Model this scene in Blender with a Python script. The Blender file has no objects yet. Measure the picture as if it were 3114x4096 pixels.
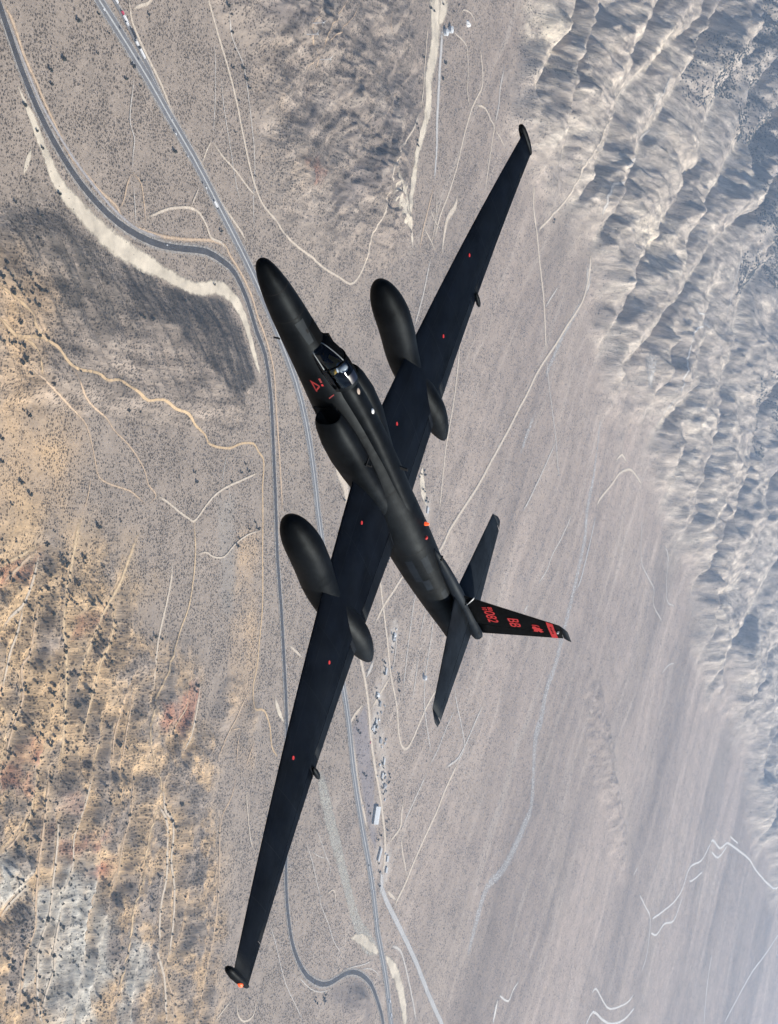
import bpy, bmesh, math, random
import numpy as np
from mathutils import Vector, Matrix

R_ = math.radians
scn = bpy.context.scene
col = scn.collection
random.seed(7)
RNG = np.random.default_rng(11)

# ------------------------------------------------------------------ camera
# world frame: origin at the aircraft, +X away from the viewer along the ground,
# +Y sideways, +Z up; the desert floor lies about 1600 m below the aircraft
GZ = -1600.0
cd = bpy.data.cameras.new("camera")
cam = bpy.data.objects.new("camera", cd)
col.objects.link(cam)
cd.sensor_fit = 'VERTICAL'
cd.sensor_height = 24.0
cd.lens = 24.0 * 1.6245
cd.clip_start = 0.5
cd.clip_end = 400000.0
cam.matrix_world = Matrix((
    (0.390493875, -0.034929156, -0.919942654, -46.60858),
    (0.089092958, 0.996023315, 0.0, -0.87337),
    (0.916284333, -0.081960412, 0.392052946, 20.27197),
    (0, 0, 0, 1)))
scn.camera = cam

# ------------------------------------------------------------------ sky, sun, exposure
SUN_EL = R_(44.0)
SUN_H = Vector((0.40, -0.917)).normalized()          # horizontal direction towards the sun
to_sun = Vector((SUN_H.x * math.cos(SUN_EL), SUN_H.y * math.cos(SUN_EL), math.sin(SUN_EL)))
wld = bpy.data.worlds.new("World")
scn.world = wld
wld.use_nodes = True
wn = wld.node_tree
wn.nodes.clear()
w_out = wn.nodes.new("ShaderNodeOutputWorld")
w_bg = wn.nodes.new("ShaderNodeBackground")
w_sky = wn.nodes.new("ShaderNodeTexSky")
w_sky.sky_type = 'NISHITA'
w_sky.sun_disc = False
w_sky.sun_elevation = SUN_EL
w_sky.sun_rotation = math.atan2(SUN_H.x, SUN_H.y)
w_sky.altitude = 2500.0
w_bg.inputs[1].default_value = 0.07
wn.links.new(w_sky.outputs[0], w_bg.inputs[0])
wn.links.new(w_bg.outputs[0], w_out.inputs[0])
sl = bpy.data.lights.new("sun", 'SUN')
sl.energy = 4.4
sl.angle = R_(0.53)
sl.color = (1.0, 0.94, 0.86)
sun = bpy.data.objects.new("sun", sl)
sun.rotation_euler = to_sun.to_track_quat('Z', 'Y').to_euler()
col.objects.link(sun)
scn.view_settings.view_transform = 'Standard'
scn.view_settings.look = 'None'
scn.view_settings.gamma = 1.0
scn.view_settings.exposure = 0.64
scn.view_settings.use_curve_mapping = False
scn.render.engine = 'CYCLES'
scn.cycles.use_denoising = True
scn.cycles.max_bounces = 5
scn.cycles.volume_bounces = 1
scn.cycles.transparent_max_bounces = 24
scn.cycles.volume_step_rate = 1.0

# ------------------------------------------------------------------ helpers
def tag(o, label=None, cat=None, group=None, kind=None):
    if label: o["label"] = label
    if cat: o["category"] = cat
    if group: o["group"] = group
    if kind: o["kind"] = kind
    return o

def link(name, me, mat=None, parent=None):
    o = bpy.data.objects.new(name, me)
    col.objects.link(o)
    if mat is not None and me is not None and len(me.materials) == 0:
        me.materials.append(mat)
    if parent is not None: o.parent = parent
    return o

def empty(name, loc, rz=0.0):
    o = bpy.data.objects.new(name, None)
    col.objects.link(o)
    o.location = loc
    o.rotation_euler = (0, 0, rz)
    o.empty_display_size = 0.1
    return o

def pydata(name, v, f, smooth=False):
    me = bpy.data.meshes.new(name)
    me.from_pydata([tuple(map(float, p)) for p in v], [], [tuple(map(int, q)) for q in f])
    me.update()
    if smooth:
        me.polygons.foreach_set("use_smooth", [True] * len(me.polygons))
    return me

def copy_tree(o, parent=None):
    c = o.copy()
    col.objects.link(c)
    c.parent = parent
    for ch in KIDS.get(o.name, []):
        copy_tree(ch, c)
    return c

KIDS = {}
def kids(o):
    KIDS[o.name] = list(o.children)
    for ch in o.children: kids(ch)

def boxv(x0, x1, y0, y1, z0, z1):
    v = [(x0,y0,z0),(x1,y0,z0),(x1,y1,z0),(x0,y1,z0),(x0,y0,z1),(x1,y0,z1),(x1,y1,z1),(x0,y1,z1)]
    f = [(0,3,2,1),(4,5,6,7),(0,1,5,4),(1,2,6,5),(2,3,7,6),(3,0,4,7)]
    return v, f

class MB:
    def __init__(s): s.v = []; s.f = []
    def add(s, v, f):
        b = len(s.v); s.v += list(v); s.f += [tuple(i + b for i in q) for q in f]; return s
    def box(s, *a): return s.add(*boxv(*a))
    def tube(s, p0, p1, r0, r1, n=8, cap=True):
        p0 = Vector(p0); p1 = Vector(p1); d = (p1 - p0).normalized()
        a = d.orthogonal().normalized(); b = d.cross(a)
        v = []
        for p, r in ((p0, r0), (p1, r1)):
            for i in range(n):
                t = 2 * math.pi * i / n
                v.append(p + (a * math.cos(t) + b * math.sin(t)) * r)
        f = [(i, (i + 1) % n, n + (i + 1) % n, n + i) for i in range(n)]
        if cap: f += [tuple(reversed(range(n))), tuple(range(n, 2 * n))]
        return s.add(v, f)
    def mesh(s, name, smooth=False): return pydata(name, s.v, s.f, smooth)

def loft(rings, close=True, cap0=True, cap1=True):
    """rings: list of equal-length point lists"""
    n = len(rings[0]); v = [p for r in rings for p in r]; f = []
    m = n if close else n - 1
    for k in range(len(rings) - 1):
        for i in range(m):
            j = (i + 1) % n
            f.append((k*n+i, k*n+j, (k+1)*n+j, (k+1)*n+i))
    if cap0: f.append(tuple(reversed(range(n))))
    if cap1: f.append(tuple(range((len(rings)-1)*n, len(rings)*n)))
    return v, f

# ------------------------------------------------------------------ materials
def new_mat(name):
    m = bpy.data.materials.new(name)
    m.use_nodes = True
    nt = m.node_tree
    b = nt.nodes["Principled BSDF"]
    return m, nt, b

def noise_node(nt, scale, detail=4, rough=0.6, vec=None):
    n = nt.nodes.new("ShaderNodeTexNoise")
    n.inputs["Scale"].default_value = scale
    n.inputs["Detail"].default_value = detail
    n.inputs["Roughness"].default_value = rough
    if vec is not None: nt.links.new(vec, n.inputs["Vector"])
    return n

def objvec(nt):
    t = nt.nodes.new("ShaderNodeTexCoord")
    return t.outputs["Object"]

def ramp(nt, fac, stops):
    r = nt.nodes.new("ShaderNodeValToRGB")
    cr = r.color_ramp
    while len(cr.elements) < len(stops): cr.elements.new(0.5)
    for e, (p, c) in zip(cr.elements, stops):
        e.position = p; e.color = (*c, 1)
    nt.links.new(fac, r.inputs[0])
    return r.outputs[0]

def simple(name, c, rough=0.7, var=0.15, scale=3.0, metal=0.0, spec=0.4, bump=0.0):
    m, nt, b = new_mat(name)
    ov = objvec(nt)
    n = noise_node(nt, scale, 4, 0.6, ov)
    lo = tuple(max(0, x * (1 - var)) for x in c); hi = tuple(min(1, x * (1 + var)) for x in c)
    nt.links.new(ramp(nt, n.outputs[0], [(0.3, lo), (0.7, hi)]), b.inputs["Base Color"])
    b.inputs["Roughness"].default_value = rough
    b.inputs["Metallic"].default_value = metal
    b.inputs["Specular IOR Level"].default_value = spec
    if bump:
        bp = nt.nodes.new("ShaderNodeBump"); bp.inputs["Strength"].default_value = bump
        nt.links.new(n.outputs[0], bp.inputs["Height"]); nt.links.new(bp.outputs[0], b.inputs["Normal"])
    return m

# ------------------------------------------------------------------ data: positions on the ground in metres
ZN = {'mountain': [(4363,1588),(4438,1294),(4579,1129),(4959,1030),(5087,862),(5412,698),(5708,524),(6029,348),(6597,202),(7038,-76),(7482,-494),(8356,-811),(8911,-1173),(9354,-1609),(10017,-1926),(13127,-2794),(16307,-3047),(13222,1067),(11083,3921),(6245,2341)],'mountain_core': [(6277,2262),(6672,1922),(7113,1540),(7370,1179),(7962,829),(8520,416),(9016,-55),(10034,-876),(14923,-1201),(11267,3675),(8047,2918)],'badlands': [(2070,-121),(2248,-88),(2430,-117),(2622,-252),(2814,-367),(2940,-498),(2998,-657),(3044,-799),(3051,-947),(3052,-1171),(2186,-940)],'hill': [(2009,386),(2166,455),(2262,460),(2330,426),(2436,398),(2491,387),(2597,379),(2734,383),(2805,394),(2866,376),(2948,307),(3005,233),(2950,137),(2728,119),(2408,118),(2050,101)],'tophills': [(2780,1037),(3625,1324),(3709,1033),(3610,760),(3306,571),(3020,626),(2928,776)]}
LN = {'hill_foot': [(2165.5,454.9),(2262.4,459.9),(2329.6,426.4),(2435.8,397.7),(2491.1,386.6),(2596.7,378.7),(2733.8,382.9),(2805.1,394.1),(2865.6,375.7),(2947.5,307.2),(3004.7,232.6)],'hill_crest': [(2117.1,283.1),(2285.2,270.2),(2459.5,253.8),(2668.9,254.5),(2835.5,228.7)],'highway': [(2285.2,835.3),(2297.6,826.3),(2314.1,816.0),(2340.9,802.7),(2377.0,785.3),(2428.4,759.5),(2482.4,731.7),(2521.3,709.9),(2559.7,688.0),(2611.0,660.6),(2665.8,630.6),(2716.1,599.7),(2767.2,567.0),(2824.6,531.3),(2882.2,494.5),(2934.0,459.5),(2982.9,424.3),(3029.1,388.2),(3074.8,350.4),(3124.9,309.3),(3172.7,266.2),(3210.8,223.6),(3244.1,178.4),(3276.6,125.6),(3305.3,72.6),(3327.2,26.5),(3345.9,-15.1),(3362.6,-46.6),(3382.4,-84.6),(3414.1,-153.0),(3449.7,-227.0),(3483.6,-286.0),(3515.8,-337.5),(3542.7,-379.5),(3568.6,-421.0),(3598.6,-474.0),(3627.7,-529.4),(3649.0,-578.4),(3672.3,-630.5),(3708.8,-697.5),(3748.3,-765.6),(3782.3,-820.6),(3814.7,-872.2),(3847.8,-927.2),(3878.0,-981.0),(3900.4,-1030.5),(3921.3,-1076.6),(3946.8,-1118.6),(3973.3,-1159.6),(3998.7,-1202.1),(4024.2,-1248.0),(4052.7,-1305.4),(4077.6,-1358.1),(4090.4,-1386.1),(4099.2,-1406.2)],'road': [(2034.2,740.8),(2042.8,731.6),(2052.8,720.6),(2066.2,704.5),(2081.7,686.2),(2098.4,666.8),(2115.8,647.4),(2132.4,630.0),(2150.1,612.6),(2170.9,593.5),(2194.2,574.1),(2220.2,554.9),(2248.3,536.4),(2277.7,519.0),(2308.0,503.3),(2338.2,490.2),(2368.6,479.1),(2398.7,469.7),(2430.3,461.9),(2465.8,455.6),(2503.7,451.3),(2543.5,449.1),(2584.5,449.4),(2626.3,453.1),(2667.5,458.1),(2706.0,463.5),(2742.7,467.0),(2778.6,465.0),(2811.8,459.9),(2839.3,454.5),(2865.6,444.5),(2896.2,424.7),(2926.6,399.7),(2953.1,371.6),(2977.8,343.8),(3001.5,324.2),(3024.0,301.7),(3046.1,264.2),(3065.6,222.0),(3079.2,182.2),(3090.5,142.4),(3102.1,102.3),(3113.5,61.7),(3125.2,20.8),(3137.3,-22.4),(3149.9,-71.1),(3164.2,-122.0),(3182.3,-172.2),(3201.2,-223.0),(3218.1,-274.1),(3234.3,-325.7),(3251.3,-379.9),(3266.5,-430.1),(3275.8,-462.8),(3285.0,-500.3),(3300.9,-570.0),(3316.9,-644.6),(3327.4,-702.6),(3335.1,-751.5),(3339.9,-789.4),(3344.6,-822.9),(3353.0,-860.5),(3363.1,-896.3),(3374.3,-926.3),(3386.4,-953.5),(3398.2,-979.5),(3412.5,-1004.8),(3431.7,-1030.9),(3455.1,-1056.7),(3482.3,-1082.1),(3514.5,-1105.8),(3556.2,-1127.0),(3598.6,-1143.2),(3631.7,-1150.1),(3661.9,-1151.9),(3693.6,-1150.6),(3724.4,-1148.8),(3752.8,-1149.7),(3781.1,-1153.6),(3811.3,-1162.2),(3842.9,-1175.1),(3877.1,-1192.6),(3910.1,-1213.9),(3937.5,-1239.2),(3961.7,-1266.0),(3984.3,-1291.8),(4003.6,-1316.5),(4017.6,-1338.5),(4028.8,-1359.4),(4039.1,-1380.4),(4048.7,-1401.4)]}
BUMPS = [(3482,831,330,150,-0.6,36),(3428,716,260,120,-0.5,32),(2926,997,300,110,0.1,34),(3150,973,240,100,-0.3,18),(3085,738,300,130,-0.7,14),(3012,-408,60,45,0,13),(2979,-449,55,40,0,12),(3114,-459,50,40,0,10),(5963,-811,420,130,-0.8,26),(6270,-1148,330,110,-0.8,24),(3840,-1229,90,70,0,18),(2685,556,60,30,0,3)]
WASHES = [[(2400.4,-48.4),(2396.7,-66.7),(2393.1,-85.0),(2389.9,-102.4),(2387.1,-119.3),(2384.7,-135.3),(2382.9,-148.0),(2382.0,-155.4),(2381.6,-159.6),(2380.7,-164.1),(2378.6,-168.3),(2376.0,-172.9),(2374.3,-182.7),(2373.8,-202.9),(2374.2,-228.4),(2375.4,-249.5),(2377.5,-259.9),(2380.6,-266.0),(2384.3,-276.5),(2389.4,-297.1),(2395.3,-322.2),(2399.6,-344.3),(2400.9,-357.3),(2400.7,-367.2),(2401.2,-384.8),(2403.4,-416.4),(2406.2,-455.7),(2409.0,-495.2)],[(2593.0,-78.8),(2585.2,-95.0),(2577.4,-111.1),(2569.1,-127.5),(2560.5,-144.7),(2551.3,-162.1),(2540.9,-178.4),(2528.1,-193.2),(2514.0,-206.9),(2501.7,-219.8),(2492.1,-232.3),(2484.2,-244.1),(2477.3,-255.2),(2471.7,-265.7),(2467.0,-275.7),(2462.3,-284.9),(2457.0,-292.5),(2451.6,-299.5),(2446.6,-308.9),(2442.3,-322.5),(2438.4,-338.6),(2434.5,-354.6)],[(2529.1,-200.7),(2531.1,-220.1),(2533.2,-239.4),(2533.2,-256.9),(2529.9,-271.7),(2524.6,-284.6),(2519.0,-295.6),(2513.5,-303.3),(2507.7,-309.1),(2502.3,-317.1),(2497.5,-329.6),(2493.0,-344.2),(2488.9,-357.9),(2485.4,-369.1),(2482.4,-379.3),(2479.2,-390.4),(2475.5,-402.8),(2471.6,-416.1),(2468.5,-430.9),(2466.8,-448.1),(2465.9,-466.8),(2465.0,-485.5)],[(2721.0,-126.1),(2722.3,-140.3),(2723.6,-154.5),(2723.0,-170.6),(2719.2,-190.3),(2713.4,-211.8),(2707.9,-232.6),(2702.9,-251.5),(2698.2,-269.7),(2694.8,-288.3),(2693.4,-308.5),(2693.4,-329.1),(2693.6,-347.1),(2693.6,-360.6),(2693.8,-371.5),(2694.0,-382.4)],[(2282.8,-119.9),(2282.8,-126.2),(2282.8,-132.5),(2281.6,-140.6),(2278.7,-151.6),(2274.6,-164.3),(2269.5,-176.8),(2263.6,-188.6),(2256.7,-200.2),(2248.6,-209.9),(2238.3,-216.7),(2227.0,-221.8),(2217.1,-227.1),(2210.2,-233.5),(2204.7,-240.2),(2199.2,-246.8)],[(2252.5,-207.4),(2249.3,-223.1),(2246.1,-238.8),(2242.2,-253.2),(2236.9,-265.5),(2231.1,-276.6),(2226.2,-288.3),(2223.3,-301.9),(2221.3,-316.1),(2219.6,-328.6),(2217.9,-338.1),(2216.4,-345.9),(2214.9,-353.6)],[(2294.7,-197.7),(2293.0,-215.3),(2291.2,-232.9),(2289.3,-249.6),(2287.7,-265.7),(2286.0,-281.0),(2282.8,-293.4),(2276.2,-299.8),(2268.2,-303.2),(2263.7,-310.5),(2266.4,-325.9),(2272.7,-345.1),(2275.8,-362.8),(2272.5,-376.7),(2266.0,-388.8),(2259.9,-400.3),(2255.3,-411.0),(2251.1,-421.1),(2247.6,-432.6),(2245.1,-446.6),(2243.3,-461.9),(2241.5,-477.3)],[(2290.9,-114.6),(2278.5,-119.5),(2266.3,-124.5),(2253.9,-130.5),(2240.7,-138.6),(2227.4,-147.9),(2215.0,-156.2),(2204.2,-162.6),(2194.2,-168.2),(2184.3,-173.7)],[(2276.9,-109.6),(2260.3,-116.0),(2244.0,-122.2),(2227.8,-128.2),(2211.7,-133.6),(2195.7,-138.7),(2179.9,-143.7)],[(2523.4,-416.0),(2522.5,-430.2),(2521.6,-444.4),(2520.0,-457.6),(2516.9,-469.8),(2513.1,-480.9),(2510.2,-490.1),(2508.8,-496.6),(2508.2,-501.2),(2507.7,-505.7)],[(2612.8,-357.0),(2602.9,-376.0),(2593.0,-394.9),(2584.8,-412.3),(2578.6,-426.5),(2573.9,-439.2),(2570.7,-453.8),(2569.4,-472.0),(2569.6,-492.2),(2569.9,-512.4)],[(2626.1,-372.2),(2623.0,-386.1),(2620.0,-399.9),(2617.1,-414.8),(2614.4,-431.2),(2612.0,-448.6),(2609.5,-465.8),(2607.0,-482.6),(2604.4,-499.2),(2601.9,-515.8)],[(2875.9,-372.6),(2874.9,-387.4),(2873.8,-402.3),(2871.7,-418.7),(2868.5,-439.0),(2864.2,-460.9),(2857.9,-479.4),(2848.8,-491.9),(2837.8,-501.1),(2826.8,-510.3)],[(2828.9,-385.1),(2830.0,-396.5),(2831.1,-407.9),(2828.8,-418.7),(2820.8,-428.3),(2809.5,-437.2),(2797.7,-446.8),(2786.2,-457.5),(2774.2,-468.7),(2762.3,-479.9)],[(2766.2,-569.5),(2770.1,-585.9),(2774.0,-602.3),(2780.1,-616.4),(2790.8,-626.2),(2803.8,-633.7),(2814.1,-642.2),(2819.3,-652.5),(2821.7,-663.8),(2823.1,-677.0),(2823.1,-693.3),(2822.1,-711.4),(2823.3,-728.9),(2828.9,-743.6),(2836.8,-757.8),(2843.3,-775.1),(2847.1,-798.0),(2849.4,-824.0),(2850.4,-850.2),(2849.7,-875.4),(2847.7,-900.8),(2845.7,-926.1)],[(2751.9,-603.8),(2765.4,-614.8),(2779.1,-626.0),(2789.9,-638.9),(2795.9,-654.0),(2798.9,-670.9),(2801.5,-689.0),(2805.2,-708.9),(2808.4,-730.1),(2809.3,-751.0),(2805.7,-770.7),(2799.8,-789.9),(2795.9,-809.4),(2796.4,-830.8),(2798.8,-852.6),(2800.7,-870.9),(2799.7,-882.5),(2798.0,-890.6),(2800.1,-901.1),(2809.1,-917.1),(2821.8,-935.7),(2832.6,-953.9),(2838.8,-970.0),(2843.0,-985.8),(2847.1,-1003.2),(2851.9,-1023.7),(2856.6,-1046.0),(2861.4,-1068.3)],[(2836.1,-939.3),(2841.5,-950.5),(2847.0,-961.8),(2854.0,-974.1),(2863.9,-987.5),(2875.4,-1002.1),(2885.9,-1018.6),(2894.2,-1037.9),(2901.6,-1059.1),(2908.9,-1080.3)],[(2375.9,-491.7),(2374.7,-523.5),(2373.5,-555.3),(2371.9,-584.6),(2369.4,-610.2),(2366.5,-633.3),(2364.5,-655.4),(2363.9,-676.8),(2364.1,-697.1),(2364.8,-716.6),(2366.7,-735.8),(2369.0,-754.2),(2368.4,-770.6),(2362.3,-783.1),(2353.4,-793.6),(2346.9,-806.0),(2344.8,-821.6),(2345.0,-839.2),(2345.9,-858.7),(2347.4,-880.5),(2349.6,-904.3),(2351.9,-928.1)],[(2412.3,-576.6),(2413.9,-594.3),(2415.4,-612.1),(2416.1,-631.2),(2415.3,-653.1),(2413.7,-676.4),(2412.4,-698.2),(2412.8,-717.3),(2413.4,-734.9),(2411.4,-752.0),(2403.8,-768.6),(2393.7,-784.5),(2386.7,-800.9),(2385.4,-818.2),(2387.3,-836.2),(2390.4,-855.4),(2394.1,-877.5),(2399.0,-900.8),(2404.9,-920.6),(2412.1,-933.9),(2420.2,-943.6),(2428.4,-953.4)],[(2448.0,-745.3),(2446.3,-753.5),(2444.6,-761.8),(2442.6,-771.5),(2439.6,-783.6),(2436.2,-797.0),(2434.5,-810.8),(2436.5,-824.8),(2440.2,-839.2),(2441.1,-853.0),(2436.6,-865.6),(2429.4,-877.6),(2423.3,-889.8),(2419.9,-902.5),(2417.6,-915.5),(2415.3,-928.5)],[(2249.8,-619.1),(2260.8,-616.1),(2271.9,-613.1),(2282.3,-608.6),(2291.6,-601.4),(2300.3,-592.6),(2309.0,-583.8)],[(2265.7,-727.1),(2275.7,-720.4),(2285.8,-713.7),(2297.0,-707.0),(2309.9,-700.6),(2323.9,-694.4),(2338.0,-688.1)],[(3004.3,-655.2),(3011.9,-700.9),(3019.4,-746.7),(3025.2,-787.1),(3028.9,-817.6),(3030.8,-842.5),(3030.3,-868.7),(3026.7,-899.7),(3020.7,-932.0),(3014.5,-962.2),(3007.6,-989.8),(3000.5,-1015.5),(2995.8,-1038.3),(2995.1,-1057.1),(2996.8,-1073.1),(2998.5,-1089.2)],[(3112.0,-613.4),(3126.6,-653.2),(3141.2,-693.3),(3154.4,-725.2),(3165.0,-743.4),(3174.1,-753.2),(3183.1,-763.0)],[(2652.6,-530.0),(2654.1,-557.4),(2655.7,-584.7),(2654.9,-608.8),(2649.9,-627.1),(2642.6,-642.1),(2636.1,-658.4),(2631.9,-679.4),(2628.5,-701.8),(2625.0,-720.2),(2621.2,-731.7),(2617.4,-739.4),(2613.5,-747.0)],[(2509.5,-517.1),(2504.6,-536.2),(2499.7,-555.1),(2493.7,-573.6),(2484.6,-591.0),(2474.4,-607.9),(2467.6,-625.2),(2467.9,-643.9),(2471.4,-663.1),(2471.5,-680.8),(2464.8,-695.9),(2454.6,-709.4),(2444.5,-722.8)],[(3063.3,-575.1),(3060.3,-591.4),(3057.3,-607.7),(3051.8,-622.5),(3041.0,-634.9),(3027.9,-645.8),(3017.9,-657.0),(3013.8,-669.4),(3012.7,-682.1),(3011.6,-694.8)],[(2897.4,-840.5),(2894.1,-855.1),(2890.7,-869.7),(2886.3,-882.0),(2880.1,-890.4),(2872.8,-896.5),(2865.6,-902.5)],[(3060.2,-1104.6),(3084.9,-1093.6),(3110.0,-1082.5),(3135.4,-1071.2)],[(3157.3,-1076.3),(3161.3,-1089.2),(3165.2,-1102.0),(3171.2,-1113.1),(3180.3,-1122.3),(3191.4,-1129.8),(3203.6,-1134.6),(3218.4,-1136.7),(3234.4,-1136.1),(3246.4,-1131.5),(3251.5,-1121.1),(3252.5,-1106.6),(3253.6,-1092.2)],[(2338.1,-482.4),(2335.7,-497.3),(2333.3,-512.1),(2331.4,-526.4),(2330.5,-540.3),(2330.1,-553.7),(2328.4,-565.5),(2323.5,-574.4),(2317.3,-581.6),(2314.3,-589.8),(2316.9,-600.2),(2322.5,-611.7),(2328.2,-623.3)],[(2563.2,-692.9),(2558.7,-707.2),(2554.2,-721.5),(2549.7,-735.8),(2544.7,-750.2),(2539.7,-764.4),(2536.4,-778.4),(2535.7,-791.8),(2536.7,-804.9),(2537.7,-818.0)]]
CANYONS = [[(6722,2300),(6657,2240),(6592,2182),(6530,2131),(6462,2079),(6376,2016),(6293,1954),(6228,1901),(6175,1853),(6138,1810),(6106,1769),(6079,1734),(6036,1691),(5945,1622),(5852,1550),(5799,1493),(5755,1442),(5703,1397),(5655,1357),(5624,1322),(5594,1288),(5546,1249),(5497,1212),(5453,1182),(5417,1152),(5398,1120),(5381,1087),(5355,1057),(5325,1024),(5293,980),(5261,934)],[(6274,2068),(6196,2003),(6115,1942),(6022,1892),(5930,1845),(5851,1793),(5781,1744),(5725,1705),(5674,1669),(5623,1632),(5571,1596),(5520,1563),(5470,1531),(5422,1501),(5371,1467),(5304,1421),(5249,1373),(5239,1334),(5236,1298),(5204,1265),(5166,1231),(5134,1188),(5104,1146),(5079,1113),(5053,1085),(5024,1058),(4984,1031),(4923,999),(4856,966)],[(5260,1798),(5178,1748),(5105,1702),(5049,1665),(5003,1630),(4963,1593),(4924,1552),(4879,1506),(4837,1459),(4803,1418),(4780,1381),(4772,1348),(4767,1316),(4750,1279),(4742,1244),(4772,1218),(4804,1193),(4802,1163),(4790,1133)],[(4754,1623),(4732,1573),(4705,1524),(4666,1478),(4624,1434),(4590,1393),(4559,1351),(4528,1307),(4498,1262)],[(5786,1981),(5718,1920),(5650,1860),(5580,1799),(5520,1743),(5490,1702),(5465,1663),(5422,1618),(5375,1573)],[(7440,2509),(7364,2435),(7289,2364),(7213,2299),(7139,2235),(7065,2162),(7002,2094),(6975,2052),(6941,2010),(6849,1942),(6751,1873),(6690,1828),(6640,1786),(6584,1732),(6540,1679),(6525,1638),(6516,1598),(6504,1547),(6474,1495),(6402,1454),(6318,1417),(6236,1377),(6170,1336),(6147,1295),(6128,1251),(6078,1206),(6017,1159),(5957,1105),(5895,1050)],[(7642,2244),(7546,2167),(7452,2092),(7348,2018),(7267,1952),(7250,1894),(7247,1843),(7225,1802),(7182,1759),(7096,1707),(7002,1649),(6938,1587),(6869,1520),(6765,1449),(6661,1379),(6585,1316),(6514,1256),(6432,1193),(6349,1132)],[(8551,2489),(8331,2364),(8131,2248),(7962,2141),(7817,2045),(7694,1965),(7582,1892),(7469,1818),(7359,1747)],[(8810,2194),(8538,2059),(8290,1935),(8082,1825),(7892,1724),(7703,1628),(7525,1538),(7372,1453),(7218,1372),(7044,1298),(6870,1227)],[(8405,2761),(8229,2657),(8061,2553),(7899,2440),(7755,2335),(7648,2258),(7554,2191)],[(9108,1930),(8840,1811),(8591,1700),(8364,1599),(8160,1508),(7988,1431),(7830,1360)],[(5807,1046),(5758,1000),(5710,951),(5665,891),(5625,833),(5600,786),(5573,743),(5526,705),(5480,666),(5453,621),(5432,575)],[(6737,1192),(6663,1140),(6580,1088),(6468,1032),(6356,977),(6269,923),(6194,874),(6134,838),(6076,804),(5998,759),(5924,714),(5868,673),(5818,638),(5763,610),(5708,586)],[(6992,1079),(6896,1030),(6820,986),(6791,963),(6782,936),(6777,882),(6771,818),(6757,754),(6736,692),(6713,634),(6667,582),(6566,542),(6457,506),(6374,465),(6309,426),(6270,393),(6236,360),(6183,316),(6126,269)],[(8069,1357),(7882,1271),(7718,1195),(7598,1139),(7512,1091),(7474,1044),(7450,998),(7400,950),(7356,901),(7348,847),(7338,788),(7289,718),(7232,652),(7184,603),(7144,562),(7125,528),(7111,492),(7089,442),(7062,388),(7021,339),(6984,283),(6971,202),(6964,112)],[(6253,781),(6231,739),(6212,692),(6200,625),(6188,558),(6169,511),(6148,471),(6127,431),(6106,391)],[(8420,977),(8304,900),(8199,828),(8115,762),(8060,699),(8069,638),(8080,572),(8032,494),(7961,413),(7884,341),(7804,271),(7726,203),(7651,136)],[(9282,1136),(9027,1046),(8787,958),(8554,858),(8352,766),(8208,703),(8084,648)],[(9556,827),(9288,729),(9046,636),(8838,546),(8673,460),(8568,372),(8496,290),(8439,223),(8390,162)],[(6633,389),(6595,339),(6564,290),(6555,243),(6547,195),(6517,145),(6481,95)],[(9637,479),(9414,376),(9227,283),(9127,212),(9055,149)],[(6936,111),(6910,70),(6881,30),(6838,-9),(6800,-49),(6786,-94),(6780,-140)],[(7502,88),(7414,14),(7334,-55),(7272,-114),(7224,-166),(7194,-214),(7170,-261)],[(8427,84),(8307,-11),(8192,-98),(8107,-169),(7986,-227),(7721,-262),(7496,-293),(7478,-342),(7508,-400),(7476,-467),(7436,-538)],[(9263,21),(9021,-76),(8801,-168),(8624,-259),(8460,-341),(8285,-402),(8123,-456),(7994,-507),(7878,-558),(7763,-614),(7651,-670)],[(9632,-506),(9235,-557),(8923,-607),(8792,-662),(8717,-719),(8618,-773),(8520,-826)],[(9955,-930),(9653,-983),(9406,-1038),(9279,-1104),(9192,-1173)],[(9965,-1359),(9787,-1426),(9627,-1490),(9506,-1550),(9400,-1609)]]
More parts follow.
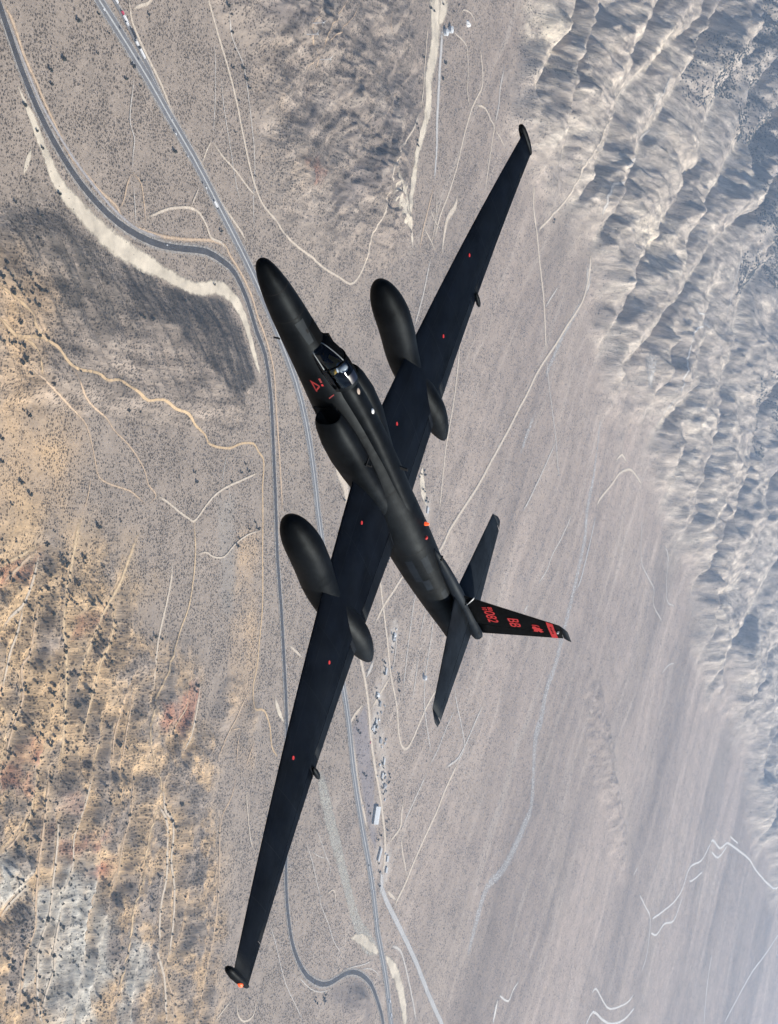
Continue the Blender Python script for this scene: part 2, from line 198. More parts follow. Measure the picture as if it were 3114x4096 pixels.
SZ = {'dark_slope': [(2440,399),(2511,400),(2567,385),(2623,380),(2734,382),(2799,392),(2851,376),(2912,338),(2961,294),(3000,247),(2897,206),(2847,216),(2783,240),(2688,273),(2628,309),(2549,306),(2485,319),(2462,354)],'dark_mid': [(2108,431),(2217,449),(2270,447),(2337,426),(2406,420),(2440,399),(2495,321),(2474,285),(2389,281),(2320,272),(2249,264),(2214,302),(2190,346),(2101,340)],'orange_left': [(2050,331),(2135,344),(2204,301),(2223,240),(2204,188),(2225,139),(2296,93),(2375,20),(2364,-61),(2126,-68)],'orange_mid': [(2342,-128),(2547,-114),(2610,-184),(2548,-268),(2515,-350),(2487,-459),(2424,-507),(2162,-477),(2119,-106),(2251,-92)],'orange_strip': [(2967,-60),(3067,-58),(3128,-354),(3109,-419),(3139,-573),(3082,-567),(2983,-441),(2983,-251),(2979,-156)],'fan_grey': [(2870,-1),(2947,2),(2980,-124),(2980,-235),(2940,-234),(2908,-124)],'red1': [(2180,-151),(2276,-130),(2261,-163),(2184,-176)],'red2': [(2401,-233),(2490,-222),(2483,-239),(2409,-252)],'red3': [(2724,-409),(2827,-379),(2872,-388),(2869,-434),(2797,-464),(2717,-444)],'red4': [(2250,-453),(2306,-443),(2324,-485),(2252,-478)],'red5': [(2210,-487),(2288,-474),(2286,-516),(2215,-515)],'red6': [(2425,-638),(2554,-627),(2518,-660),(2429,-652)],'red7': [(2512,-686),(2589,-681),(2599,-697),(2567,-710)],'red8': [(2410,-537),(2435,-538),(2443,-575),(2429,-576)],'red9': [(2374,-588),(2391,-594),(2386,-607),(2378,-604)],'red10': [(3092,723),(3188,722),(3168,700),(3129,695)],'grey_bad': [(2334,-705),(2394,-696),(2484,-680),(2526,-696),(2557,-764),(2601,-828),(2612,-887),(2570,-936),(2571,-981),(2423,-946),(2434,-892),(2352,-860)],'grey_bad2': [(2665,-864),(2729,-868),(2754,-948),(2710,-952),(2693,-1010),(2660,-1002)],'grey_bad3': [(2247,-631),(2289,-631),(2324,-685),(2277,-700),(2239,-686)],'purple1': [(3719,-480),(3793,-643),(3705,-634),(3646,-531)],'purple2': [(3705,-634),(3803,-644),(3842,-767),(3874,-874),(3823,-819)],'face1': [(3390,876),(3500,875),(3655,980),(3648,1001),(3542,955)],'face2': [(3358,810),(3471,834),(3439,767),(3381,722),(3340,675),(3245,680),(3280,725)],'face3': [(2825,978),(3025,1042),(2998,991),(2970,957),(2883,947),(2821,959)],'face4': [(3089,834),(3179,890),(3198,869),(3076,778)],'orange_top': [(2896,827),(2952,868),(3062,827),(3057,760),(3182,723),(3093,677),(2969,707),(2914,757)],'scrub_far': [(7367,2428),(7484,2498),(8236,1433),(7485,1411),(7205,1629),(7458,1791),(7068,1731),(6949,1867),(6451,1766),(6393,1902),(7158,2226)],'scrub_far2': [(7379,1351),(8278,1518),(8291,1250),(7756,1238),(7282,1086)],'scrub_far3': [(7707,765),(8385,954),(8697,387),(8074,426)],'scrub_mid': [(6105,1879),(6472,2018),(6851,1900),(6364,1682),(6111,1652)],'bright1': [(5424,1070),(5804,1157),(6114,1184),(5978,1033),(5718,986)],'bright2': [(5523,1700),(5729,1820),(6002,1790),(5688,1662)],'bright3': [(4395,1480),(4514,1489),(4617,1385),(4461,1331),(4407,1396)],'bottom_dark': [(3642,-1183),(3747,-1165),(3802,-1166),(3890,-1217),(3944,-1278),(3913,-1310),(3757,-1240)]}
TRACKS = [
('flat','cream',8,[(2656.3,942.6),(2658.9,939.7),(2661.8,936.9),(2669.9,929.6),(2684.8,913.5),(2704.5,892.4),(2722.5,872.2),(2738.6,856.0),(2753.4,841.0),(2768.5,825.8),(2781.4,809.8),(2793.6,793.6),(2808.7,776.2),(2823.4,755.6),(2839.0,733.2),(2854.6,711.4),(2869.4,689.8),(2883.7,668.7),(2897.3,650.0),(2912.9,635.0),(2926.8,622.4),(2940.0,612.2),(2950.3,605.2),(2959.4,600.8),(2970.3,596.3),(2985.3,591.1),(3003.5,586.1),(3019.5,580.5),(3030.4,574.2),(3041.6,567.9),(3054.4,561.4),(3075.9,555.6),(3103.1,550.2),(3127.0,545.4),(3148.7,542.5),(3170.1,540.6),(3188.8,537.4),(3211.3,532.7),(3237.3,527.6),(3261.9,522.9),(3292.8,520.5),(3323.5,518.7),(3350.1,516.9),(3373.0,514.1),(3393.9,511.7),(3412.1,512.1),(3426.9,516.8),(3439.3,524.4),(3450.5,533.4),(3461.9,544.2),(3470.5,556.0),(3472.8,566.1),(3476.2,573.1),(3476.1,578.9),(3472.5,587.9),(3468.7,604.2),(3465.8,624.5),(3470.1,644.2),(3468.4,658.7),(3475.9,673.1),(3479.5,685.9),(3476.4,695.9),(3475.0,705.3),(3506.8,724.0),(3492.2,738.4),(3485.1,756.7),(3456.3,767.3),(3458.0,778.3),(3458.2,786.2),(3461.3,797.1),(3517.0,825.6),(3572.7,857.1),(3617.5,884.8),(3642.6,904.3),(3652.9,918.7),(3667.1,934.4),(3680.0,951.2),(3688.8,967.5),(3703.2,985.3)]),
('flat','cream',6,[(2729.2,678.0),(2743.4,671.5),(2758.0,665.0),(2774.4,658.8),(2793.1,653.2),(2814.2,648.0),(2835.5,642.4),(2855.1,635.1),(2873.8,627.2),(2890.6,620.5),(2906.2,616.5),(2919.7,613.6),(2933.4,610.8)]),
('flat','cream',6,[(2729.2,678.0),(2724.1,671.2),(2718.6,664.3),(2714.0,656.6),(2709.7,647.4),(2705.2,637.1),(2700.7,626.9)]),
('flat','pale',3.5,[(2730.4,681.3),(2731.2,697.8),(2731.7,714.2),(2731.4,735.1),(2727.6,764.6),(2721.3,797.9),(2716.3,825.9),(2711.5,843.1),(2705.6,854.3),(2700.0,865.5)]),
('flat','pale',3.5,[(2741.7,803.3),(2749.2,786.1),(2756.2,768.5),(2764.8,749.7),(2776.1,728.6),(2788.8,706.1),(2801.2,683.2),(2814.4,659.5),(2827.9,635.7),(2839.0,615.6),(2848.9,602.4),(2857.3,593.4),(2865.6,584.2)]),
('flat','cream',8,[(2400.9,854.5),(2406.1,840.8),(2411.5,827.1),(2417.0,816.4),(2420.5,810.8),(2423.5,808.2),(2428.9,803.8),(2437.8,796.2),(2449.5,786.9),(2464.2,776.1),(2484.2,762.9),(2507.8,748.0),(2529.6,733.5),(2546.5,720.0),(2560.9,706.8),(2575.1,694.8),(2588.9,684.7),(2602.5,675.8),(2619.6,665.9),(2643.7,653.9),(2671.4,640.9),(2695.6,628.7),(2711.2,618.5),(2722.9,609.2),(2736.8,599.4),(2755.2,588.1),(2775.9,576.1),(2798.5,564.3),(2824.6,552.6),(2852.4,540.9),(2875.3,530.5),(2889.0,522.1),(2897.4,515.2),(2905.7,508.2)]),
('flat','orange',6,[(2461.3,558.0),(2457.2,549.1),(2453.3,540.4),(2450.1,531.4),(2448.0,521.6),(2446.0,511.4),(2443.2,502.6),(2439.5,496.3),(2435.3,491.4),(2431.1,486.5)]),
('flat','orange',6,[(2461.3,558.0),(2472.7,554.8),(2484.0,551.6),(2493.2,546.3),(2499.6,537.5),(2504.5,526.8),(2508.5,516.2),(2512.4,506.0),(2516.2,496.0),(2519.0,487.7),(2520.9,482.1),(2522.3,478.4),(2523.6,474.6)]),
('flat','cream',7,[(2521.7,487.6),(2534.3,493.1),(2546.4,498.6),(2559.7,504.2),(2572.4,509.9),(2585.2,515.6),(2600.6,521.0),(2621.5,526.7),(2644.7,532.1),(2663.5,535.3),(2678.5,536.4),(2692.2,535.9),(2704.8,533.4),(2717.7,528.1),(2729.0,520.6),(2739.4,513.5),(2746.0,506.9),(2750.9,500.7),(2758.1,496.1),(2770.0,494.9),(2784.6,495.5),(2798.4,494.6),(2810.5,490.6),(2821.6,485.1),(2832.8,479.5)]),
('flat','cream',5,[(2669.2,536.5),(2672.0,543.3),(2675.5,550.3),(2679.5,557.6),(2685.8,565.7),(2692.1,573.9),(2697.7,582.0)]),
('flat','pale',4,[(2442.0,726.0),(2440.2,700.1),(2439.8,674.7),(2440.4,654.7),(2442.0,643.3),(2445.0,637.3),(2448.6,632.2),(2452.9,626.8),(2457.9,622.1),(2461.7,616.2),(2462.6,608.0),(2461.9,598.5),(2461.6,588.7),(2461.9,579.0),(2462.4,568.9),(2462.7,558.8)]),
('flat','pale',3.5,[(2470.1,535.7),(2472.7,527.8),(2475.2,519.9),(2477.8,509.8),(2481.7,496.4),(2486.3,481.0),(2490.8,465.5)]),
('flat','pale',4,[(2727.3,929.7),(2742.4,914.0),(2758.0,898.3),(2775.4,884.9),(2790.0,874.1),(2805.6,865.3),(2818.1,854.9),(2826.9,841.6),(2835.3,827.4),(2842.0,812.6),(2849.8,798.6),(2857.7,784.5),(2864.0,769.2),(2873.2,753.7),(2881.6,737.2),(2888.6,719.6),(2895.2,701.2),(2902.7,682.3),(2908.2,661.8),(2912.2,638.7),(2914.1,614.1),(2916.7,591.6),(2921.5,573.4),(2927.3,557.5),(2933.6,541.6)]),
('flat','cream',9,[(2419.1,833.3),(2424.9,836.9),(2430.7,840.5),(2437.6,844.5),(2446.6,848.9),(2456.3,853.5),(2465.3,858.7),(2471.9,864.8),(2477.2,871.4),(2482.2,877.9)]),
('flat','orange',9,[(2046.0,737.5),(2050.2,734.3),(2054.3,731.0),(2059.3,727.4),(2065.8,723.9),(2073.3,720.2),(2081.1,715.0),(2089.2,707.1),(2097.6,697.6),(2105.4,688.4),(2111.9,680.4),(2117.9,672.9),(2125.5,664.9),(2136.2,655.7),(2148.3,646.1),(2158.8,637.2),(2166.2,630.3),(2172.0,624.3),(2178.9,617.7),(2187.9,610.0),(2197.8,601.6),(2208.4,592.8),(2219.8,583.2),(2231.8,573.1),(2243.7,563.4),(2255.2,554.4),(2266.7,545.9),(2279.1,538.4),(2293.3,532.4),(2308.5,527.4),(2323.3,522.3),(2336.3,516.4),(2349.1,510.4),(2363.9,504.8),(2382.5,499.8),(2403.1,495.2),(2420.6,489.8),(2431.4,482.5),(2439.1,474.4),(2449.2,468.3),(2463.9,465.6),(2481.1,464.9),(2501.4,464.7),(2526.0,464.5),(2553.8,464.8),(2581.8,466.0),(2609.1,468.4),(2636.6,471.8),(2664.4,475.7),(2693.6,480.6),(2723.3,486.0),(2750.3,490.2),(2773.5,492.5),(2794.2,493.5),(2811.5,492.4),(2822.7,488.6),(2830.2,482.5),(2840.0,475.6),(2854.8,468.2),(2872.3,459.9),(2890.2,450.2),(2908.4,438.4),(2927.2,425.2),(2943.9,411.9),(2957.0,398.4),(2967.8,384.8),(2978.6,372.6),(2989.0,363.9),(2999.2,356.6),(3011.5,345.2),(3029.0,327.4),(3049.0,305.5),(3066.5,280.8),(3079.4,253.4),(3089.2,223.4),(3099.0,192.4),(3109.9,161.6),(3120.5,129.9),(3132.3,95.9),(3144.5,58.5),(3156.5,18.8),(3169.0,-21.2)]),
('flat','grey',8,[(2067.0,715.4),(2077.1,705.2),(2087.2,695.0),(2098.0,683.8),(2110.2,671.0),(2123.4,657.3),(2137.1,643.6),(2150.8,630.1),(2165.2,616.6),(2181.1,603.3),(2199.4,590.1),(2219.5,577.1),(2239.1,564.8),(2257.3,553.9),(2275.1,543.7),(2293.6,533.9),(2312.9,524.2),(2332.8,514.7),(2354.1,505.3),(2377.6,495.6),(2402.5,486.0),(2427.6,477.7),(2451.7,470.9),(2476.2,465.6),(2501.9,462.0),(2529.5,461.1),(2558.5,461.9),(2587.8,462.8)]),
('hill','orange2',6,[(2069.0,298.7),(2074.2,296.5),(2079.6,294.3),(2088.8,292.3),(2096.3,289.7),(2105.0,286.9),(2117.9,284.7),(2123.8,281.8),(2135.6,279.6),(2143.2,276.3),(2151.6,272.2),(2161.9,267.7),(2169.4,263.0),(2171.1,258.2),(2170.3,253.2),(2172.4,248.6),(2176.7,244.1),(2181.8,239.6),(2188.6,235.9),(2194.9,233.1),(2201.6,231.0),(2209.9,228.6),(2226.6,226.2),(2240.8,223.1),(2251.1,218.6),(2260.0,212.3),(2269.0,205.0),(2277.8,198.9),(2286.0,195.0),(2302.6,193.0),(2312.0,191.2),(2329.1,191.2),(2352.5,192.5),(2373.8,192.6),(2388.3,189.8),(2397.5,185.6),(2410.7,183.3),(2417.4,184.0),(2423.7,186.4),(2439.9,187.9),(2460.5,186.3),(2471.7,182.3),(2484.3,178.9),(2494.8,177.1),(2502.0,175.5),(2510.3,173.3),(2521.0,169.2),(2532.8,164.3),(2546.1,161.5),(2568.2,163.3),(2581.0,166.5),(2595.5,167.8),(2610.8,164.7),(2634.1,159.9),(2656.1,155.8),(2670.2,154.2),(2691.0,153.9),(2706.5,151.5),(2724.0,145.9),(2746.7,138.7),(2766.1,132.0),(2781.3,126.7),(2795.1,122.0),(2806.9,117.0),(2813.3,111.1),(2817.6,104.9),(2828.1,100.4),(2851.2,98.0),(2879.8,97.2),(2904.5,98.1),(2923.0,101.6),(2938.9,106.9),(2955.0,111.2),(2973.7,113.9),(2992.5,115.5),(3008.6,115.1),(3020.0,111.3),(3028.5,105.4),(3036.3,99.3),(3046.0,94.9),(3055.4,90.3),(3062.3,81.5),(3065.0,65.7),(3065.2,45.8),(3066.0,26.3),(3068.5,10.8),(3071.7,-4.2),(3076.4,-24.5),(3081.1,-53.6),(3087.8,-88.0),(3095.1,-122.6),(3103.2,-156.4),(3111.2,-190.3),(3116.4,-221.7),(3118.4,-249.5),(3118.9,-274.8),(3117.5,-297.8),(3117.3,-318.4),(3117.9,-336.9),(3116.9,-353.9),(3111.9,-368.7),(3107.4,-382.1),(3105.7,-396.1),(3108.2,-413.0),(3106.4,-429.5),(3105.7,-441.2),(3112.5,-445.4),(3125.2,-445.6),(3142.4,-447.0),(3155.6,-449.5),(3165.6,-452.0),(3173.8,-457.2),(3184.8,-467.2),(3196.2,-480.1),(3205.8,-493.7),(3211.7,-507.9),(3215.5,-522.7),(3222.1,-535.9),(3232.1,-546.0),(3244.5,-554.6),(3256.8,-563.1)]),
('hill','orange2',7,[(2075.9,254.1),(2083.9,247.0),(2097.0,240.4),(2108.9,234.7),(2119.3,229.9),(2128.0,226.1),(2140.9,224.3),(2155.1,225.3),(2162.8,227.3),(2178.1,229.6),(2192.2,230.0),(2202.0,229.4),(2209.9,228.6)]),
('hill','orange2',5,[(2140.9,224.3),(2148.8,222.3),(2161.0,220.8),(2167.0,218.1),(2172.5,214.5),(2179.3,210.4),(2188.8,205.9),(2194.2,200.3),(2192.9,193.4),(2195.7,186.9),(2198.2,180.5),(2200.4,174.0),(2203.7,167.6)]),
('hill','orange',5,[(2152.8,191.2),(2161.0,187.4),(2169.5,183.6),(2178.9,179.5),(2187.7,175.0),(2196.1,170.1),(2204.7,165.2),(2220.7,161.3),(2235.2,157.2),(2252.4,152.1),(2274.3,145.4),(2301.8,137.9),(2327.0,130.0),(2351.1,122.4),(2371.0,114.5),(2385.7,105.7),(2395.6,96.1),(2403.0,85.8),(2409.1,75.4),(2414.9,64.9),(2420.3,54.4),(2425.8,44.1),(2430.3,33.6),(2434.6,23.4),(2442.1,15.2),(2453.4,9.9),(2467.5,6.6),(2484.0,3.6),(2504.3,0.9),(2527.6,-1.5),(2547.2,-4.4),(2561.2,-8.4),(2571.5,-12.9),(2581.5,-17.1),(2591.6,-20.7),(2601.5,-24.0),(2611.4,-27.4)]),
('hill','orange',5,[(2281.7,196.8),(2290.8,187.4),(2304.2,178.3),(2320.7,169.8),(2332.8,161.5),(2343.9,153.7),(2360.5,147.0),(2376.4,141.4),(2393.9,136.8),(2409.4,132.3),(2423.6,128.1),(2439.2,124.2),(2452.6,119.6),(2462.1,113.6),(2470.0,106.8),(2480.8,100.0),(2495.5,93.2),(2512.6,86.2),(2529.2,78.7),(2544.3,70.4),(2558.6,61.7),(2570.6,53.3),(2580.5,46.0),(2588.8,39.1),(2595.2,32.1),(2600.0,24.6),(2603.7,17.1),(2609.2,9.9),(2620.0,3.4),(2633.3,-2.7),(2640.2,-8.8),(2636.0,-15.0),(2626.1,-21.1),(2616.7,-27.1)]),
('hill','cream',6,[(2640.2,-8.8),(2654.1,-11.8),(2668.2,-14.8),(2682.0,-18.7),(2698.2,-24.3),(2715.2,-30.9),(2730.8,-36.6),(2745.1,-41.0),(2757.8,-44.5),(2768.3,-47.5),(2776.8,-50.5),(2783.5,-52.8),(2790.5,-52.8),(2799.3,-48.7),(2808.7,-42.2),(2815.1,-36.9),(2816.9,-35.1),(2816.7,-34.5),(2819.8,-31.4),(2830.1,-23.1),(2844.2,-12.2),(2858.2,-2.2),(2872.1,5.4),(2887.7,12.0),(2904.6,18.5),(2925.8,25.0),(2949.9,31.4),(2973.8,37.8),(2997.4,44.4),(3022.5,51.1),(3046.8,57.8)]),
('hill','yellow',7,[(2790.5,-52.8),(2796.7,-71.8),(2802.6,-90.7),(2806.8,-110.1),(2808.4,-130.4),(2808.7,-151.2),(2808.0,-170.9),(2805.7,-189.1),(2802.1,-206.2),(2797.6,-222.3),(2791.4,-237.0),(2783.0,-250.5),(2774.8,-264.0),(2766.9,-277.4),(2755.8,-290.4),(2741.1,-303.6),(2736.2,-319.2),(2729.6,-335.3),(2724.0,-350.5),(2717.1,-363.7),(2710.4,-375.9),(2705.2,-388.5),(2693.3,-401.0),(2670.1,-411.9),(2671.0,-425.2),(2667.6,-435.8),(2664.8,-445.3),(2662.9,-456.4),(2666.4,-472.0),(2688.0,-492.2),(2698.0,-507.4),(2703.0,-515.8),(2702.8,-520.0),(2699.5,-524.2),(2704.3,-531.0),(2710.1,-538.6),(2721.6,-549.8),(2724.3,-563.5),(2722.1,-578.6),(2752.0,-600.8),(2710.9,-607.2),(2710.7,-622.6),(2699.5,-635.3),(2697.7,-649.7),(2696.0,-664.1),(2691.9,-678.4),(2696.3,-696.0),(2695.2,-712.8),(2687.2,-727.3),(2687.1,-743.3),(2679.6,-756.8),(2672.6,-768.7),(2660.9,-776.3),(2661.9,-785.8),(2655.2,-794.0),(2661.1,-807.5),(2663.5,-820.8),(2669.5,-836.0),(2659.2,-847.0),(2659.9,-862.1),(2659.0,-877.4),(2656.8,-893.7),(2651.4,-909.7),(2651.9,-926.0),(2638.8,-934.7),(2637.5,-945.9),(2634.6,-956.6)]),
('hill','orange',6,[(3106.2,-399.4),(3095.6,-404.3),(3085.3,-409.3),(3074.2,-417.0),(3054.7,-429.2),(3049.4,-446.2),(3041.0,-460.1),(3033.2,-467.8),(3026.0,-473.1),(3018.1,-480.8),(3007.7,-493.7),(2985.6,-507.2),(2964.8,-519.1),(2962.5,-530.8),(2952.7,-539.6),(2947.8,-549.3)]),
('hill','orange',4,[(3025.0,-481.4),(3064.5,-481.4)]),
('hill','orange',5,[(3065.2,-484.8),(3062.2,-493.5),(3059.0,-502.2),(3057.0,-513.3),(3057.5,-528.8),(3059.3,-546.9),(3060.6,-564.9)]),
('hill','orange',5,[(3134.5,-514.0),(3128.9,-522.1),(3123.2,-530.2),(3117.6,-538.9),(3112.8,-548.7),(3108.0,-559.1),(3103.1,-569.4)]),
('hill','cream',4.5,[(2811.7,-119.2),(2824.0,-116.5),(2836.3,-113.7),(2847.9,-112.7),(2858.9,-114.8),(2869.7,-118.7),(2881.8,-121.6),(2895.8,-123.0),(2911.3,-123.5),(2927.1,-121.1),(2940.6,-114.2),(2954.2,-104.5),(2967.3,-95.3),(2983.2,-87.8),(2999.5,-80.9),(3016.5,-75.1),(3033.3,-70.7),(3050.6,-67.4),(3068.3,-64.1)]),
('hill','pale',3,[(2905.4,93.5),(2900.9,80.7),(2896.5,67.9),(2892.3,55.3),(2890.3,42.7),(2889.6,30.2),(2889.2,17.8)]),
('hill','pale',3,[(2917.2,19.2),(2933.2,-11.6)]),
('hill','orange',4,[(2418.5,13.9),(2417.4,2.8),(2416.2,-8.2),(2414.7,-18.8),(2411.9,-28.8),(2408.5,-38.5),(2405.3,-48.1)]),
('wash_left','yellow',15.0,[(2400.4,-48.4),(2396.7,-66.7),(2393.1,-85.0),(2389.9,-102.4),(2387.1,-119.3),(2384.7,-135.3),(2382.9,-148.0),(2382.0,-155.4),(2381.6,-159.6),(2380.7,-164.1),(2378.6,-168.3),(2376.0,-172.9),(2374.3,-182.7),(2373.8,-202.9),(2374.2,-228.4),(2375.4,-249.5),(2377.5,-259.9),(2380.6,-266.0),(2384.3,-276.5),(2389.4,-297.1),(2395.3,-322.2),(2399.6,-344.3),(2400.9,-357.3),(2400.7,-367.2),(2401.2,-384.8),(2403.4,-416.4),(2406.2,-455.7),(2409.0,-495.2)]),
('wash_left','yellow',13.75,[(2593.0,-78.8),(2585.2,-95.0),(2577.4,-111.1),(2569.1,-127.5),(2560.5,-144.7),(2551.3,-162.1),(2540.9,-178.4),(2528.1,-193.2),(2514.0,-206.9),(2501.7,-219.8),(2492.1,-232.3),(2484.2,-244.1),(2477.3,-255.2),(2471.7,-265.7),(2467.0,-275.7),(2462.3,-284.9),(2457.0,-292.5),(2451.6,-299.5),(2446.6,-308.9),(2442.3,-322.5),(2438.4,-338.6),(2434.5,-354.6)]),
('wash_left','yellow',11.25,[(2529.1,-200.7),(2531.1,-220.1),(2533.2,-239.4),(2533.2,-256.9),(2529.9,-271.7),(2524.6,-284.6),(2519.0,-295.6),(2513.5,-303.3),(2507.7,-309.1),(2502.3,-317.1),(2497.5,-329.6),(2493.0,-344.2),(2488.9,-357.9),(2485.4,-369.1),(2482.4,-379.3),(2479.2,-390.4),(2475.5,-402.8),(2471.6,-416.1),(2468.5,-430.9),(2466.8,-448.1),(2465.9,-466.8),(2465.0,-485.5)]),
('wash_left','cream',8.75,[(2721.0,-126.1),(2722.3,-140.3),(2723.6,-154.5),(2723.0,-170.6),(2719.2,-190.3),(2713.4,-211.8),(2707.9,-232.6),(2702.9,-251.5),(2698.2,-269.7),(2694.8,-288.3),(2693.4,-308.5),(2693.4,-329.1),(2693.6,-347.1),(2693.6,-360.6),(2693.8,-371.5),(2694.0,-382.4)]),
('wash_left','cream',8.75,[(2282.8,-119.9),(2282.8,-126.2),(2282.8,-132.5),(2281.6,-140.6),(2278.7,-151.6),(2274.6,-164.3),(2269.5,-176.8),(2263.6,-188.6),(2256.7,-200.2),(2248.6,-209.9),(2238.3,-216.7),(2227.0,-221.8),(2217.1,-227.1),(2210.2,-233.5),(2204.7,-240.2),(2199.2,-246.8)]),
('wash_left','cream',7.5,[(2252.5,-207.4),(2249.3,-223.1),(2246.1,-238.8),(2242.2,-253.2),(2236.9,-265.5),(2231.1,-276.6),(2226.2,-288.3),(2223.3,-301.9),(2221.3,-316.1),(2219.6,-328.6),(2217.9,-338.1),(2216.4,-345.9),(2214.9,-353.6)]),
('wash_left','orange',8.75,[(2294.7,-197.7),(2293.0,-215.3),(2291.2,-232.9),(2289.3,-249.6),(2287.7,-265.7),(2286.0,-281.0),(2282.8,-293.4),(2276.2,-299.8),(2268.2,-303.2),(2263.7,-310.5),(2266.4,-325.9),(2272.7,-345.1),(2275.8,-362.8),(2272.5,-376.7),(2266.0,-388.8),(2259.9,-400.3),(2255.3,-411.0),(2251.1,-421.1),(2247.6,-432.6),(2245.1,-446.6),(2243.3,-461.9),(2241.5,-477.3)]),
('wash_left','orange',10.0,[(2290.9,-114.6),(2278.5,-119.5),(2266.3,-124.5),(2253.9,-130.5),(2240.7,-138.6),(2227.4,-147.9),(2215.0,-156.2),(2204.2,-162.6),(2194.2,-168.2),(2184.3,-173.7)]),
('wash_left','yellow',10.0,[(2276.9,-109.6),(2260.3,-116.0),(2244.0,-122.2),(2227.8,-128.2),(2211.7,-133.6),(2195.7,-138.7),(2179.9,-143.7)]),
('wash_left','yellow',7.5,[(2523.4,-416.0),(2522.5,-430.2),(2521.6,-444.4),(2520.0,-457.6),(2516.9,-469.8),(2513.1,-480.9),(2510.2,-490.1),(2508.8,-496.6),(2508.2,-501.2),(2507.7,-505.7)]),
('wash_left','orange',6.25,[(2612.8,-357.0),(2602.9,-376.0),(2593.0,-394.9),(2584.8,-412.3),(2578.6,-426.5),(2573.9,-439.2),(2570.7,-453.8),(2569.4,-472.0),(2569.6,-492.2),(2569.9,-512.4)]),
('wash_left','orange',6.25,[(2626.1,-372.2),(2623.0,-386.1),(2620.0,-399.9),(2617.1,-414.8),(2614.4,-431.2),(2612.0,-448.6),(2609.5,-465.8),(2607.0,-482.6),(2604.4,-499.2),(2601.9,-515.8)]),
('wash_left','cream',7.5,[(2875.9,-372.6),(2874.9,-387.4),(2873.8,-402.3),(2871.7,-418.7),(2868.5,-439.0),(2864.2,-460.9),(2857.9,-479.4),(2848.8,-491.9),(2837.8,-501.1),(2826.8,-510.3)]),
('wash_left','orange',6.25,[(2828.9,-385.1),(2830.0,-396.5),(2831.1,-407.9),(2828.8,-418.7),(2820.8,-428.3),(2809.5,-437.2),(2797.7,-446.8),(2786.2,-457.5),(2774.2,-468.7),(2762.3,-479.9)]),
('wash_left','cream',8.75,[(2766.2,-569.5),(2770.1,-585.9),(2774.0,-602.3),(2780.1,-616.4),(2790.8,-626.2),(2803.8,-633.7),(2814.1,-642.2),(2819.3,-652.5),(2821.7,-663.8),(2823.1,-677.0),(2823.1,-693.3),(2822.1,-711.4),(2823.3,-728.9),(2828.9,-743.6),(2836.8,-757.8),(2843.3,-775.1),(2847.1,-798.0),(2849.4,-824.0),(2850.4,-850.2),(2849.7,-875.4),(2847.7,-900.8),(2845.7,-926.1)]),
('wash_left','cream',10.0,[(2751.9,-603.8),(2765.4,-614.8),(2779.1,-626.0),(2789.9,-638.9),(2795.9,-654.0),(2798.9,-670.9),(2801.5,-689.0),(2805.2,-708.9),(2808.4,-730.1),(2809.3,-751.0),(2805.7,-770.7),(2799.8,-789.9),(2795.9,-809.4),(2796.4,-830.8),(2798.8,-852.6),(2800.7,-870.9),(2799.7,-882.5),(2798.0,-890.6),(2800.1,-901.1),(2809.1,-917.1),(2821.8,-935.7),(2832.6,-953.9),(2838.8,-970.0),(2843.0,-985.8),(2847.1,-1003.2),(2851.9,-1023.7),(2856.6,-1046.0),(2861.4,-1068.3)]),
('wash_left','orange',7.5,[(2836.1,-939.3),(2841.5,-950.5),(2847.0,-961.8),(2854.0,-974.1),(2863.9,-987.5),(2875.4,-1002.1),(2885.9,-1018.6),(2894.2,-1037.9),(2901.6,-1059.1),(2908.9,-1080.3)]),
('wash_left','orange',10.0,[(2375.9,-491.7),(2374.7,-523.5),(2373.5,-555.3),(2371.9,-584.6),(2369.4,-610.2),(2366.5,-633.3),(2364.5,-655.4),(2363.9,-676.8),(2364.1,-697.1),(2364.8,-716.6),(2366.7,-735.8),(2369.0,-754.2),(2368.4,-770.6),(2362.3,-783.1),(2353.4,-793.6),(2346.9,-806.0),(2344.8,-821.6),(2345.0,-839.2),(2345.9,-858.7),(2347.4,-880.5),(2349.6,-904.3),(2351.9,-928.1)]),
('wash_left','cream',8.75,[(2412.3,-576.6),(2413.9,-594.3),(2415.4,-612.1),(2416.1,-631.2),(2415.3,-653.1),(2413.7,-676.4),(2412.4,-698.2),(2412.8,-717.3),(2413.4,-734.9),(2411.4,-752.0),(2403.8,-768.6),(2393.7,-784.5),(2386.7,-800.9),(2385.4,-818.2),(2387.3,-836.2),(2390.4,-855.4),(2394.1,-877.5),(2399.0,-900.8),(2404.9,-920.6),(2412.1,-933.9),(2420.2,-943.6),(2428.4,-953.4)]),
('wash_left','cream',8.75,[(2448.0,-745.3),(2446.3,-753.5),(2444.6,-761.8),(2442.6,-771.5),(2439.6,-783.6),(2436.2,-797.0),(2434.5,-810.8),(2436.5,-824.8),(2440.2,-839.2),(2441.1,-853.0),(2436.6,-865.6),(2429.4,-877.6),(2423.3,-889.8),(2419.9,-902.5),(2417.6,-915.5),(2415.3,-928.5)]),
('wash_left','orange',7.5,[(2249.8,-619.1),(2260.8,-616.1),(2271.9,-613.1),(2282.3,-608.6),(2291.6,-601.4),(2300.3,-592.6),(2309.0,-583.8)]),
('wash_left','cream',7.5,[(2265.7,-727.1),(2275.7,-720.4),(2285.8,-713.7),(2297.0,-707.0),(2309.9,-700.6),(2323.9,-694.4),(2338.0,-688.1)]),
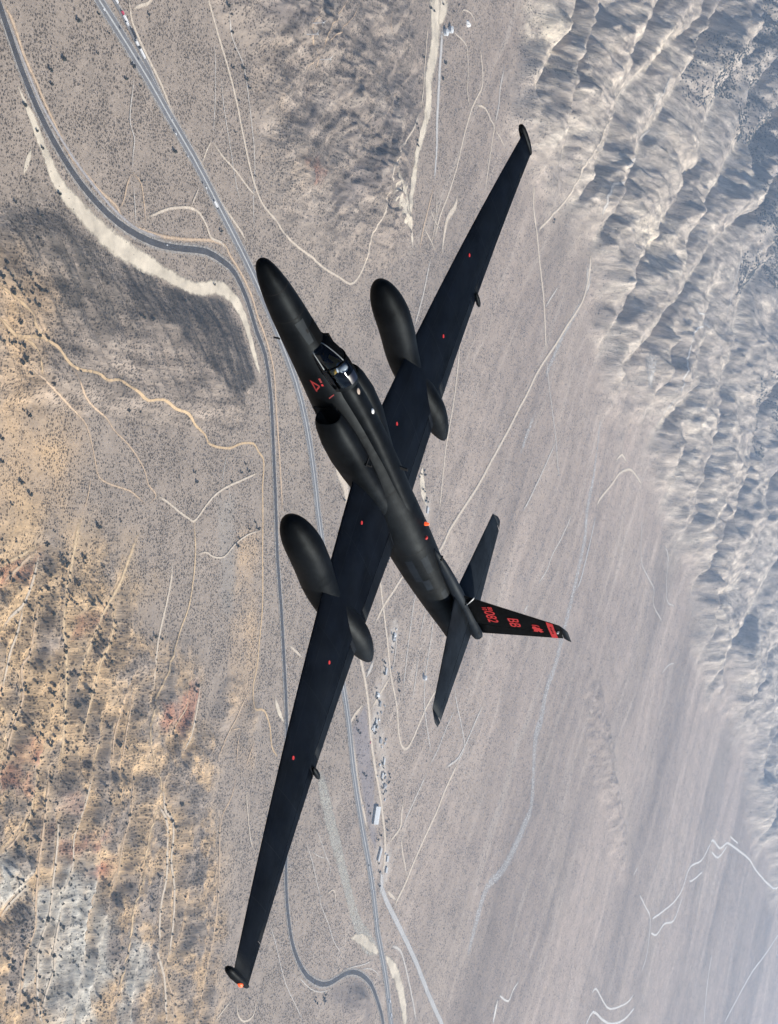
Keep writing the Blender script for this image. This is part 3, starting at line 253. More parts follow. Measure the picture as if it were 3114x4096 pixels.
('wash_left','orange',6.25,[(3004.3,-655.2),(3011.9,-700.9),(3019.4,-746.7),(3025.2,-787.1),(3028.9,-817.6),(3030.8,-842.5),(3030.3,-868.7),(3026.7,-899.7),(3020.7,-932.0),(3014.5,-962.2),(3007.6,-989.8),(3000.5,-1015.5),(2995.8,-1038.3),(2995.1,-1057.1),(2996.8,-1073.1),(2998.5,-1089.2)]),
('wash_left','cream',5.0,[(3112.0,-613.4),(3126.6,-653.2),(3141.2,-693.3),(3154.4,-725.2),(3165.0,-743.4),(3174.1,-753.2),(3183.1,-763.0)]),
('wash_left','orange',6.25,[(2652.6,-530.0),(2654.1,-557.4),(2655.7,-584.7),(2654.9,-608.8),(2649.9,-627.1),(2642.6,-642.1),(2636.1,-658.4),(2631.9,-679.4),(2628.5,-701.8),(2625.0,-720.2),(2621.2,-731.7),(2617.4,-739.4),(2613.5,-747.0)]),
('wash_left','cream',6.25,[(2509.5,-517.1),(2504.6,-536.2),(2499.7,-555.1),(2493.7,-573.6),(2484.6,-591.0),(2474.4,-607.9),(2467.6,-625.2),(2467.9,-643.9),(2471.4,-663.1),(2471.5,-680.8),(2464.8,-695.9),(2454.6,-709.4),(2444.5,-722.8)]),
('wash_left','orange',6.25,[(3063.3,-575.1),(3060.3,-591.4),(3057.3,-607.7),(3051.8,-622.5),(3041.0,-634.9),(3027.9,-645.8),(3017.9,-657.0),(3013.8,-669.4),(3012.7,-682.1),(3011.6,-694.8)]),
('wash_left','orange',6.25,[(2897.4,-840.5),(2894.1,-855.1),(2890.7,-869.7),(2886.3,-882.0),(2880.1,-890.4),(2872.8,-896.5),(2865.6,-902.5)]),
('wash_left','cream',5.0,[(3060.2,-1104.6),(3084.9,-1093.6),(3110.0,-1082.5),(3135.4,-1071.2)]),
('wash_left','cream',6.25,[(3157.3,-1076.3),(3161.3,-1089.2),(3165.2,-1102.0),(3171.2,-1113.1),(3180.3,-1122.3),(3191.4,-1129.8),(3203.6,-1134.6),(3218.4,-1136.7),(3234.4,-1136.1),(3246.4,-1131.5),(3251.5,-1121.1),(3252.5,-1106.6),(3253.6,-1092.2)]),
('wash_left','yellow',8.75,[(2338.1,-482.4),(2335.7,-497.3),(2333.3,-512.1),(2331.4,-526.4),(2330.5,-540.3),(2330.1,-553.7),(2328.4,-565.5),(2323.5,-574.4),(2317.3,-581.6),(2314.3,-589.8),(2316.9,-600.2),(2322.5,-611.7),(2328.2,-623.3)]),
('wash_left','orange',7.5,[(2563.2,-692.9),(2558.7,-707.2),(2554.2,-721.5),(2549.7,-735.8),(2544.7,-750.2),(2539.7,-764.4),(2536.4,-778.4),(2535.7,-791.8),(2536.7,-804.9),(2537.7,-818.0)]),
('wash_road','sand',[2.8,4.8,6.8,9.0,11.6,14.5,16.8,18.3,19.2,20.2,21.3,22.3,23.6,25.3,27.3,29.2,31.1,33.0,34.8,36.3,37.8,39.3,41.3,43.4,44.9,45.4,45.3,44.9,44.4,43.6,42.1,39.2,35.6,32.6,30.5,28.9,28.1,28.5,29.7,30.9,32.0,33.1,33.7,33.3,32.4,31.4,30.5,29.4,28.1,26.4,24.5,22.5,20.4,18.2,15.8,13.3,10.6,7.9],[(2111.9,619.5),(2118.0,613.2),(2124.3,606.8),(2131.3,600.2),(2139.5,592.9),(2148.5,585.3),(2157.4,577.3),(2165.8,568.9),(2174.0,560.1),(2182.5,551.1),(2191.8,541.6),(2201.1,531.8),(2210.2,522.4),(2218.5,513.8),(2226.5,505.5),(2235.6,497.7),(2245.6,490.4),(2256.6,483.4),(2269.4,476.8),(2284.4,470.6),(2300.9,464.6),(2318.2,458.3),(2336.0,451.4),(2355.0,444.2),(2374.3,437.6),(2393.9,431.9),(2414.8,426.9),(2436.5,422.3),(2459.8,418.3),(2484.2,414.7),(2509.3,411.4),(2534.5,408.2),(2559.4,405.1),(2586.5,402.1),(2616.9,398.6),(2649.1,395.1),(2677.8,392.6),(2700.3,391.6),(2719.3,391.8),(2737.7,393.3),(2757.5,397.6),(2776.5,403.2),(2795.5,407.1),(2812.5,407.7),(2828.9,406.5),(2846.5,402.9),(2865.6,396.6),(2885.6,388.0),(2903.9,377.6),(2919.0,365.0),(2932.6,350.8),(2945.4,336.3),(2957.8,322.0),(2969.3,307.5),(2980.6,293.2),(2992.3,279.4),(3003.8,266.0),(3015.9,252.4)]),
('wash_road','sand',[6.0,9.2,12.4,14.0,13.0,10.5,8.0],[(2164.6,529.3),(2162.4,522.3),(2160.1,515.2),(2157.6,507.8),(2155.0,500.0),(2152.3,491.8),(2149.9,483.7)]),
('sandy_strip','sand',[90.0,90.8,91.6,90.0,84.1,75.9,69.0,64.8,61.9,60.0,60.4,61.9,60.0,52.2,41.1,30.0],[(3755.5,1299.3),(3754.9,1294.9),(3753.8,1290.2),(3756.5,1276.6),(3763.6,1245.4),(3774.6,1205.0),(3778.5,1167.4),(3775.3,1140.4),(3768.2,1117.5),(3761.7,1093.1),(3755.7,1063.2),(3761.4,1034.9),(3766.5,1009.4),(3764.2,987.5),(3761.7,968.6),(3756.8,949.1)]),
('sandy_strip','greyw',[21.0,21.1,21.1,21.0,20.7,20.3,19.5,18.2,16.6,15.0,13.5,12.0,10.5],[(3821.1,1226.9),(3822.0,1185.1),(3825.6,1144.2),(3830.4,1104.4),(3832.4,1063.1),(3837.2,1023.4),(3841.5,989.6),(3846.0,966.6),(3850.0,949.5),(3853.1,929.5),(3853.8,902.6),(3855.3,873.2),(3857.2,843.8)]),
('sandy_strip','sand',[60.0,61.4,62.9,60.0,49.9,35.4,21.0],[(3816.2,1311.3),(3816.2,1298.3),(3817.1,1285.6),(3815.3,1272.0),(3809.7,1257.2),(3802.4,1242.0),(3793.6,1226.3)]),
('sandy_strip','sand',[30.0,52.8,75.6,90.0,92.4,86.6,75.0,56.8,32.9,9.0],[(3516.1,802.3),(3541.5,788.1),(3553.7,770.8),(3558.3,753.1),(3608.3,746.0),(3636.7,735.4),(3642.8,722.2),(3673.6,716.8),(3690.5,710.7),(3703.7,703.9)]),
('sandy_strip','sand',[33.0,34.0,35.0,36.0,38.0,40.0,39.0,33.0,24.0,15.0],[(3721.4,883.0),(3724.1,868.8),(3722.7,853.6),(3724.4,837.8),(3723.5,819.0),(3713.6,797.1),(3701.6,775.7),(3686.2,755.5),(3688.6,739.8),(3675.4,721.1)]),
('sandy_strip','sand',[30.0,31.5,33.0,34.0,34.3,34.1,34.0,34.1,34.3,34.0,33.0,31.5,30.0],[(3763.9,1001.0),(3757.6,983.4),(3756.0,967.0),(3751.4,951.6),(3746.7,939.1),(3743.5,928.6),(3739.5,917.9),(3733.9,906.7),(3727.6,895.2),(3724.7,883.8),(3725.2,871.7),(3723.8,858.3),(3724.7,845.5)]),
('sandy_strip','sand',[30.0,25.0,20.1,16.0,13.4,11.7,10.0],[(3642.8,722.2),(3680.1,714.2),(3701.5,702.9),(3737.6,694.9),(3748.5,683.6),(3752.5,671.8),(3756.1,659.9)]),
('sandy_strip','cream',7,[(3721.4,1219.5),(3721.7,1198.3),(3721.7,1177.1),(3721.5,1150.7),(3727.0,1114.9),(3722.6,1071.0),(3717.8,1034.9),(3712.1,1013.0),(3711.6,1000.2),(3703.2,985.3)]),
('sandy_strip','orange',9,[(3857.3,836.0),(3846.7,805.7),(3834.3,775.2),(3824.4,750.6),(3818.3,736.1),(3814.7,727.2),(3811.5,716.8),(3808.8,700.9),(3806.3,683.4),(3803.6,668.5),(3801.7,659.0),(3800.5,652.3),(3799.7,645.6)]),
('sandy_strip','cream',[12.0,17.3,22.5,26.0,26.7,25.7,24.0,21.7,18.7,16.0,13.9,11.9,10.0],[(4023.7,851.6),(4021.0,838.6),(4017.8,825.5),(4010.4,812.1),(3996.1,798.9),(3978.4,785.6),(3964.2,770.4),(3957.0,751.3),(3953.8,730.4),(3951.4,711.6),(3950.3,697.1),(3951.1,684.9),(3951.5,672.6)]),
('sandy_strip','cream',6,[(3810.5,720.5),(3830.7,712.5),(3851.0,704.4),(3869.7,696.4),(3884.5,688.3),(3897.2,680.1),(3908.4,671.7)]),
('sandy_strip','cream',5,[(3877.5,840.3),(3882.9,815.1),(3885.9,789.3),(3886.0,762.8),(3882.0,735.7),(3877.5,708.4),(3873.7,681.3)]),
('sandy_strip','cream',5,[(3923.4,830.3),(3913.7,808.3),(3904.0,786.4),(3896.5,764.9),(3891.9,744.2),(3889.7,723.9),(3890.1,704.1)]),
('sandy_strip','cream',5,[(3838.7,780.9),(3850.2,771.3),(3862.2,761.8),(3877.0,753.2),(3895.3,745.9),(3916.4,739.5),(3935.5,732.7)]),
('sandy_strip','orange',5,[(3090.3,943.3),(3083.9,936.4),(3077.1,929.4),(3062.9,920.8),(3062.9,917.6),(3061.4,914.6),(3060.4,910.5),(3069.6,907.5),(3071.0,901.0),(3065.1,892.4)]),
('sandy_strip','orange',5,[(3090.3,943.3),(3097.5,939.2),(3103.0,934.5),(3105.7,929.9),(3107.3,926.5),(3105.9,923.1),(3103.7,919.5)]),
('sandy_strip','orange',5,[(3089.7,944.7),(3088.3,950.4),(3081.7,954.5),(3082.9,962.0),(3086.8,972.1),(3080.8,980.1),(3087.3,992.5),(3102.1,1007.8),(3109.3,1021.1),(3170.5,1051.8),(3189.1,1068.5),(3208.5,1085.1),(3233.2,1102.2),(3236.2,1109.8),(3233.6,1114.0),(3238.5,1120.8)]),
('sandy_strip','orange',4,[(3087.4,963.3),(3097.7,974.7),(3121.7,990.5),(3131.2,1002.5),(3208.0,1037.2),(3245.0,1060.2),(3262.4,1077.1),(3273.5,1091.9),(3290.0,1108.7),(3302.9,1124.3)]),
('sandy_strip','orange',4,[(3087.5,947.4),(3058.4,947.0),(3054.3,954.1),(3043.2,960.2),(3019.8,964.1),(3021.1,976.8),(3016.4,987.2),(3021.6,999.6),(3032.4,1013.6),(3049.2,1029.5)]),
('sandy_strip','orange',4,[(3503.8,1111.9),(3494.1,1115.6),(3486.2,1119.8),(3476.4,1125.3),(3476.8,1137.3),(3469.9,1149.0),(3471.0,1163.2)]),
('sandy_strip','cream',6,[(3888.1,1239.3),(3921.9,1238.6),(3954.2,1237.2),(3980.2,1234.8),(3994.7,1231.6),(4000.5,1226.7),(4005.4,1217.8),(4013.0,1203.2),(4020.7,1184.8),(4025.5,1166.5),(4026.3,1149.9),(4026.8,1134.2),(4030.1,1118.7),(4040.1,1103.9),(4054.4,1089.7),(4069.5,1075.6)]),
('sandy_strip','cream',6,[(3932.8,1288.9),(3937.5,1297.4),(3942.1,1305.9),(3950.5,1312.5),(3965.8,1316.8),(3986.9,1319.8),(4007.1,1320.1),(4022.7,1315.7),(4037.8,1308.6),(4054.1,1301.8)]),
('valley','cream',9.35,[(4088.3,1262.6),(4096.3,1250.3),(4104.8,1238.2),(4113.5,1224.2),(4122.3,1206.3),(4132.6,1187.0),(4134.4,1167.5),(4125.3,1149.1),(4109.1,1131.2),(4095.1,1115.4),(4085.4,1103.9),(4077.2,1094.3),(4068.6,1079.5),(4055.7,1054.9),(4043.8,1025.6),(4030.9,996.2),(4023.0,969.9),(4015.0,943.8),(4004.6,916.6),(3989.8,887.0),(3970.9,856.2),(3956.0,829.1),(3941.8,807.4),(3928.1,788.6),(3916.8,769.0),(3907.6,746.8),(3898.4,723.4),(3891.1,700.4)]),
('valley','cream',8.5,[(4098.9,1103.9),(4123.2,1108.4),(4147.7,1112.9),(4170.0,1114.1),(4189.9,1109.2),(4206.2,1100.5),(4222.3,1093.6),(4234.6,1090.4),(4243.7,1088.2),(4249.3,1083.3),(4250.8,1075.4),(4249.4,1065.0),(4247.0,1048.5),(4244.2,1022.4),(4239.2,990.1),(4231.8,959.6),(4228.7,936.1),(4228.3,915.5),(4228.3,894.9)]),
('valley','cream',6.8,[(4249.3,1083.3),(4367.4,1047.1)]),
('valley','pale',10.2,[(4249.3,1083.3),(4257.3,1105.6),(4265.6,1128.0),(4270.4,1148.7),(4272.2,1166.7),(4272.1,1183.2),(4273.3,1201.0),(4278.8,1222.0),(4288.6,1245.1),(4295.6,1267.5)]),
('valley','pale',8.5,[(3879.0,659.6),(3871.3,624.9),(3861.6,589.9),(3850.5,556.2),(3835.9,524.3),(3821.6,494.0),(3806.9,463.7)]),
('valley','cream',10.2,[(4141.4,471.8),(4140.4,429.8),(4136.6,387.6),(4135.8,349.9),(4132.7,318.4),(4127.3,291.0),(4120.9,265.0),(4114.6,240.1),(4108.9,216.7),(4106.7,193.1),(4105.4,168.7),(4104.1,143.8),(4104.0,118.1),(4102.1,88.8),(4099.5,58.5),(4097.7,34.9),(4095.2,22.6),(4092.8,16.8),(4090.5,11.1)]),
('valley','cream',15.299999999999999,[(4602.3,1006.4),(4622.5,984.4),(4632.8,960.1),(4642.3,936.6),(4656.9,915.9),(4679.6,897.6),(4691.2,876.8),(4705.9,855.8),(4721.4,834.4),(4735.0,811.4),(4752.5,786.7),(4768.1,760.3),(4784.4,734.9),(4802.5,714.2),(4814.5,693.5),(4830.3,665.8),(4847.2,625.4),(4864.8,577.4),(4885.2,529.3)]),
('valley','pale',8.5,[(4885.2,529.3),(4899.4,506.0),(4913.1,482.5),(4929.0,456.9),(4950.8,428.2),(4976.8,397.4),(5000.1,366.2),(5021.0,334.3),(5047.0,302.5),(5068.6,272.9),(5080.6,246.1),(5090.4,221.8),(5102.1,200.3),(5114.4,182.5),(5125.9,167.4),(5139.0,152.3)]),
('valley','pale',10.2,[(4830.3,665.8),(4954.7,757.5)]),
('valley','pale',10.2,[(5068.6,272.9),(5027.8,236.7),(4987.7,201.1),(4948.7,166.5),(4912.2,131.1),(4874.5,96.6),(4841.2,69.4),(4819.5,53.5),(4805.5,44.5),(4790.8,35.5)]),
('valley','cream',15.299999999999999,[(5226.0,908.8),(5233.7,886.4),(5243.2,864.3),(5250.6,841.2),(5248.4,814.2),(5241.7,785.9),(5229.9,760.8),(5216.2,743.2),(5200.8,729.3),(5176.8,712.0),(5140.3,687.6),(5096.0,660.2),(5058.7,635.0),(5028.1,613.6),(5002.3,594.0),(4976.9,574.8),(4949.2,555.8),(4919.3,537.0),(4889.4,517.8),(4857.5,498.0),(4829.5,478.2),(4801.3,457.4),(4773.4,434.0),(4750.4,410.0),(4730.3,388.5),(4710.7,372.4),(4693.0,358.6),(4671.9,340.9),(4644.4,316.5),(4613.9,288.5),(4580.5,259.5),(4544.3,229.6),(4504.1,198.9),(4468.1,170.3),(4439.8,145.1),(4414.9,121.8),(4386.3,99.1),(4354.4,77.1),(4321.8,55.8),(4289.4,33.9),(4254.6,9.9),(4214.1,-14.7),(4183.7,-36.5),(4167.1,-52.4),(4156.3,-65.9),(4135.6,-83.6),(4096.6,-109.1),(4051.2,-138.4),(4003.2,-167.1)]),
('valley','cream',13.6,[(4698.6,878.2),(4754.7,909.6),(4785.8,936.6),(4854.6,970.3),(4891.9,994.5),(4922.1,1016.3),(4928.9,1038.8),(4928.4,1070.3),(4937.3,1109.1),(4919.8,1138.6),(4940.0,1167.3),(4968.1,1194.8),(5031.1,1238.0),(5032.0,1280.8),(5263.5,1391.0),(5321.9,1453.9),(5396.3,1511.8),(5440.7,1557.3),(5466.7,1597.9)]),
('valley','pale',10.2,[(5325.0,54.0),(5289.8,24.3),(5260.6,-5.1),(5226.9,-31.2),(5196.4,-52.4),(5160.7,-70.5),(5135.4,-88.4),(5118.9,-107.4),(5104.8,-126.3),(5086.6,-144.0),(5061.7,-159.7),(5033.3,-174.2),(5007.1,-188.6)]),
('valley','pale',13.6,[(4930.2,-251.4),(4888.0,-274.7)]),
('valley','pale',8.5,[(4490.6,185.2),(4533.1,233.2)]),
('valley','pale',10.2,[(6239.2,86.2),(6257.1,22.4),(6259.7,-41.5),(6282.8,-93.0),(6313.3,-123.8),(6353.3,-142.0),(6400.3,-159.2),(6452.2,-178.4),(6500.5,-196.5),(6531.0,-215.2),(6536.5,-235.3),(6529.1,-256.0),(6542.7,-277.8),(6593.0,-301.3),(6663.9,-326.2),(6733.5,-351.6)]),
('valley','pale',10.2,[(6781.4,-571.9),(6829.3,-560.5),(6879.2,-549.1),(6912.3,-539.9),(6945.1,-536.8),(6980.5,-537.5),(7014.5,-538.1)]),
('valley','pale',10.2,[(6633.5,-39.0),(6651.2,-48.6),(6670.4,-58.2),(6684.6,-82.0),(6725.7,-135.6),(6743.8,-203.5),(6766.8,-255.9),(6811.9,-277.9),(6866.7,-284.2),(6931.8,-291.0)]),
('valley','cream',15.299999999999999,[(5598.6,73.2),(5605.0,83.5),(5611.5,93.8),(5629.4,107.0),(5668.2,126.0),(5715.8,148.1),(5763.7,168.5),(5804.7,185.6),(5834.4,200.5),(5865.3,213.1),(5900.0,223.4),(5940.6,231.4),(5980.6,235.8),(6015.0,235.7),(6047.0,231.8),(6074.3,225.0),(6106.7,215.0),(6146.4,202.5),(6192.1,190.0)]),
('valley','cream',15.299999999999999,[(5770.2,252.7),(5781.0,259.6),(5791.8,266.4),(5805.4,272.2),(5821.8,277.1),(5852.8,281.6),(5872.4,281.7),(5901.3,276.6),(5927.3,267.5),(5951.3,258.2)]),
('settlement','cream',11.9,[(3730.0,-155.1),(3742.6,-180.0),(3757.3,-205.1),(3771.4,-232.4),(3787.6,-264.3),(3804.7,-298.5),(3821.2,-330.9),(3835.5,-359.8),(3848.4,-386.6),(3861.4,-411.4),(3875.0,-433.9),(3890.2,-454.5),(3902.8,-473.2),(3913.3,-489.7),(3922.7,-504.5),(3929.6,-519.1),(3935.8,-534.6),(3941.6,-550.1),(3948.0,-564.8),(3957.6,-579.4),(3968.3,-593.1),(3978.6,-603.9),(3987.9,-611.0),(3996.9,-615.2),(4006.9,-616.7),(4016.7,-616.3),(4027.9,-613.3),(4041.6,-605.7),(4058.6,-591.2),(4076.5,-571.8),(4095.5,-552.8),(4114.2,-535.5),(4133.3,-518.6),(4152.0,-502.9),(4171.7,-489.4),(4190.6,-477.0),(4210.2,-464.5)]),
('settlement','cream',11.9,[(3896.1,-150.9),(3873.5,-167.1),(3851.8,-183.1),(3831.7,-198.1),(3812.3,-211.1),(3795.5,-223.2),(3776.9,-236.4),(3759.1,-251.9),(3742.0,-268.6),(3724.7,-285.2)]),
('settlement','cream',11.9,[(3862.0,-415.3),(3841.7,-430.1),(3821.5,-444.6),(3801.5,-458.6),(3782.4,-471.8),(3763.7,-484.5),(3744.8,-497.0)]),
('settlement','cream',17.0,[(3643.3,-343.0),(3654.0,-355.6),(3664.3,-368.2),(3674.9,-382.2),(3686.0,-397.8),(3697.6,-414.7),(3709.8,-433.5),(3721.2,-455.0),(3732.2,-478.3),(3740.9,-500.6),(3749.3,-521.1),(3755.4,-540.5),(3764.3,-560.3),(3775.0,-581.7),(3788.4,-603.5),(3798.3,-621.8),(3804.2,-633.4),(3809.1,-641.8),(3817.0,-653.8),(3830.5,-672.7),(3847.6,-695.3),(3861.5,-718.0),(3873.3,-740.7),(3884.5,-764.0),(3895.4,-785.6),(3904.5,-803.5),(3910.9,-819.2),(3916.0,-836.1),(3921.8,-856.9),(3927.2,-879.1),(3930.5,-898.4),(3929.8,-912.2),(3925.4,-922.6),(3920.5,-932.9)]),
('settlement','cream',13.6,[(3708.8,-473.5),(3683.8,-485.6),(3659.4,-497.6),(3641.6,-508.1),(3634.0,-515.0),(3633.5,-520.6),(3636.9,-530.2),(3644.8,-547.8),(3656.5,-569.5),(3667.8,-589.5),(3675.5,-603.9),(3682.4,-616.6),(3691.1,-632.5),(3702.0,-653.9),(3714.6,-678.7),(3730.8,-705.7),(3750.8,-735.2),(3775.0,-767.3),(3799.5,-799.8)]),
('settlement','pale',7.6499999999999995,[(3985.7,-187.3),(3983.7,-189.1),(3981.7,-190.9),(3978.0,-203.4),(3972.8,-234.2),(3968.8,-275.7),(3962.9,-316.2),(3957.6,-353.6),(3955.8,-390.4),(3952.7,-420.3),(3952.0,-439.4),(3952.4,-452.0),(3952.6,-464.5)]),
('settlement','pale',6.8,[(4064.3,-237.2),(4058.9,-250.0),(4053.8,-262.8),(4049.2,-277.9),(4044.0,-296.8),(4037.0,-317.8),(4031.2,-338.8)]),
('settlement','pale',8.5,[(4125.1,-271.5),(4119.3,-310.7),(4117.2,-350.1),(4111.3,-383.6),(4105.5,-407.1),(4102.7,-425.3),(4102.5,-445.4),(4104.8,-469.4),(4111.6,-495.6),(4123.6,-525.9),(4142.8,-562.5),(4170.7,-604.0),(4199.7,-646.1)]),
('settlement','pale',8.5,[(4037.9,-367.7),(4036.0,-389.4),(4035.4,-411.1),(4033.0,-433.1),(4030.1,-455.8),(4027.9,-479.0),(4024.8,-502.1)]),
('settlement','pale',6.8,[(3873.2,-289.4),(3875.3,-310.9),(3877.7,-332.4),(3879.1,-353.0),(3877.5,-372.0),(3873.6,-389.9),(3870.6,-407.9)]),
('settlement','pale',8.5,[(4332.1,-476.4),(4344.2,-494.3),(4356.9,-512.3),(4366.7,-530.9),(4384.8,-552.3),(4410.3,-575.6),(4422.4,-597.0),(4439.2,-618.4),(4455.3,-639.3),(4459.6,-658.3),(4447.3,-674.1),(4422.3,-687.4),(4399.4,-700.8)]),
('settlement','pale',10.2,[(4592.5,-538.5),(4574.5,-553.4),(4556.1,-568.1),(4538.9,-584.5),(4519.7,-603.5),(4496.7,-623.4),(4473.2,-641.6),(4454.3,-658.1),(4432.8,-672.7),(4406.7,-683.9),(4379.4,-691.3),(4347.0,-695.3),(4314.2,-699.2)]),
('settlement','pale',6.8,[(4356.4,-534.6),(4337.6,-551.8),(4317.7,-568.7),(4299.1,-586.6),(4280.4,-606.6),(4261.0,-627.3),(4242.4,-645.9),(4222.1,-660.4),(4203.4,-673.0),(4184.0,-685.4)]),
('settlement','cream',13.6,[(4422.2,-693.1),(4416.2,-696.6),(4411.0,-700.1),(4400.6,-708.5),(4379.1,-724.8),(4352.8,-745.9),(4330.0,-766.2),(4313.4,-783.2),(4299.0,-799.5),(4282.2,-816.3),(4262.2,-834.1),(4240.3,-852.4),(4217.2,-871.7),(4193.3,-893.3),(4167.3,-915.6),(4143.2,-936.5),(4122.3,-955.6),(4104.6,-973.7),(4087.8,-989.6),(4069.4,-1002.0),(4052.9,-1012.5),(4040.0,-1022.1),(4032.2,-1031.2),(4027.5,-1039.4),(4022.3,-1047.5)]),
('settlement','cream',13.6,[(4040.2,-1023.0),(3960.1,-979.7)]),
('settlement','pale',8.5,[(4185.8,-694.1),(4165.9,-710.4),(4145.5,-726.5),(4128.7,-742.1),(4112.9,-755.7),(4097.4,-768.4),(4083.4,-782.1),(4067.1,-797.3),(4047.6,-812.7),(4029.6,-828.3)]),
('settlement','cream',10.2,[(4041.8,-834.1),(4039.9,-847.2),(4038.4,-860.3),(4041.0,-875.0),(4050.4,-892.6),(4063.4,-911.7),(4074.8,-929.6),(4083.1,-945.2),(4091.5,-960.1),(4101.0,-975.3)]),
('settlement','cream',[6.0,9.9,13.7,16.0,15.6,13.7,12.0,11.2,10.6,10.0],[(4022.1,-741.3),(4021.0,-758.0),(4019.7,-774.6),(4018.5,-789.9),(4020.5,-803.4),(4024.3,-815.8),(4019.1,-826.9),(4001.2,-836.5),(3975.1,-844.8),(3946.9,-852.5)]),
('settlement','grey2',22.099999999999998,[(3909.1,-950.9),(3917.4,-958.4),(3924.4,-965.7),(3933.5,-975.0),(3946.7,-988.1),(3962.0,-1003.3),(3980.6,-1019.8),(3998.5,-1035.9),(4017.4,-1052.6),(4040.4,-1071.4),(4066.5,-1091.9),(4095.6,-1114.1),(4125.0,-1137.9),(4156.1,-1163.8),(4190.1,-1192.0),(4222.1,-1221.3),(4257.8,-1254.4),(4289.8,-1288.2),(4326.4,-1321.8),(4354.3,-1350.4),(4385.1,-1378.3),(4415.9,-1404.1),(4439.5,-1424.5),(4459.2,-1441.5),(4480.3,-1458.8),(4498.9,-1476.1),(4514.2,-1492.3),(4532.9,-1509.7)]),
('settlement','pale',11.9,[(4024.3,-1137.7),(4048.7,-1145.9),(4076.2,-1155.1),(4098.7,-1165.8),(4115.6,-1179.4),(4127.1,-1194.5),(4139.5,-1211.7),(4156.5,-1232.2),(4172.5,-1254.2),(4187.5,-1277.0),(4206.8,-1302.8),(4226.7,-1329.8),(4240.6,-1353.2),(4252.8,-1372.8),(4263.4,-1390.2),(4272.8,-1407.1)]),
('settlement','greyw',[10.0,16.1,22.1,26.0,26.5,24.8,22.0,18.1,13.0,8.0],[(3912.6,-923.6),(3916.3,-930.7),(3920.5,-938.0),(3923.9,-945.5),(3926.6,-954.0),(3928.4,-962.7),(3927.7,-970.1),(3923.1,-975.1),(3916.1,-978.9),(3909.1,-982.7)]),
('settlement','cream',8.5,[(3251.1,-312.7),(3258.0,-314.7),(3265.0,-316.7),(3275.5,-320.6),(3293.1,-327.6),(3314.0,-336.6),(3335.2,-345.7)]),
('settlement','sand',[4.0,8.9,13.8,16.0,13.8,8.9,4.0],[(3208.1,-419.3),(3216.1,-431.3),(3224.4,-443.3),(3233.9,-455.1),(3245.8,-466.5),(3258.5,-477.7),(3271.1,-488.9)]),
('settlement','pale',[4.0,10.4,16.9,20.0,17.6,11.8,6.0],[(3741.4,-366.3),(3737.5,-373.7),(3733.2,-381.0),(3727.4,-388.6),(3719.0,-396.8),(3709.5,-405.3),(3700.3,-413.9)]),
('settlement','cream',[8.0,13.3,18.7,24.0,30.8,37.6,40.0,35.0,25.5,16.0],[(3401.4,120.7),(3412.2,106.9),(3423.2,93.1),(3435.7,80.1),(3453.4,69.3),(3472.0,59.3),(3486.2,46.7),(3493.4,29.6),(3496.0,9.9),(3498.5,-9.7)]),
('settlement','sand',[10.0,19.0,28.1,34.0,35.4,33.7,30.0,24.0,16.0,8.0],[(3954.4,125.7),(3952.0,113.8),(3950.1,102.0),(3951.8,89.4),(3959.4,75.2),(3971.7,60.2),(3984.0,46.6),(3994.7,35.3),(4003.9,25.3),(4013.1,15.2)]),
('wash_low','scrubwash',[30.0,37.3,44.7,50.0,52.1,52.3,52.0,51.9,51.3,50.0,47.6,44.4,42.0,40.7,40.1,40.0,39.8,40.0,42.0,48.6,57.0,60.0,53.6,41.8,30.0],[(3481.8,-621.0),(3494.2,-640.5),(3506.5,-660.1),(3518.4,-679.7),(3531.9,-699.4),(3547.1,-719.4),(3562.4,-740.4),(3580.6,-763.3),(3598.4,-786.9),(3617.2,-811.4),(3634.3,-836.0),(3654.2,-861.9),(3674.0,-888.0),(3695.3,-915.0),(3714.2,-941.7),(3733.3,-966.9),(3751.4,-989.7),(3768.9,-1010.7),(3787.7,-1031.3),(3809.5,-1052.3),(3830.2,-1072.2),(3854.0,-1091.0),(3880.7,-1107.6),(3909.0,-1122.7),(3938.1,-1138.1)]),
('wash_low','sand',[10.0,18.9,27.8,34.0,36.7,36.7,34.0,27.8,18.9,10.0],[(3756.0,-1063.6),(3779.7,-1069.1),(3803.4,-1074.7),(3823.8,-1081.0),(3844.7,-1090.7),(3866.2,-1102.4),(3888.2,-1113.8),(3909.8,-1123.8),(3932.2,-1133.7),(3954.4,-1143.5)]),
('wash_low','sand',[10.0,20.9,31.8,40.0,44.2,45.8,46.0,45.0,42.7,40.0,37.0,33.5,30.0],[(3992.2,-1155.5),(4011.0,-1169.8),(4030.2,-1184.4),(4049.7,-1200.5),(4073.0,-1219.6),(4093.6,-1239.5),(4111.6,-1259.7),(4128.3,-1280.8),(4142.4,-1302.2),(4154.9,-1324.2),(4167.6,-1347.6),(4182.4,-1372.7),(4194.9,-1397.3)]),
('wash_low','pale',4,[(3482.1,-747.6),(3496.9,-761.9),(3511.6,-776.3),(3525.7,-790.3),(3537.2,-803.3),(3547.7,-815.7),(3558.3,-828.2),(3572.2,-841.4),(3586.2,-854.6),(3593.1,-867.1),(3590.7,-878.8),(3583.1,-890.1),(3575.7,-901.4)]),
('wash_low','pale',4,[(3578.8,-916.7),(3566.5,-920.5),(3554.3,-924.2),(3547.8,-929.7),(3550.7,-937.9),(3559.9,-948.0),(3571.5,-959.9),(3584.9,-973.9),(3601.4,-989.9),(3616.3,-1005.6),(3628.5,-1020.5),(3638.7,-1035.0),(3651.6,-1050.0),(3671.1,-1066.6),(3694.2,-1084.1),(3717.3,-1101.6)]),
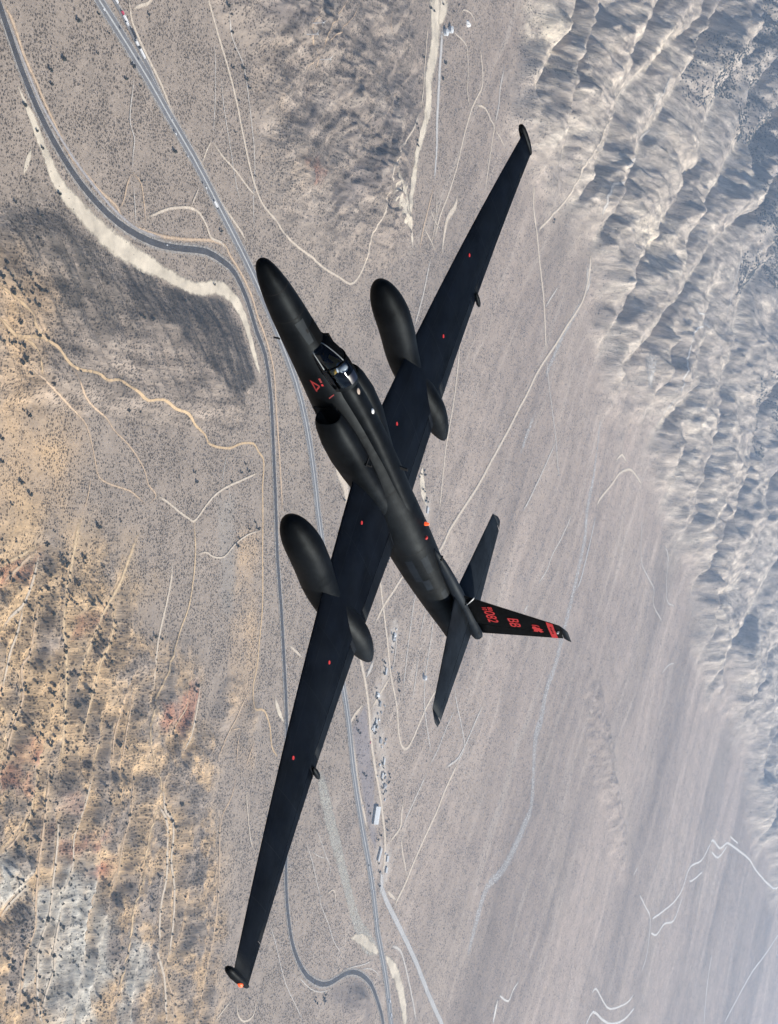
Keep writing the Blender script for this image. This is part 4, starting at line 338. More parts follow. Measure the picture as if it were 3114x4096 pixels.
('wash_low','pale',4,[(3440.1,-777.7),(3454.5,-793.9),(3469.3,-810.3),(3482.5,-827.3),(3494.1,-845.9),(3507.6,-865.8),(3520.1,-884.5),(3532.1,-900.8),(3544.3,-916.0),(3556.7,-931.3)]),
('wash_low','pale',4,[(3281.8,-933.3),(3294.6,-949.4),(3308.0,-965.8),(3321.6,-982.7),(3332.9,-999.7),(3344.1,-1017.0),(3355.9,-1035.4),(3368.1,-1055.1),(3382.6,-1076.2),(3399.5,-1098.0),(3422.3,-1121.8),(3448.0,-1146.5),(3470.6,-1168.3),(3487.2,-1184.9),(3500.2,-1198.1),(3512.2,-1211.1)]),
('wash_low','pale',4,[(3453.7,-1088.7),(3482.6,-1106.9),(3512.0,-1125.5),(3538.8,-1140.6),(3562.0,-1150.8),(3583.0,-1157.8),(3602.8,-1162.8),(3621.6,-1165.7),(3639.0,-1166.7),(3656.9,-1167.8)]),
('wash_low','pale',4,[(3722.5,-1136.9),(3740.2,-1138.3),(3758.5,-1139.7),(3778.7,-1141.5),(3803.4,-1144.4),(3830.8,-1147.9),(3856.6,-1150.5),(3877.7,-1151.4),(3896.5,-1151.4),(3915.3,-1151.2)]),
('wash_low','pale',4,[(3829.2,-1158.3),(3853.4,-1162.3),(3877.8,-1166.3),(3900.6,-1172.0),(3920.5,-1179.9),(3939.5,-1189.8),(3955.1,-1199.9),(3965.2,-1209.6),(3971.5,-1219.4),(3977.6,-1229.2)]),
('wash_low','pale',4,[(3477.5,-804.8),(3489.5,-810.5),(3501.1,-816.1),(3514.2,-821.4),(3529.1,-825.9),(3544.0,-829.9),(3559.6,-834.0)]),
('wash_low','cream',5,[(3580.3,-924.4),(3595.0,-921.8),(3610.2,-919.4),(3622.4,-920.5),(3631.1,-928.5),(3635.9,-939.9),(3637.3,-949.4),(3634.9,-954.8),(3629.4,-958.5),(3623.7,-962.0)]),
('wash_right','gravel',[20.0,23.7,27.4,30.0,30.9,30.7,30.0,29.0,27.6,26.0,24.1,22.1,20.0],[(5202.1,741.2),(5180.8,721.1),(5158.5,700.9),(5132.5,680.4),(5103.5,660.3),(5074.5,640.4),(5046.2,618.5),(5019.7,593.3),(4994.3,566.3),(4971.7,539.9),(4946.4,514.1),(4920.5,488.4),(4897.2,463.1)]),
('wash_right','gravel',[14.0,16.9,19.8,22.0,23.5,24.3,24.0,22.1,19.0,16.0],[(4832.7,346.2),(4821.4,334.8),(4811.1,323.4),(4799.1,309.9),(4784.7,292.4),(4768.9,272.7),(4754.7,254.3),(4744.8,238.8),(4735.6,224.3),(4725.3,209.9)]),
('wash_right','gravel',[14.0,18.1,22.1,26.0,29.7,33.2,36.0,37.9,39.2,40.0,40.3,40.1,40.0,40.0,40.0,40.0,40.0,40.0,40.0,39.9,39.7,40.0,41.2,42.8,44.0,44.1,43.7,44.0,45.6,47.9,50.0,51.8,53.3,54.0,53.5,52.1,50.0,46.7,42.8,40.0,38.9,38.9,40.0,43.0,47.0,50.0,51.1,51.1,50.0,47.0,43.0,40.0,39.1,39.3,40.0,41.3,43.1,44.0,43.5,42.1,40.0,37.1,33.6,30.0],[(5550.9,389.7),(5546.3,325.8),(5546.2,262.2),(5538.6,210.8),(5531.9,181.3),(5526.4,164.5),(5518.2,145.3),(5506.3,118.1),(5494.4,88.7),(5488.0,60.0),(5490.3,34.0),(5496.7,8.5),(5499.1,-20.2),(5486.8,-54.4),(5470.9,-91.6),(5453.2,-127.3),(5440.9,-161.2),(5425.8,-193.7),(5413.2,-222.6),(5400.6,-244.2),(5391.8,-262.5),(5380.5,-285.3),(5361.3,-318.0),(5338.3,-354.9),(5314.9,-387.5),(5304.1,-411.4),(5295.1,-431.3),(5281.3,-453.2),(5259.1,-479.3),(5232.2,-507.1),(5207.7,-536.5),(5191.5,-570.1),(5182.4,-605.8),(5170.6,-635.5),(5156.5,-652.9),(5144.8,-664.9),(5134.5,-682.9),(5129.1,-712.1),(5133.3,-748.5),(5142.1,-788.0),(5149.0,-831.5),(5153.4,-877.1),(5149.8,-915.0),(5135.2,-939.2),(5112.9,-955.6),(5087.3,-971.9),(5063.8,-991.1),(5038.4,-1010.3),(5008.0,-1029.7),(4973.9,-1051.5),(4931.7,-1072.6),(4892.2,-1089.5),(4855.2,-1098.1),(4818.6,-1102.3),(4788.9,-1110.7),(4762.7,-1125.7),(4744.8,-1145.3),(4731.7,-1166.4),(4717.1,-1186.3),(4703.9,-1206.9),(4690.4,-1228.4),(4678.5,-1251.7),(4666.9,-1276.0),(4655.7,-1300.2)]),
('wash_right','pale',[30.0,32.8,35.6,36.0,32.3,26.1,20.0],[(5225.5,867.7),(5238.4,850.7),(5248.3,833.2),(5252.8,815.9),(5253.0,799.7),(5248.1,783.8),(5242.6,767.9)]),
('wash_right','greyw',[10.0,10.7,11.5,12.0,12.2,12.2,12.0,11.5,10.7,10.0],[(5604.5,53.0),(5584.9,12.2),(5568.0,-28.4),(5546.0,-67.5),(5523.5,-107.2),(5503.9,-145.4),(5484.7,-175.1),(5470.2,-191.3),(5456.5,-199.1),(5442.2,-206.9)]),
('wash_right','white',12,[(7006.0,-1694.7),(7043.9,-1707.6),(7087.0,-1721.8),(7129.5,-1729.5),(7168.5,-1724.3),(7212.7,-1713.8),(7258.6,-1707.1),(7323.3,-1714.7),(7385.1,-1725.1),(7452.8,-1731.0),(7493.0,-1718.3),(7526.7,-1697.9),(7555.5,-1679.7),(7577.2,-1667.3),(7591.6,-1656.7),(7604.5,-1645.7)]),
('wash_right','white',12,[(7013.7,-1639.8),(7027.7,-1639.6),(7041.7,-1639.4),(7064.2,-1639.3),(7103.0,-1640.7),(7149.8,-1642.0),(7212.0,-1643.8),(7283.9,-1643.1),(7371.5,-1642.6),(7439.0,-1636.9),(7506.1,-1631.6),(7550.8,-1620.9),(7588.8,-1607.2),(7614.4,-1587.4),(7633.9,-1564.9),(7653.5,-1546.2),(7675.7,-1534.6),(7698.2,-1526.9),(7735.7,-1523.3),(7799.1,-1526.3),(7876.3,-1533.0),(7946.8,-1535.2),(8001.3,-1528.2),(8042.3,-1515.4),(8070.8,-1502.0),(8097.8,-1492.3),(8120.4,-1483.6),(8145.8,-1475.3)]),
('wash_right','white',12,[(7703.6,-1587.2),(7720.5,-1593.0),(7736.8,-1598.6),(7770.6,-1602.0),(7834.5,-1601.7),(7923.7,-1600.3),(8009.3,-1597.7)]),
('wash_right','white',16,[(8124.9,-1472.1),(8147.7,-1471.3),(8174.2,-1471.2),(8203.6,-1476.3),(8255.8,-1495.7),(8315.1,-1521.4),(8366.8,-1539.0),(8419.8,-1542.9),(8473.6,-1540.0),(8527.0,-1539.7),(8551.7,-1540.5),(8569.7,-1543.0),(8609.3,-1551.9),(8674.2,-1568.2),(8748.8,-1589.0),(8837.9,-1614.7),(8958.9,-1648.8),(9109.7,-1691.0),(9236.3,-1731.0),(9335.0,-1767.9),(9406.4,-1801.9),(9521.8,-1846.5),(9711.4,-1913.3),(9908.5,-1984.7),(9963.9,-2014.6),(10015.8,-2019.8),(10043.4,-2005.9),(10053.3,-1988.5)]),
('wash_right','white',14,[(8167.8,-1524.4),(8230.0,-1547.6),(8291.5,-1570.9),(8351.1,-1583.5),(8422.5,-1580.8),(8501.8,-1568.6),(8565.8,-1553.3)]),
('wash_right','white',12,[(8609.6,-1511.8),(8868.1,-1590.5)]),
('wash_right','white',14,[(10554.1,-2394.0),(10403.9,-2409.7),(10248.3,-2422.8),(10097.7,-2433.8),(9952.8,-2440.1),(9793.7,-2439.8),(9665.0,-2449.9),(9526.7,-2463.3),(9402.2,-2482.7),(9282.9,-2503.2),(9156.1,-2520.8),(9048.7,-2543.3),(8932.8,-2562.3)]),
('wash_right','white',14,[(8420.2,-2081.5),(8398.2,-2126.6),(8381.2,-2172.8),(8373.7,-2228.1),(8367.7,-2294.9),(8361.8,-2368.4),(8367.7,-2445.1)]),
('wash_right','white',10,[(6123.5,-1752.2),(6145.5,-1749.3),(6166.0,-1746.0),(6189.8,-1749.9),(6221.7,-1767.0),(6256.1,-1791.2),(6297.3,-1816.8),(6332.2,-1839.7),(6367.7,-1862.0),(6429.9,-1884.8),(6515.1,-1902.1),(6623.5,-1918.1),(6707.5,-1926.3),(6760.4,-1927.1),(6786.6,-1919.8),(6811.8,-1912.1)]),
('wash_right','white',13,[(6074.2,-1863.3),(6104.8,-1850.4),(6133.2,-1836.6),(6170.3,-1834.1),(6217.1,-1849.7),(6270.8,-1876.5),(6315.0,-1899.1),(6368.5,-1920.2),(6420.9,-1939.6),(6472.9,-1955.0),(6535.7,-1968.7),(6610.7,-1981.9),(6677.5,-1989.0),(6738.7,-1989.6),(6792.3,-1984.2),(6845.8,-1978.4)]),
('wash_right','white',9,[(6614.0,-1386.9),(6682.7,-1360.3)]),
('wash_right','white',9,[(6749.0,-1486.5),(6796.8,-1512.3),(6839.1,-1537.2),(6884.2,-1563.0),(6923.1,-1584.2),(6961.2,-1605.4),(6990.1,-1635.5),(6997.1,-1680.7),(6992.0,-1733.8),(6982.3,-1779.4),(6962.9,-1808.4),(6933.2,-1828.4),(6902.3,-1847.8)]),
('wash_right','white',9,[(4988.6,-1493.5),(5025.9,-1510.9),(5061.0,-1527.7),(5093.8,-1538.3),(5112.2,-1534.9),(5122.9,-1523.5),(5133.8,-1512.5),(5152.3,-1506.3),(5172.1,-1500.9),(5190.3,-1494.9)]),
('wash_right','white',[8.0,14.1,20.3,24.0,23.6,20.8,18.0],[(4984.4,-1502.4),(4980.1,-1512.4),(4975.6,-1522.2),(4971.2,-1533.7),(4967.5,-1547.7),(4961.4,-1562.5),(4954.7,-1577.1)]),
('wash_right','white',9,[(6511.2,926.6),(6527.6,915.1),(6539.4,902.9),(6789.0,924.5),(6793.5,916.1),(6799.8,909.6),(6799.9,900.8),(6799.9,889.8),(6482.8,836.4),(6432.3,814.6),(6384.0,789.5),(6384.3,767.1),(6376.8,740.4),(6355.7,707.4),(6327.9,670.5),(6305.4,635.8),(6325.8,608.6),(6305.2,578.7),(6300.4,550.4)]),
('wash_right','white',9,[(6799.9,900.8),(6839.8,881.4)]),
('wash_right','pale',14,[(7370.4,1279.7),(7333.0,1238.0),(7273.8,1193.2),(7210.2,1149.6),(7210.5,1119.4),(7215.0,1091.3),(7228.2,1063.6),(7177.6,1025.0),(7168.8,991.8),(7158.2,958.5)]),
('wash_right','pale',14,[(5773.3,1457.0),(5730.0,1434.4),(5678.9,1410.0),(5637.1,1385.0),(5554.5,1345.6),(5531.2,1317.8),(5434.5,1272.5),(5260.4,1209.2),(5446.6,1227.3),(5424.3,1201.6),(5397.5,1183.2),(5180.9,1127.5),(5147.2,1105.5),(5117.2,1073.2),(5134.1,1044.6),(5175.1,1020.4)]),
('wash_right','pale',12,[(5823.5,1665.1),(5798.5,1632.2),(5752.8,1593.8),(5723.6,1560.2),(5715.9,1532.6),(5663.7,1493.3),(5632.3,1459.9)]),
('wash_right','pale',12,[(6324.6,540.2),(6293.8,523.7),(6262.0,507.3),(6275.8,491.9),(6296.3,472.5),(6280.7,447.7),(6275.7,423.7)]),
('wash_right','pale',[60.0,65.2,70.4,70.0,60.4,45.2,30.0],[(5945.0,673.2),(5931.2,644.3),(5931.3,616.9),(5932.2,592.1),(5943.0,572.5),(5949.2,554.9),(5944.2,536.2)])]
JUNIPERS = [(2200.9,642.5),(2258.7,764.9),(2316.1,792.6),(2350.4,770.6),(2323.8,728.5),(2226.8,691.0),(2492.9,549.0),(2413.7,710.0),(2432.5,736.9),(2462.1,711.0),(2595.4,625.7),(2779.4,833.4),(2814.7,715.4),(2761.1,895.6),(2784.8,869.0),(2819.5,843.1),(2834.4,824.3),(2848.4,811.3),(2815.6,778.1),(2911.0,649.9),(2726.0,936.7),(2740.3,923.3),(2247.3,473.4),(2191.3,535.7),(2172.7,560.0),(2134.7,591.2),(2133.6,435.8),(2147.1,414.0),(2197.3,427.7),(2178.4,387.9),(2468.6,839.2),(2419.3,711.5),(2193.4,664.3),(2791.4,516.0),(2785.8,410.0),(2077.4,309.8),(2085.6,300.3),(2102.4,313.9),(2110.4,307.9),(2122.4,302.5),(2129.1,297.5),(2112.9,296.2),(2113.7,288.9),(2138.2,290.4),(2157.1,283.3),(2175.3,280.0),(2162.9,296.6),(2199.9,305.0),(2163.8,303.0),(2189.6,305.7),(2179.1,311.5),(2156.8,318.0),(2147.7,325.1),(2172.6,327.9),(2090.7,321.6),(2090.9,333.7),(2136.3,245.8),(2109.8,226.3),(2091.6,210.7),(2118.1,211.6),(2131.1,214.4),(2143.3,212.3),(2154.6,208.9),(2152.4,212.3),(2180.4,232.3),(2213.8,231.5),(2160.1,192.2),(2158.8,184.5),(2165.3,187.9),(2182.8,169.9),(2242.7,159.5),(2313.2,188.7),(2232.9,228.9),(2205.3,110.7),(2221.2,104.5),(2152.0,61.2),(2159.6,24.5),(2508.7,138.8),(2548.2,139.6),(2772.6,42.2),(2785.6,24.8),(2925.0,32.1),(2978.5,71.5),(2994.0,58.1),(2964.8,53.2),(2214.8,-6.2),(2242.6,-25.2),(2195.6,-43.6),(2692.5,365.6),(2675.4,361.5),(2541.6,309.4),(2500.8,310.5),(2509.9,306.4),(2314.9,-83.7),(2344.4,-93.6),(2450.3,-72.3),(2526.8,-60.8),(2165.9,-99.6),(2299.4,-107.8),(2303.4,-105.0),(2330.8,-121.9),(2329.8,-126.9),(2341.7,-136.0),(2332.9,-139.8),(2342.8,-138.6),(2411.8,-126.5),(2412.2,-135.9),(2981.3,-82.3),(2974.6,-98.3),(3020.6,-62.1),(3044.6,-46.8),(3057.0,-59.5),(3062.5,-85.4),(2179.9,-136.1),(2180.5,-154.6),(2212.9,-166.2),(2229.6,-159.8),(2235.8,-165.5),(2303.3,-157.6),(2290.5,-182.9),(2301.5,-179.2),(2332.6,-164.6),(2380.4,-166.8),(2371.9,-172.1),(2333.9,-175.7),(2351.8,-184.8),(2396.4,-165.7),(2400.2,-173.7),(2383.4,-190.0),(2384.9,-198.6),(2318.2,-222.2),(2268.3,-217.1),(2288.0,-231.3),(2261.6,-208.6),(2397.0,-207.8),(2433.3,-200.5),(2432.1,-207.4),(2452.1,-205.8),(2481.3,-216.2),(2500.4,-237.0),(2488.0,-253.9),(2483.4,-263.3),(2472.9,-272.8),(2488.2,-274.0),(2491.7,-280.4),(2469.8,-279.6),(2477.3,-285.0),(2487.0,-287.3),(2479.4,-300.8),(2535.4,-244.3),(2539.7,-258.4),(2537.7,-272.2),(2527.7,-281.9),(2524.5,-313.2),(2517.3,-322.5),(2559.2,-331.5),(2675.4,-272.5),(2706.1,-279.1),(2808.8,-376.8),(2848.7,-388.8),(2851.6,-377.2),(2637.3,-418.3),(2596.3,-414.2),(2537.7,-433.0),(2632.9,-483.6),(2583.4,-470.1),(2730.3,-429.9),(2786.7,-471.3),(2891.0,-441.7),(2384.3,-263.7),(2343.0,-266.8),(2383.6,-281.7),(2382.6,-291.0),(2353.7,-306.6),(2335.0,-318.1),(2353.4,-329.9),(2400.1,-340.2),(2407.6,-331.0),(2415.5,-332.1),(2424.4,-360.2),(2454.9,-361.3),(2484.8,-367.3),(2246.7,-346.6),(2275.9,-344.8),(2282.9,-354.2),(2293.4,-338.0),(2319.1,-321.7),(2335.3,-343.7),(2327.3,-354.6),(2366.3,-364.2),(2424.4,-384.8),(2421.2,-388.9),(2399.7,-395.4),(2245.5,-386.9),(2284.2,-404.3),(2264.2,-399.4),(2197.5,-379.2),(2281.3,-409.7),(2313.1,-412.2),(2357.1,-421.4),(2352.9,-432.2),(2341.6,-438.8),(2335.7,-445.9),(2402.7,-415.8),(2435.6,-415.0),(2469.8,-453.0),(2414.0,-450.4),(2419.4,-464.3),(2250.1,-453.3),(2247.0,-460.7),(2257.5,-413.0),(2312.8,-425.9),(2356.4,-461.5),(2381.9,-490.3),(2410.8,-485.5),(2292.1,-464.9),(2332.2,-468.5),(2377.3,-509.3),(2338.1,-511.4),(2342.3,-522.2),(2378.0,-516.0),(2412.9,-522.8),(2470.7,-539.8),(2608.7,-554.1),(2622.1,-602.5),(2617.2,-619.1),(2292.2,-521.2),(2351.1,-544.7),(2349.3,-551.0),(2289.1,-539.2),(2318.6,-574.7),(2305.4,-588.5),(2333.2,-586.6),(2332.7,-566.0),(2373.2,-583.6),(2339.9,-608.0),(2291.5,-614.8),(2319.3,-606.2),(2324.9,-637.6),(2261.5,-656.3),(2283.8,-664.7),(2294.3,-669.7),(2291.6,-674.8),(2472.6,-610.8),(2438.7,-551.5),(2809.3,-641.6),(2823.6,-654.3),(2779.1,-607.3),(2821.0,-607.5),(2819.0,-609.1),(2872.5,-800.9),(2732.9,-779.8),(2724.3,-798.6),(2620.8,-753.9),(2615.9,-760.9),(2623.6,-818.7),(2811.8,-860.5),(2628.2,-851.5),(2528.9,-847.8),(2380.9,-755.9),(2400.8,-755.2),(2449.8,-780.7),(2390.5,-788.2),(2307.1,-767.7),(2353.9,-788.7),(2389.5,-812.1),(2428.0,-825.2),(2452.2,-833.0),(2452.5,-819.4),(2436.7,-857.5),(2394.1,-856.0),(2286.5,-803.2),(2264.5,-792.3),(2273.2,-809.3),(2295.1,-816.7),(2292.2,-843.9),(2396.4,-880.8),(2397.0,-897.2),(2409.2,-903.8),(2427.3,-901.6),(2474.5,-906.6),(2578.1,-931.8),(2421.5,-927.2),(2392.1,-922.3),(2378.7,-907.7),(2431.3,-942.9),(2566.0,-974.0),(2351.5,-875.6),(2364.2,-888.2),(2277.5,-869.1),(2755.8,-876.7),(2744.4,-736.8),(2575.2,-725.7),(2359.8,-899.8),(3214.6,-1086.3)]
VTREES = [(3857.1,-326.5),(3852.5,-343.6),(3810.2,-379.5),(3808.0,-388.0),(3800.1,-375.6),(3811.9,-407.0),(3907.3,-412.3),(3913.3,-419.6),(3912.7,-426.6),(3909.6,-433.4),(3921.3,-456.9),(3771.0,-440.5),(3776.7,-466.4),(3798.6,-476.4),(3781.5,-531.4),(3785.3,-538.5),(3788.3,-552.4),(3785.1,-555.5),(3821.1,-568.9),(3662.7,-503.4),(3672.0,-515.8),(3677.4,-537.8),(3690.8,-545.6),(3843.8,-308.7),(3858.3,-642.7),(3851.9,-636.8),(3864.8,-650.4),(3864.2,-681.6),(3902.8,-693.0),(3869.2,-703.0),(3872.7,-665.1),(3906.9,-670.7),(3858.5,-677.4),(3897.2,-713.3),(3877.2,-717.9),(3738.0,-650.2),(3752.2,-657.7),(3788.3,-737.6),(3800.2,-758.0),(3916.7,-794.4),(3931.3,-790.3),(3926.8,-818.5),(3884.4,-824.8),(3866.4,-834.3),(3889.7,-898.9),(3899.8,-921.5),(3909.1,-959.0),(3919.3,-681.0),(3912.3,-690.7),(3943.2,104.5),(3932.4,96.7),(3965.2,104.7),(3957.7,114.6),(3959.9,66.2),(3978.4,60.8),(3994.7,43.9),(3988.0,37.4),(4005.2,34.9),(3424.0,101.8),(3444.5,82.9),(3438.4,93.4),(3481.0,17.6),(3778.0,-116.3),(3762.1,-133.8),(3770.2,-124.1),(3726.6,1247.4),(3747.9,1246.8),(3703.1,1120.1),(3860.1,1148.1),(3857.6,1150.8),(3850.0,1108.3),(3852.6,1104.5),(3879.9,1288.2),(3911.6,1314.5),(3805.7,1282.1),(3679.6,948.9),(3698.0,942.2),(3707.2,915.9),(3713.0,905.8),(3726.3,905.2),(3706.1,1119.4),(3858.5,1147.6),(3559.0,1008.8),(3551.2,975.5),(4834.3,932.7),(4841.2,943.6),(3571.0,-1167.5),(3570.4,-1176.0),(3579.0,-1183.7),(3624.5,-1173.6),(3619.8,-1181.9),(3625.1,-1189.6)]
HOUSES = [(3859.9,-311.8),(3857.7,-320.4),(3824.6,-402.6),(3785.2,-459.3),(3789.1,-526.9),(3777.0,-542.1),(3827.8,-578.1),(3805.5,-483.8),(3886.2,-699.8),(3862.4,-670.0),(3947.3,-925.8),(3946.9,-895.7),(3864.5,-633.8),(3445.7,95.4),(4009.8,12.2)]
SHEDS = [(3843.6,-769.0),(3887.7,-875.8)]
TANKS = [(3838.3,1220.6),(3869.5,1236.9),(4092.0,-433.4)]
HEAP = [(3993.4,1289.3)]
TURBINES = [(3003.3,963.4),(3014.5,990.2),(3105.5,941.4)]
JN = (34, 93)
VEHICLES = {'lay': [(2361.0,831.0),(2384.5,816.0),(2394.7,809.0),(2401.7,802.2),(2424.2,792.0),(2437.7,777.8),(2449.0,772.2),(2457.1,766.6)],'hwy': [(2329.6,804.6),(2381.3,789.3),(2447.9,754.9),(2577.7,679.8),(2594.4,658.0),(2586.5,661.8),(2643.8,627.8),(2705.6,592.0),(2721.8,585.2),(2761.9,561.1),(3750.5,-733.1),(3860.8,-931.5),(3870.8,-966.0),(3902.8,-1047.2),(4045.2,-1289.7),(4065.7,-1331.7),(3824.4,-893.3),(3584.2,-468.3)],'road': [(2598.8,453.1)],'yard': [(3764.1,-575.8)]}
LAYBY = [(2339.5,839.9),(2348.1,836.5),(2360.1,830.7),(2383.3,817.4),(2409.2,801.8),(2429.9,787.7),(2449.1,774.4),(2466.7,762.9),(2484.0,751.4),(2502.2,737.3),(2520.8,722.7),(2539.5,709.3),(2558.2,696.1)]
# ------------------------------------------------------------------ terrain height field
_perm = np.random.RandomState(5).permutation(256).astype(np.int64)
_ang = np.arange(256) * (2 * np.pi * 0.61803398875)
_gx = np.cos(_ang); _gy = np.sin(_ang)

def pn(x, y, seed=0):
    """2-D gradient noise, about -0.7..0.7"""
    x = np.asarray(x, float) + seed * 17.37; y = np.asarray(y, float) + seed * 5.91
    xi = np.floor(x); yi = np.floor(y)
    fx = x - xi; fy = y - yi
    xi = xi.astype(np.int64); yi = yi.astype(np.int64)
    u = fx * fx * fx * (fx * (fx * 6 - 15) + 10); v = fy * fy * fy * (fy * (fy * 6 - 15) + 10)
    def g(ix, iy, dx, dy):
        h = _perm[(_perm[ix & 255] + iy) & 255]
        return _gx[h] * dx + _gy[h] * dy
    a = g(xi, yi, fx, fy); b = g(xi + 1, yi, fx - 1, fy)
    c = g(xi, yi + 1, fx, fy - 1); d = g(xi + 1, yi + 1, fx - 1, fy - 1)
    ab = a + u * (b - a); cd_ = c + u * (d - c)
    return ab + v * (cd_ - ab)

def fbm(x, y, o=4, seed=0, gain=0.5):
    s = 0; a = 1.0; f = 1.0
    for i in range(o):
        s = s + a * pn(x * f, y * f, seed + i * 3); a *= gain; f *= 2.03
    return s

def ridged(x, y, o=5, seed=0, gain=0.5):
    s = 0; a = 1.0; f = 1.0; w = 1.0
    for i in range(o):
        n = 1 - np.abs(pn(x * f, y * f, seed + i * 3)) * 2.0
        n = np.clip(n, 0, 1) ** 2 * w
        s = s + a * n; w = np.clip(n * 1.6, 0, 1); a *= gain; f *= 2.07
    return s

def tri(n):
    return 1 - 2.4 * np.abs(n)

def sstep(a, b, x):
    t = np.clip((x - a) / (b - a), 0, 1)
    return t * t * (3 - 2 * t)

def seg_dist(x, y, pts, closed=False):
    """distance to a polyline"""
    d2 = np.full(np.shape(x), 1e18)
    P = [tuple(p[:2]) for p in pts]
    if closed: P = P + [P[0]]
    for (x0, y0), (x1, y1) in zip(P[:-1], P[1:]):
        dx, dy = x1 - x0, y1 - y0
        L = dx * dx + dy * dy + 1e-9
        t = np.clip(((x - x0) * dx + (y - y0) * dy) / L, 0, 1)
        d2 = np.minimum(d2, (x - x0 - t * dx) ** 2 + (y - y0 - t * dy) ** 2)
    return np.sqrt(d2)

def inside(x, y, pts):
    c = np.zeros(np.shape(x), bool)
    n = len(pts)
    for i in range(n):
        x0, y0 = pts[i][:2]; x1, y1 = pts[i - 1][:2]
        if y0 == y1: continue
        k = ((y0 > y) != (y1 > y)) & (x < (x1 - x0) * (y - y0) / (y1 - y0) + x0)
        c ^= k
    return c

def zone(x, y, pts, soft, wob=0.0, wl=200.0, seed=40):
    """soft mask of a polygon: 1 inside, 0 outside, edge `soft` metres wide, wobbled by noise"""
    x = np.asarray(x, float); y = np.asarray(y, float)
    xs = [p[0] for p in pts]; ys = [p[1] for p in pts]
    m = soft + wob * 1.5
    out = np.zeros(x.shape)
    k = (x > min(xs) - m) & (x < max(xs) + m) & (y > min(ys) - m) & (y < max(ys) + m)
    if not k.any(): return out
    xx = x[k]; yy = y[k]
    d = seg_dist(xx, yy, pts, True)
    d = np.where(inside(xx, yy, pts), d, -d)
    if wob: d = d + wob * fbm(xx / wl, yy / wl, 4, seed)
    out[k] = sstep(-soft, soft, d)
    return out

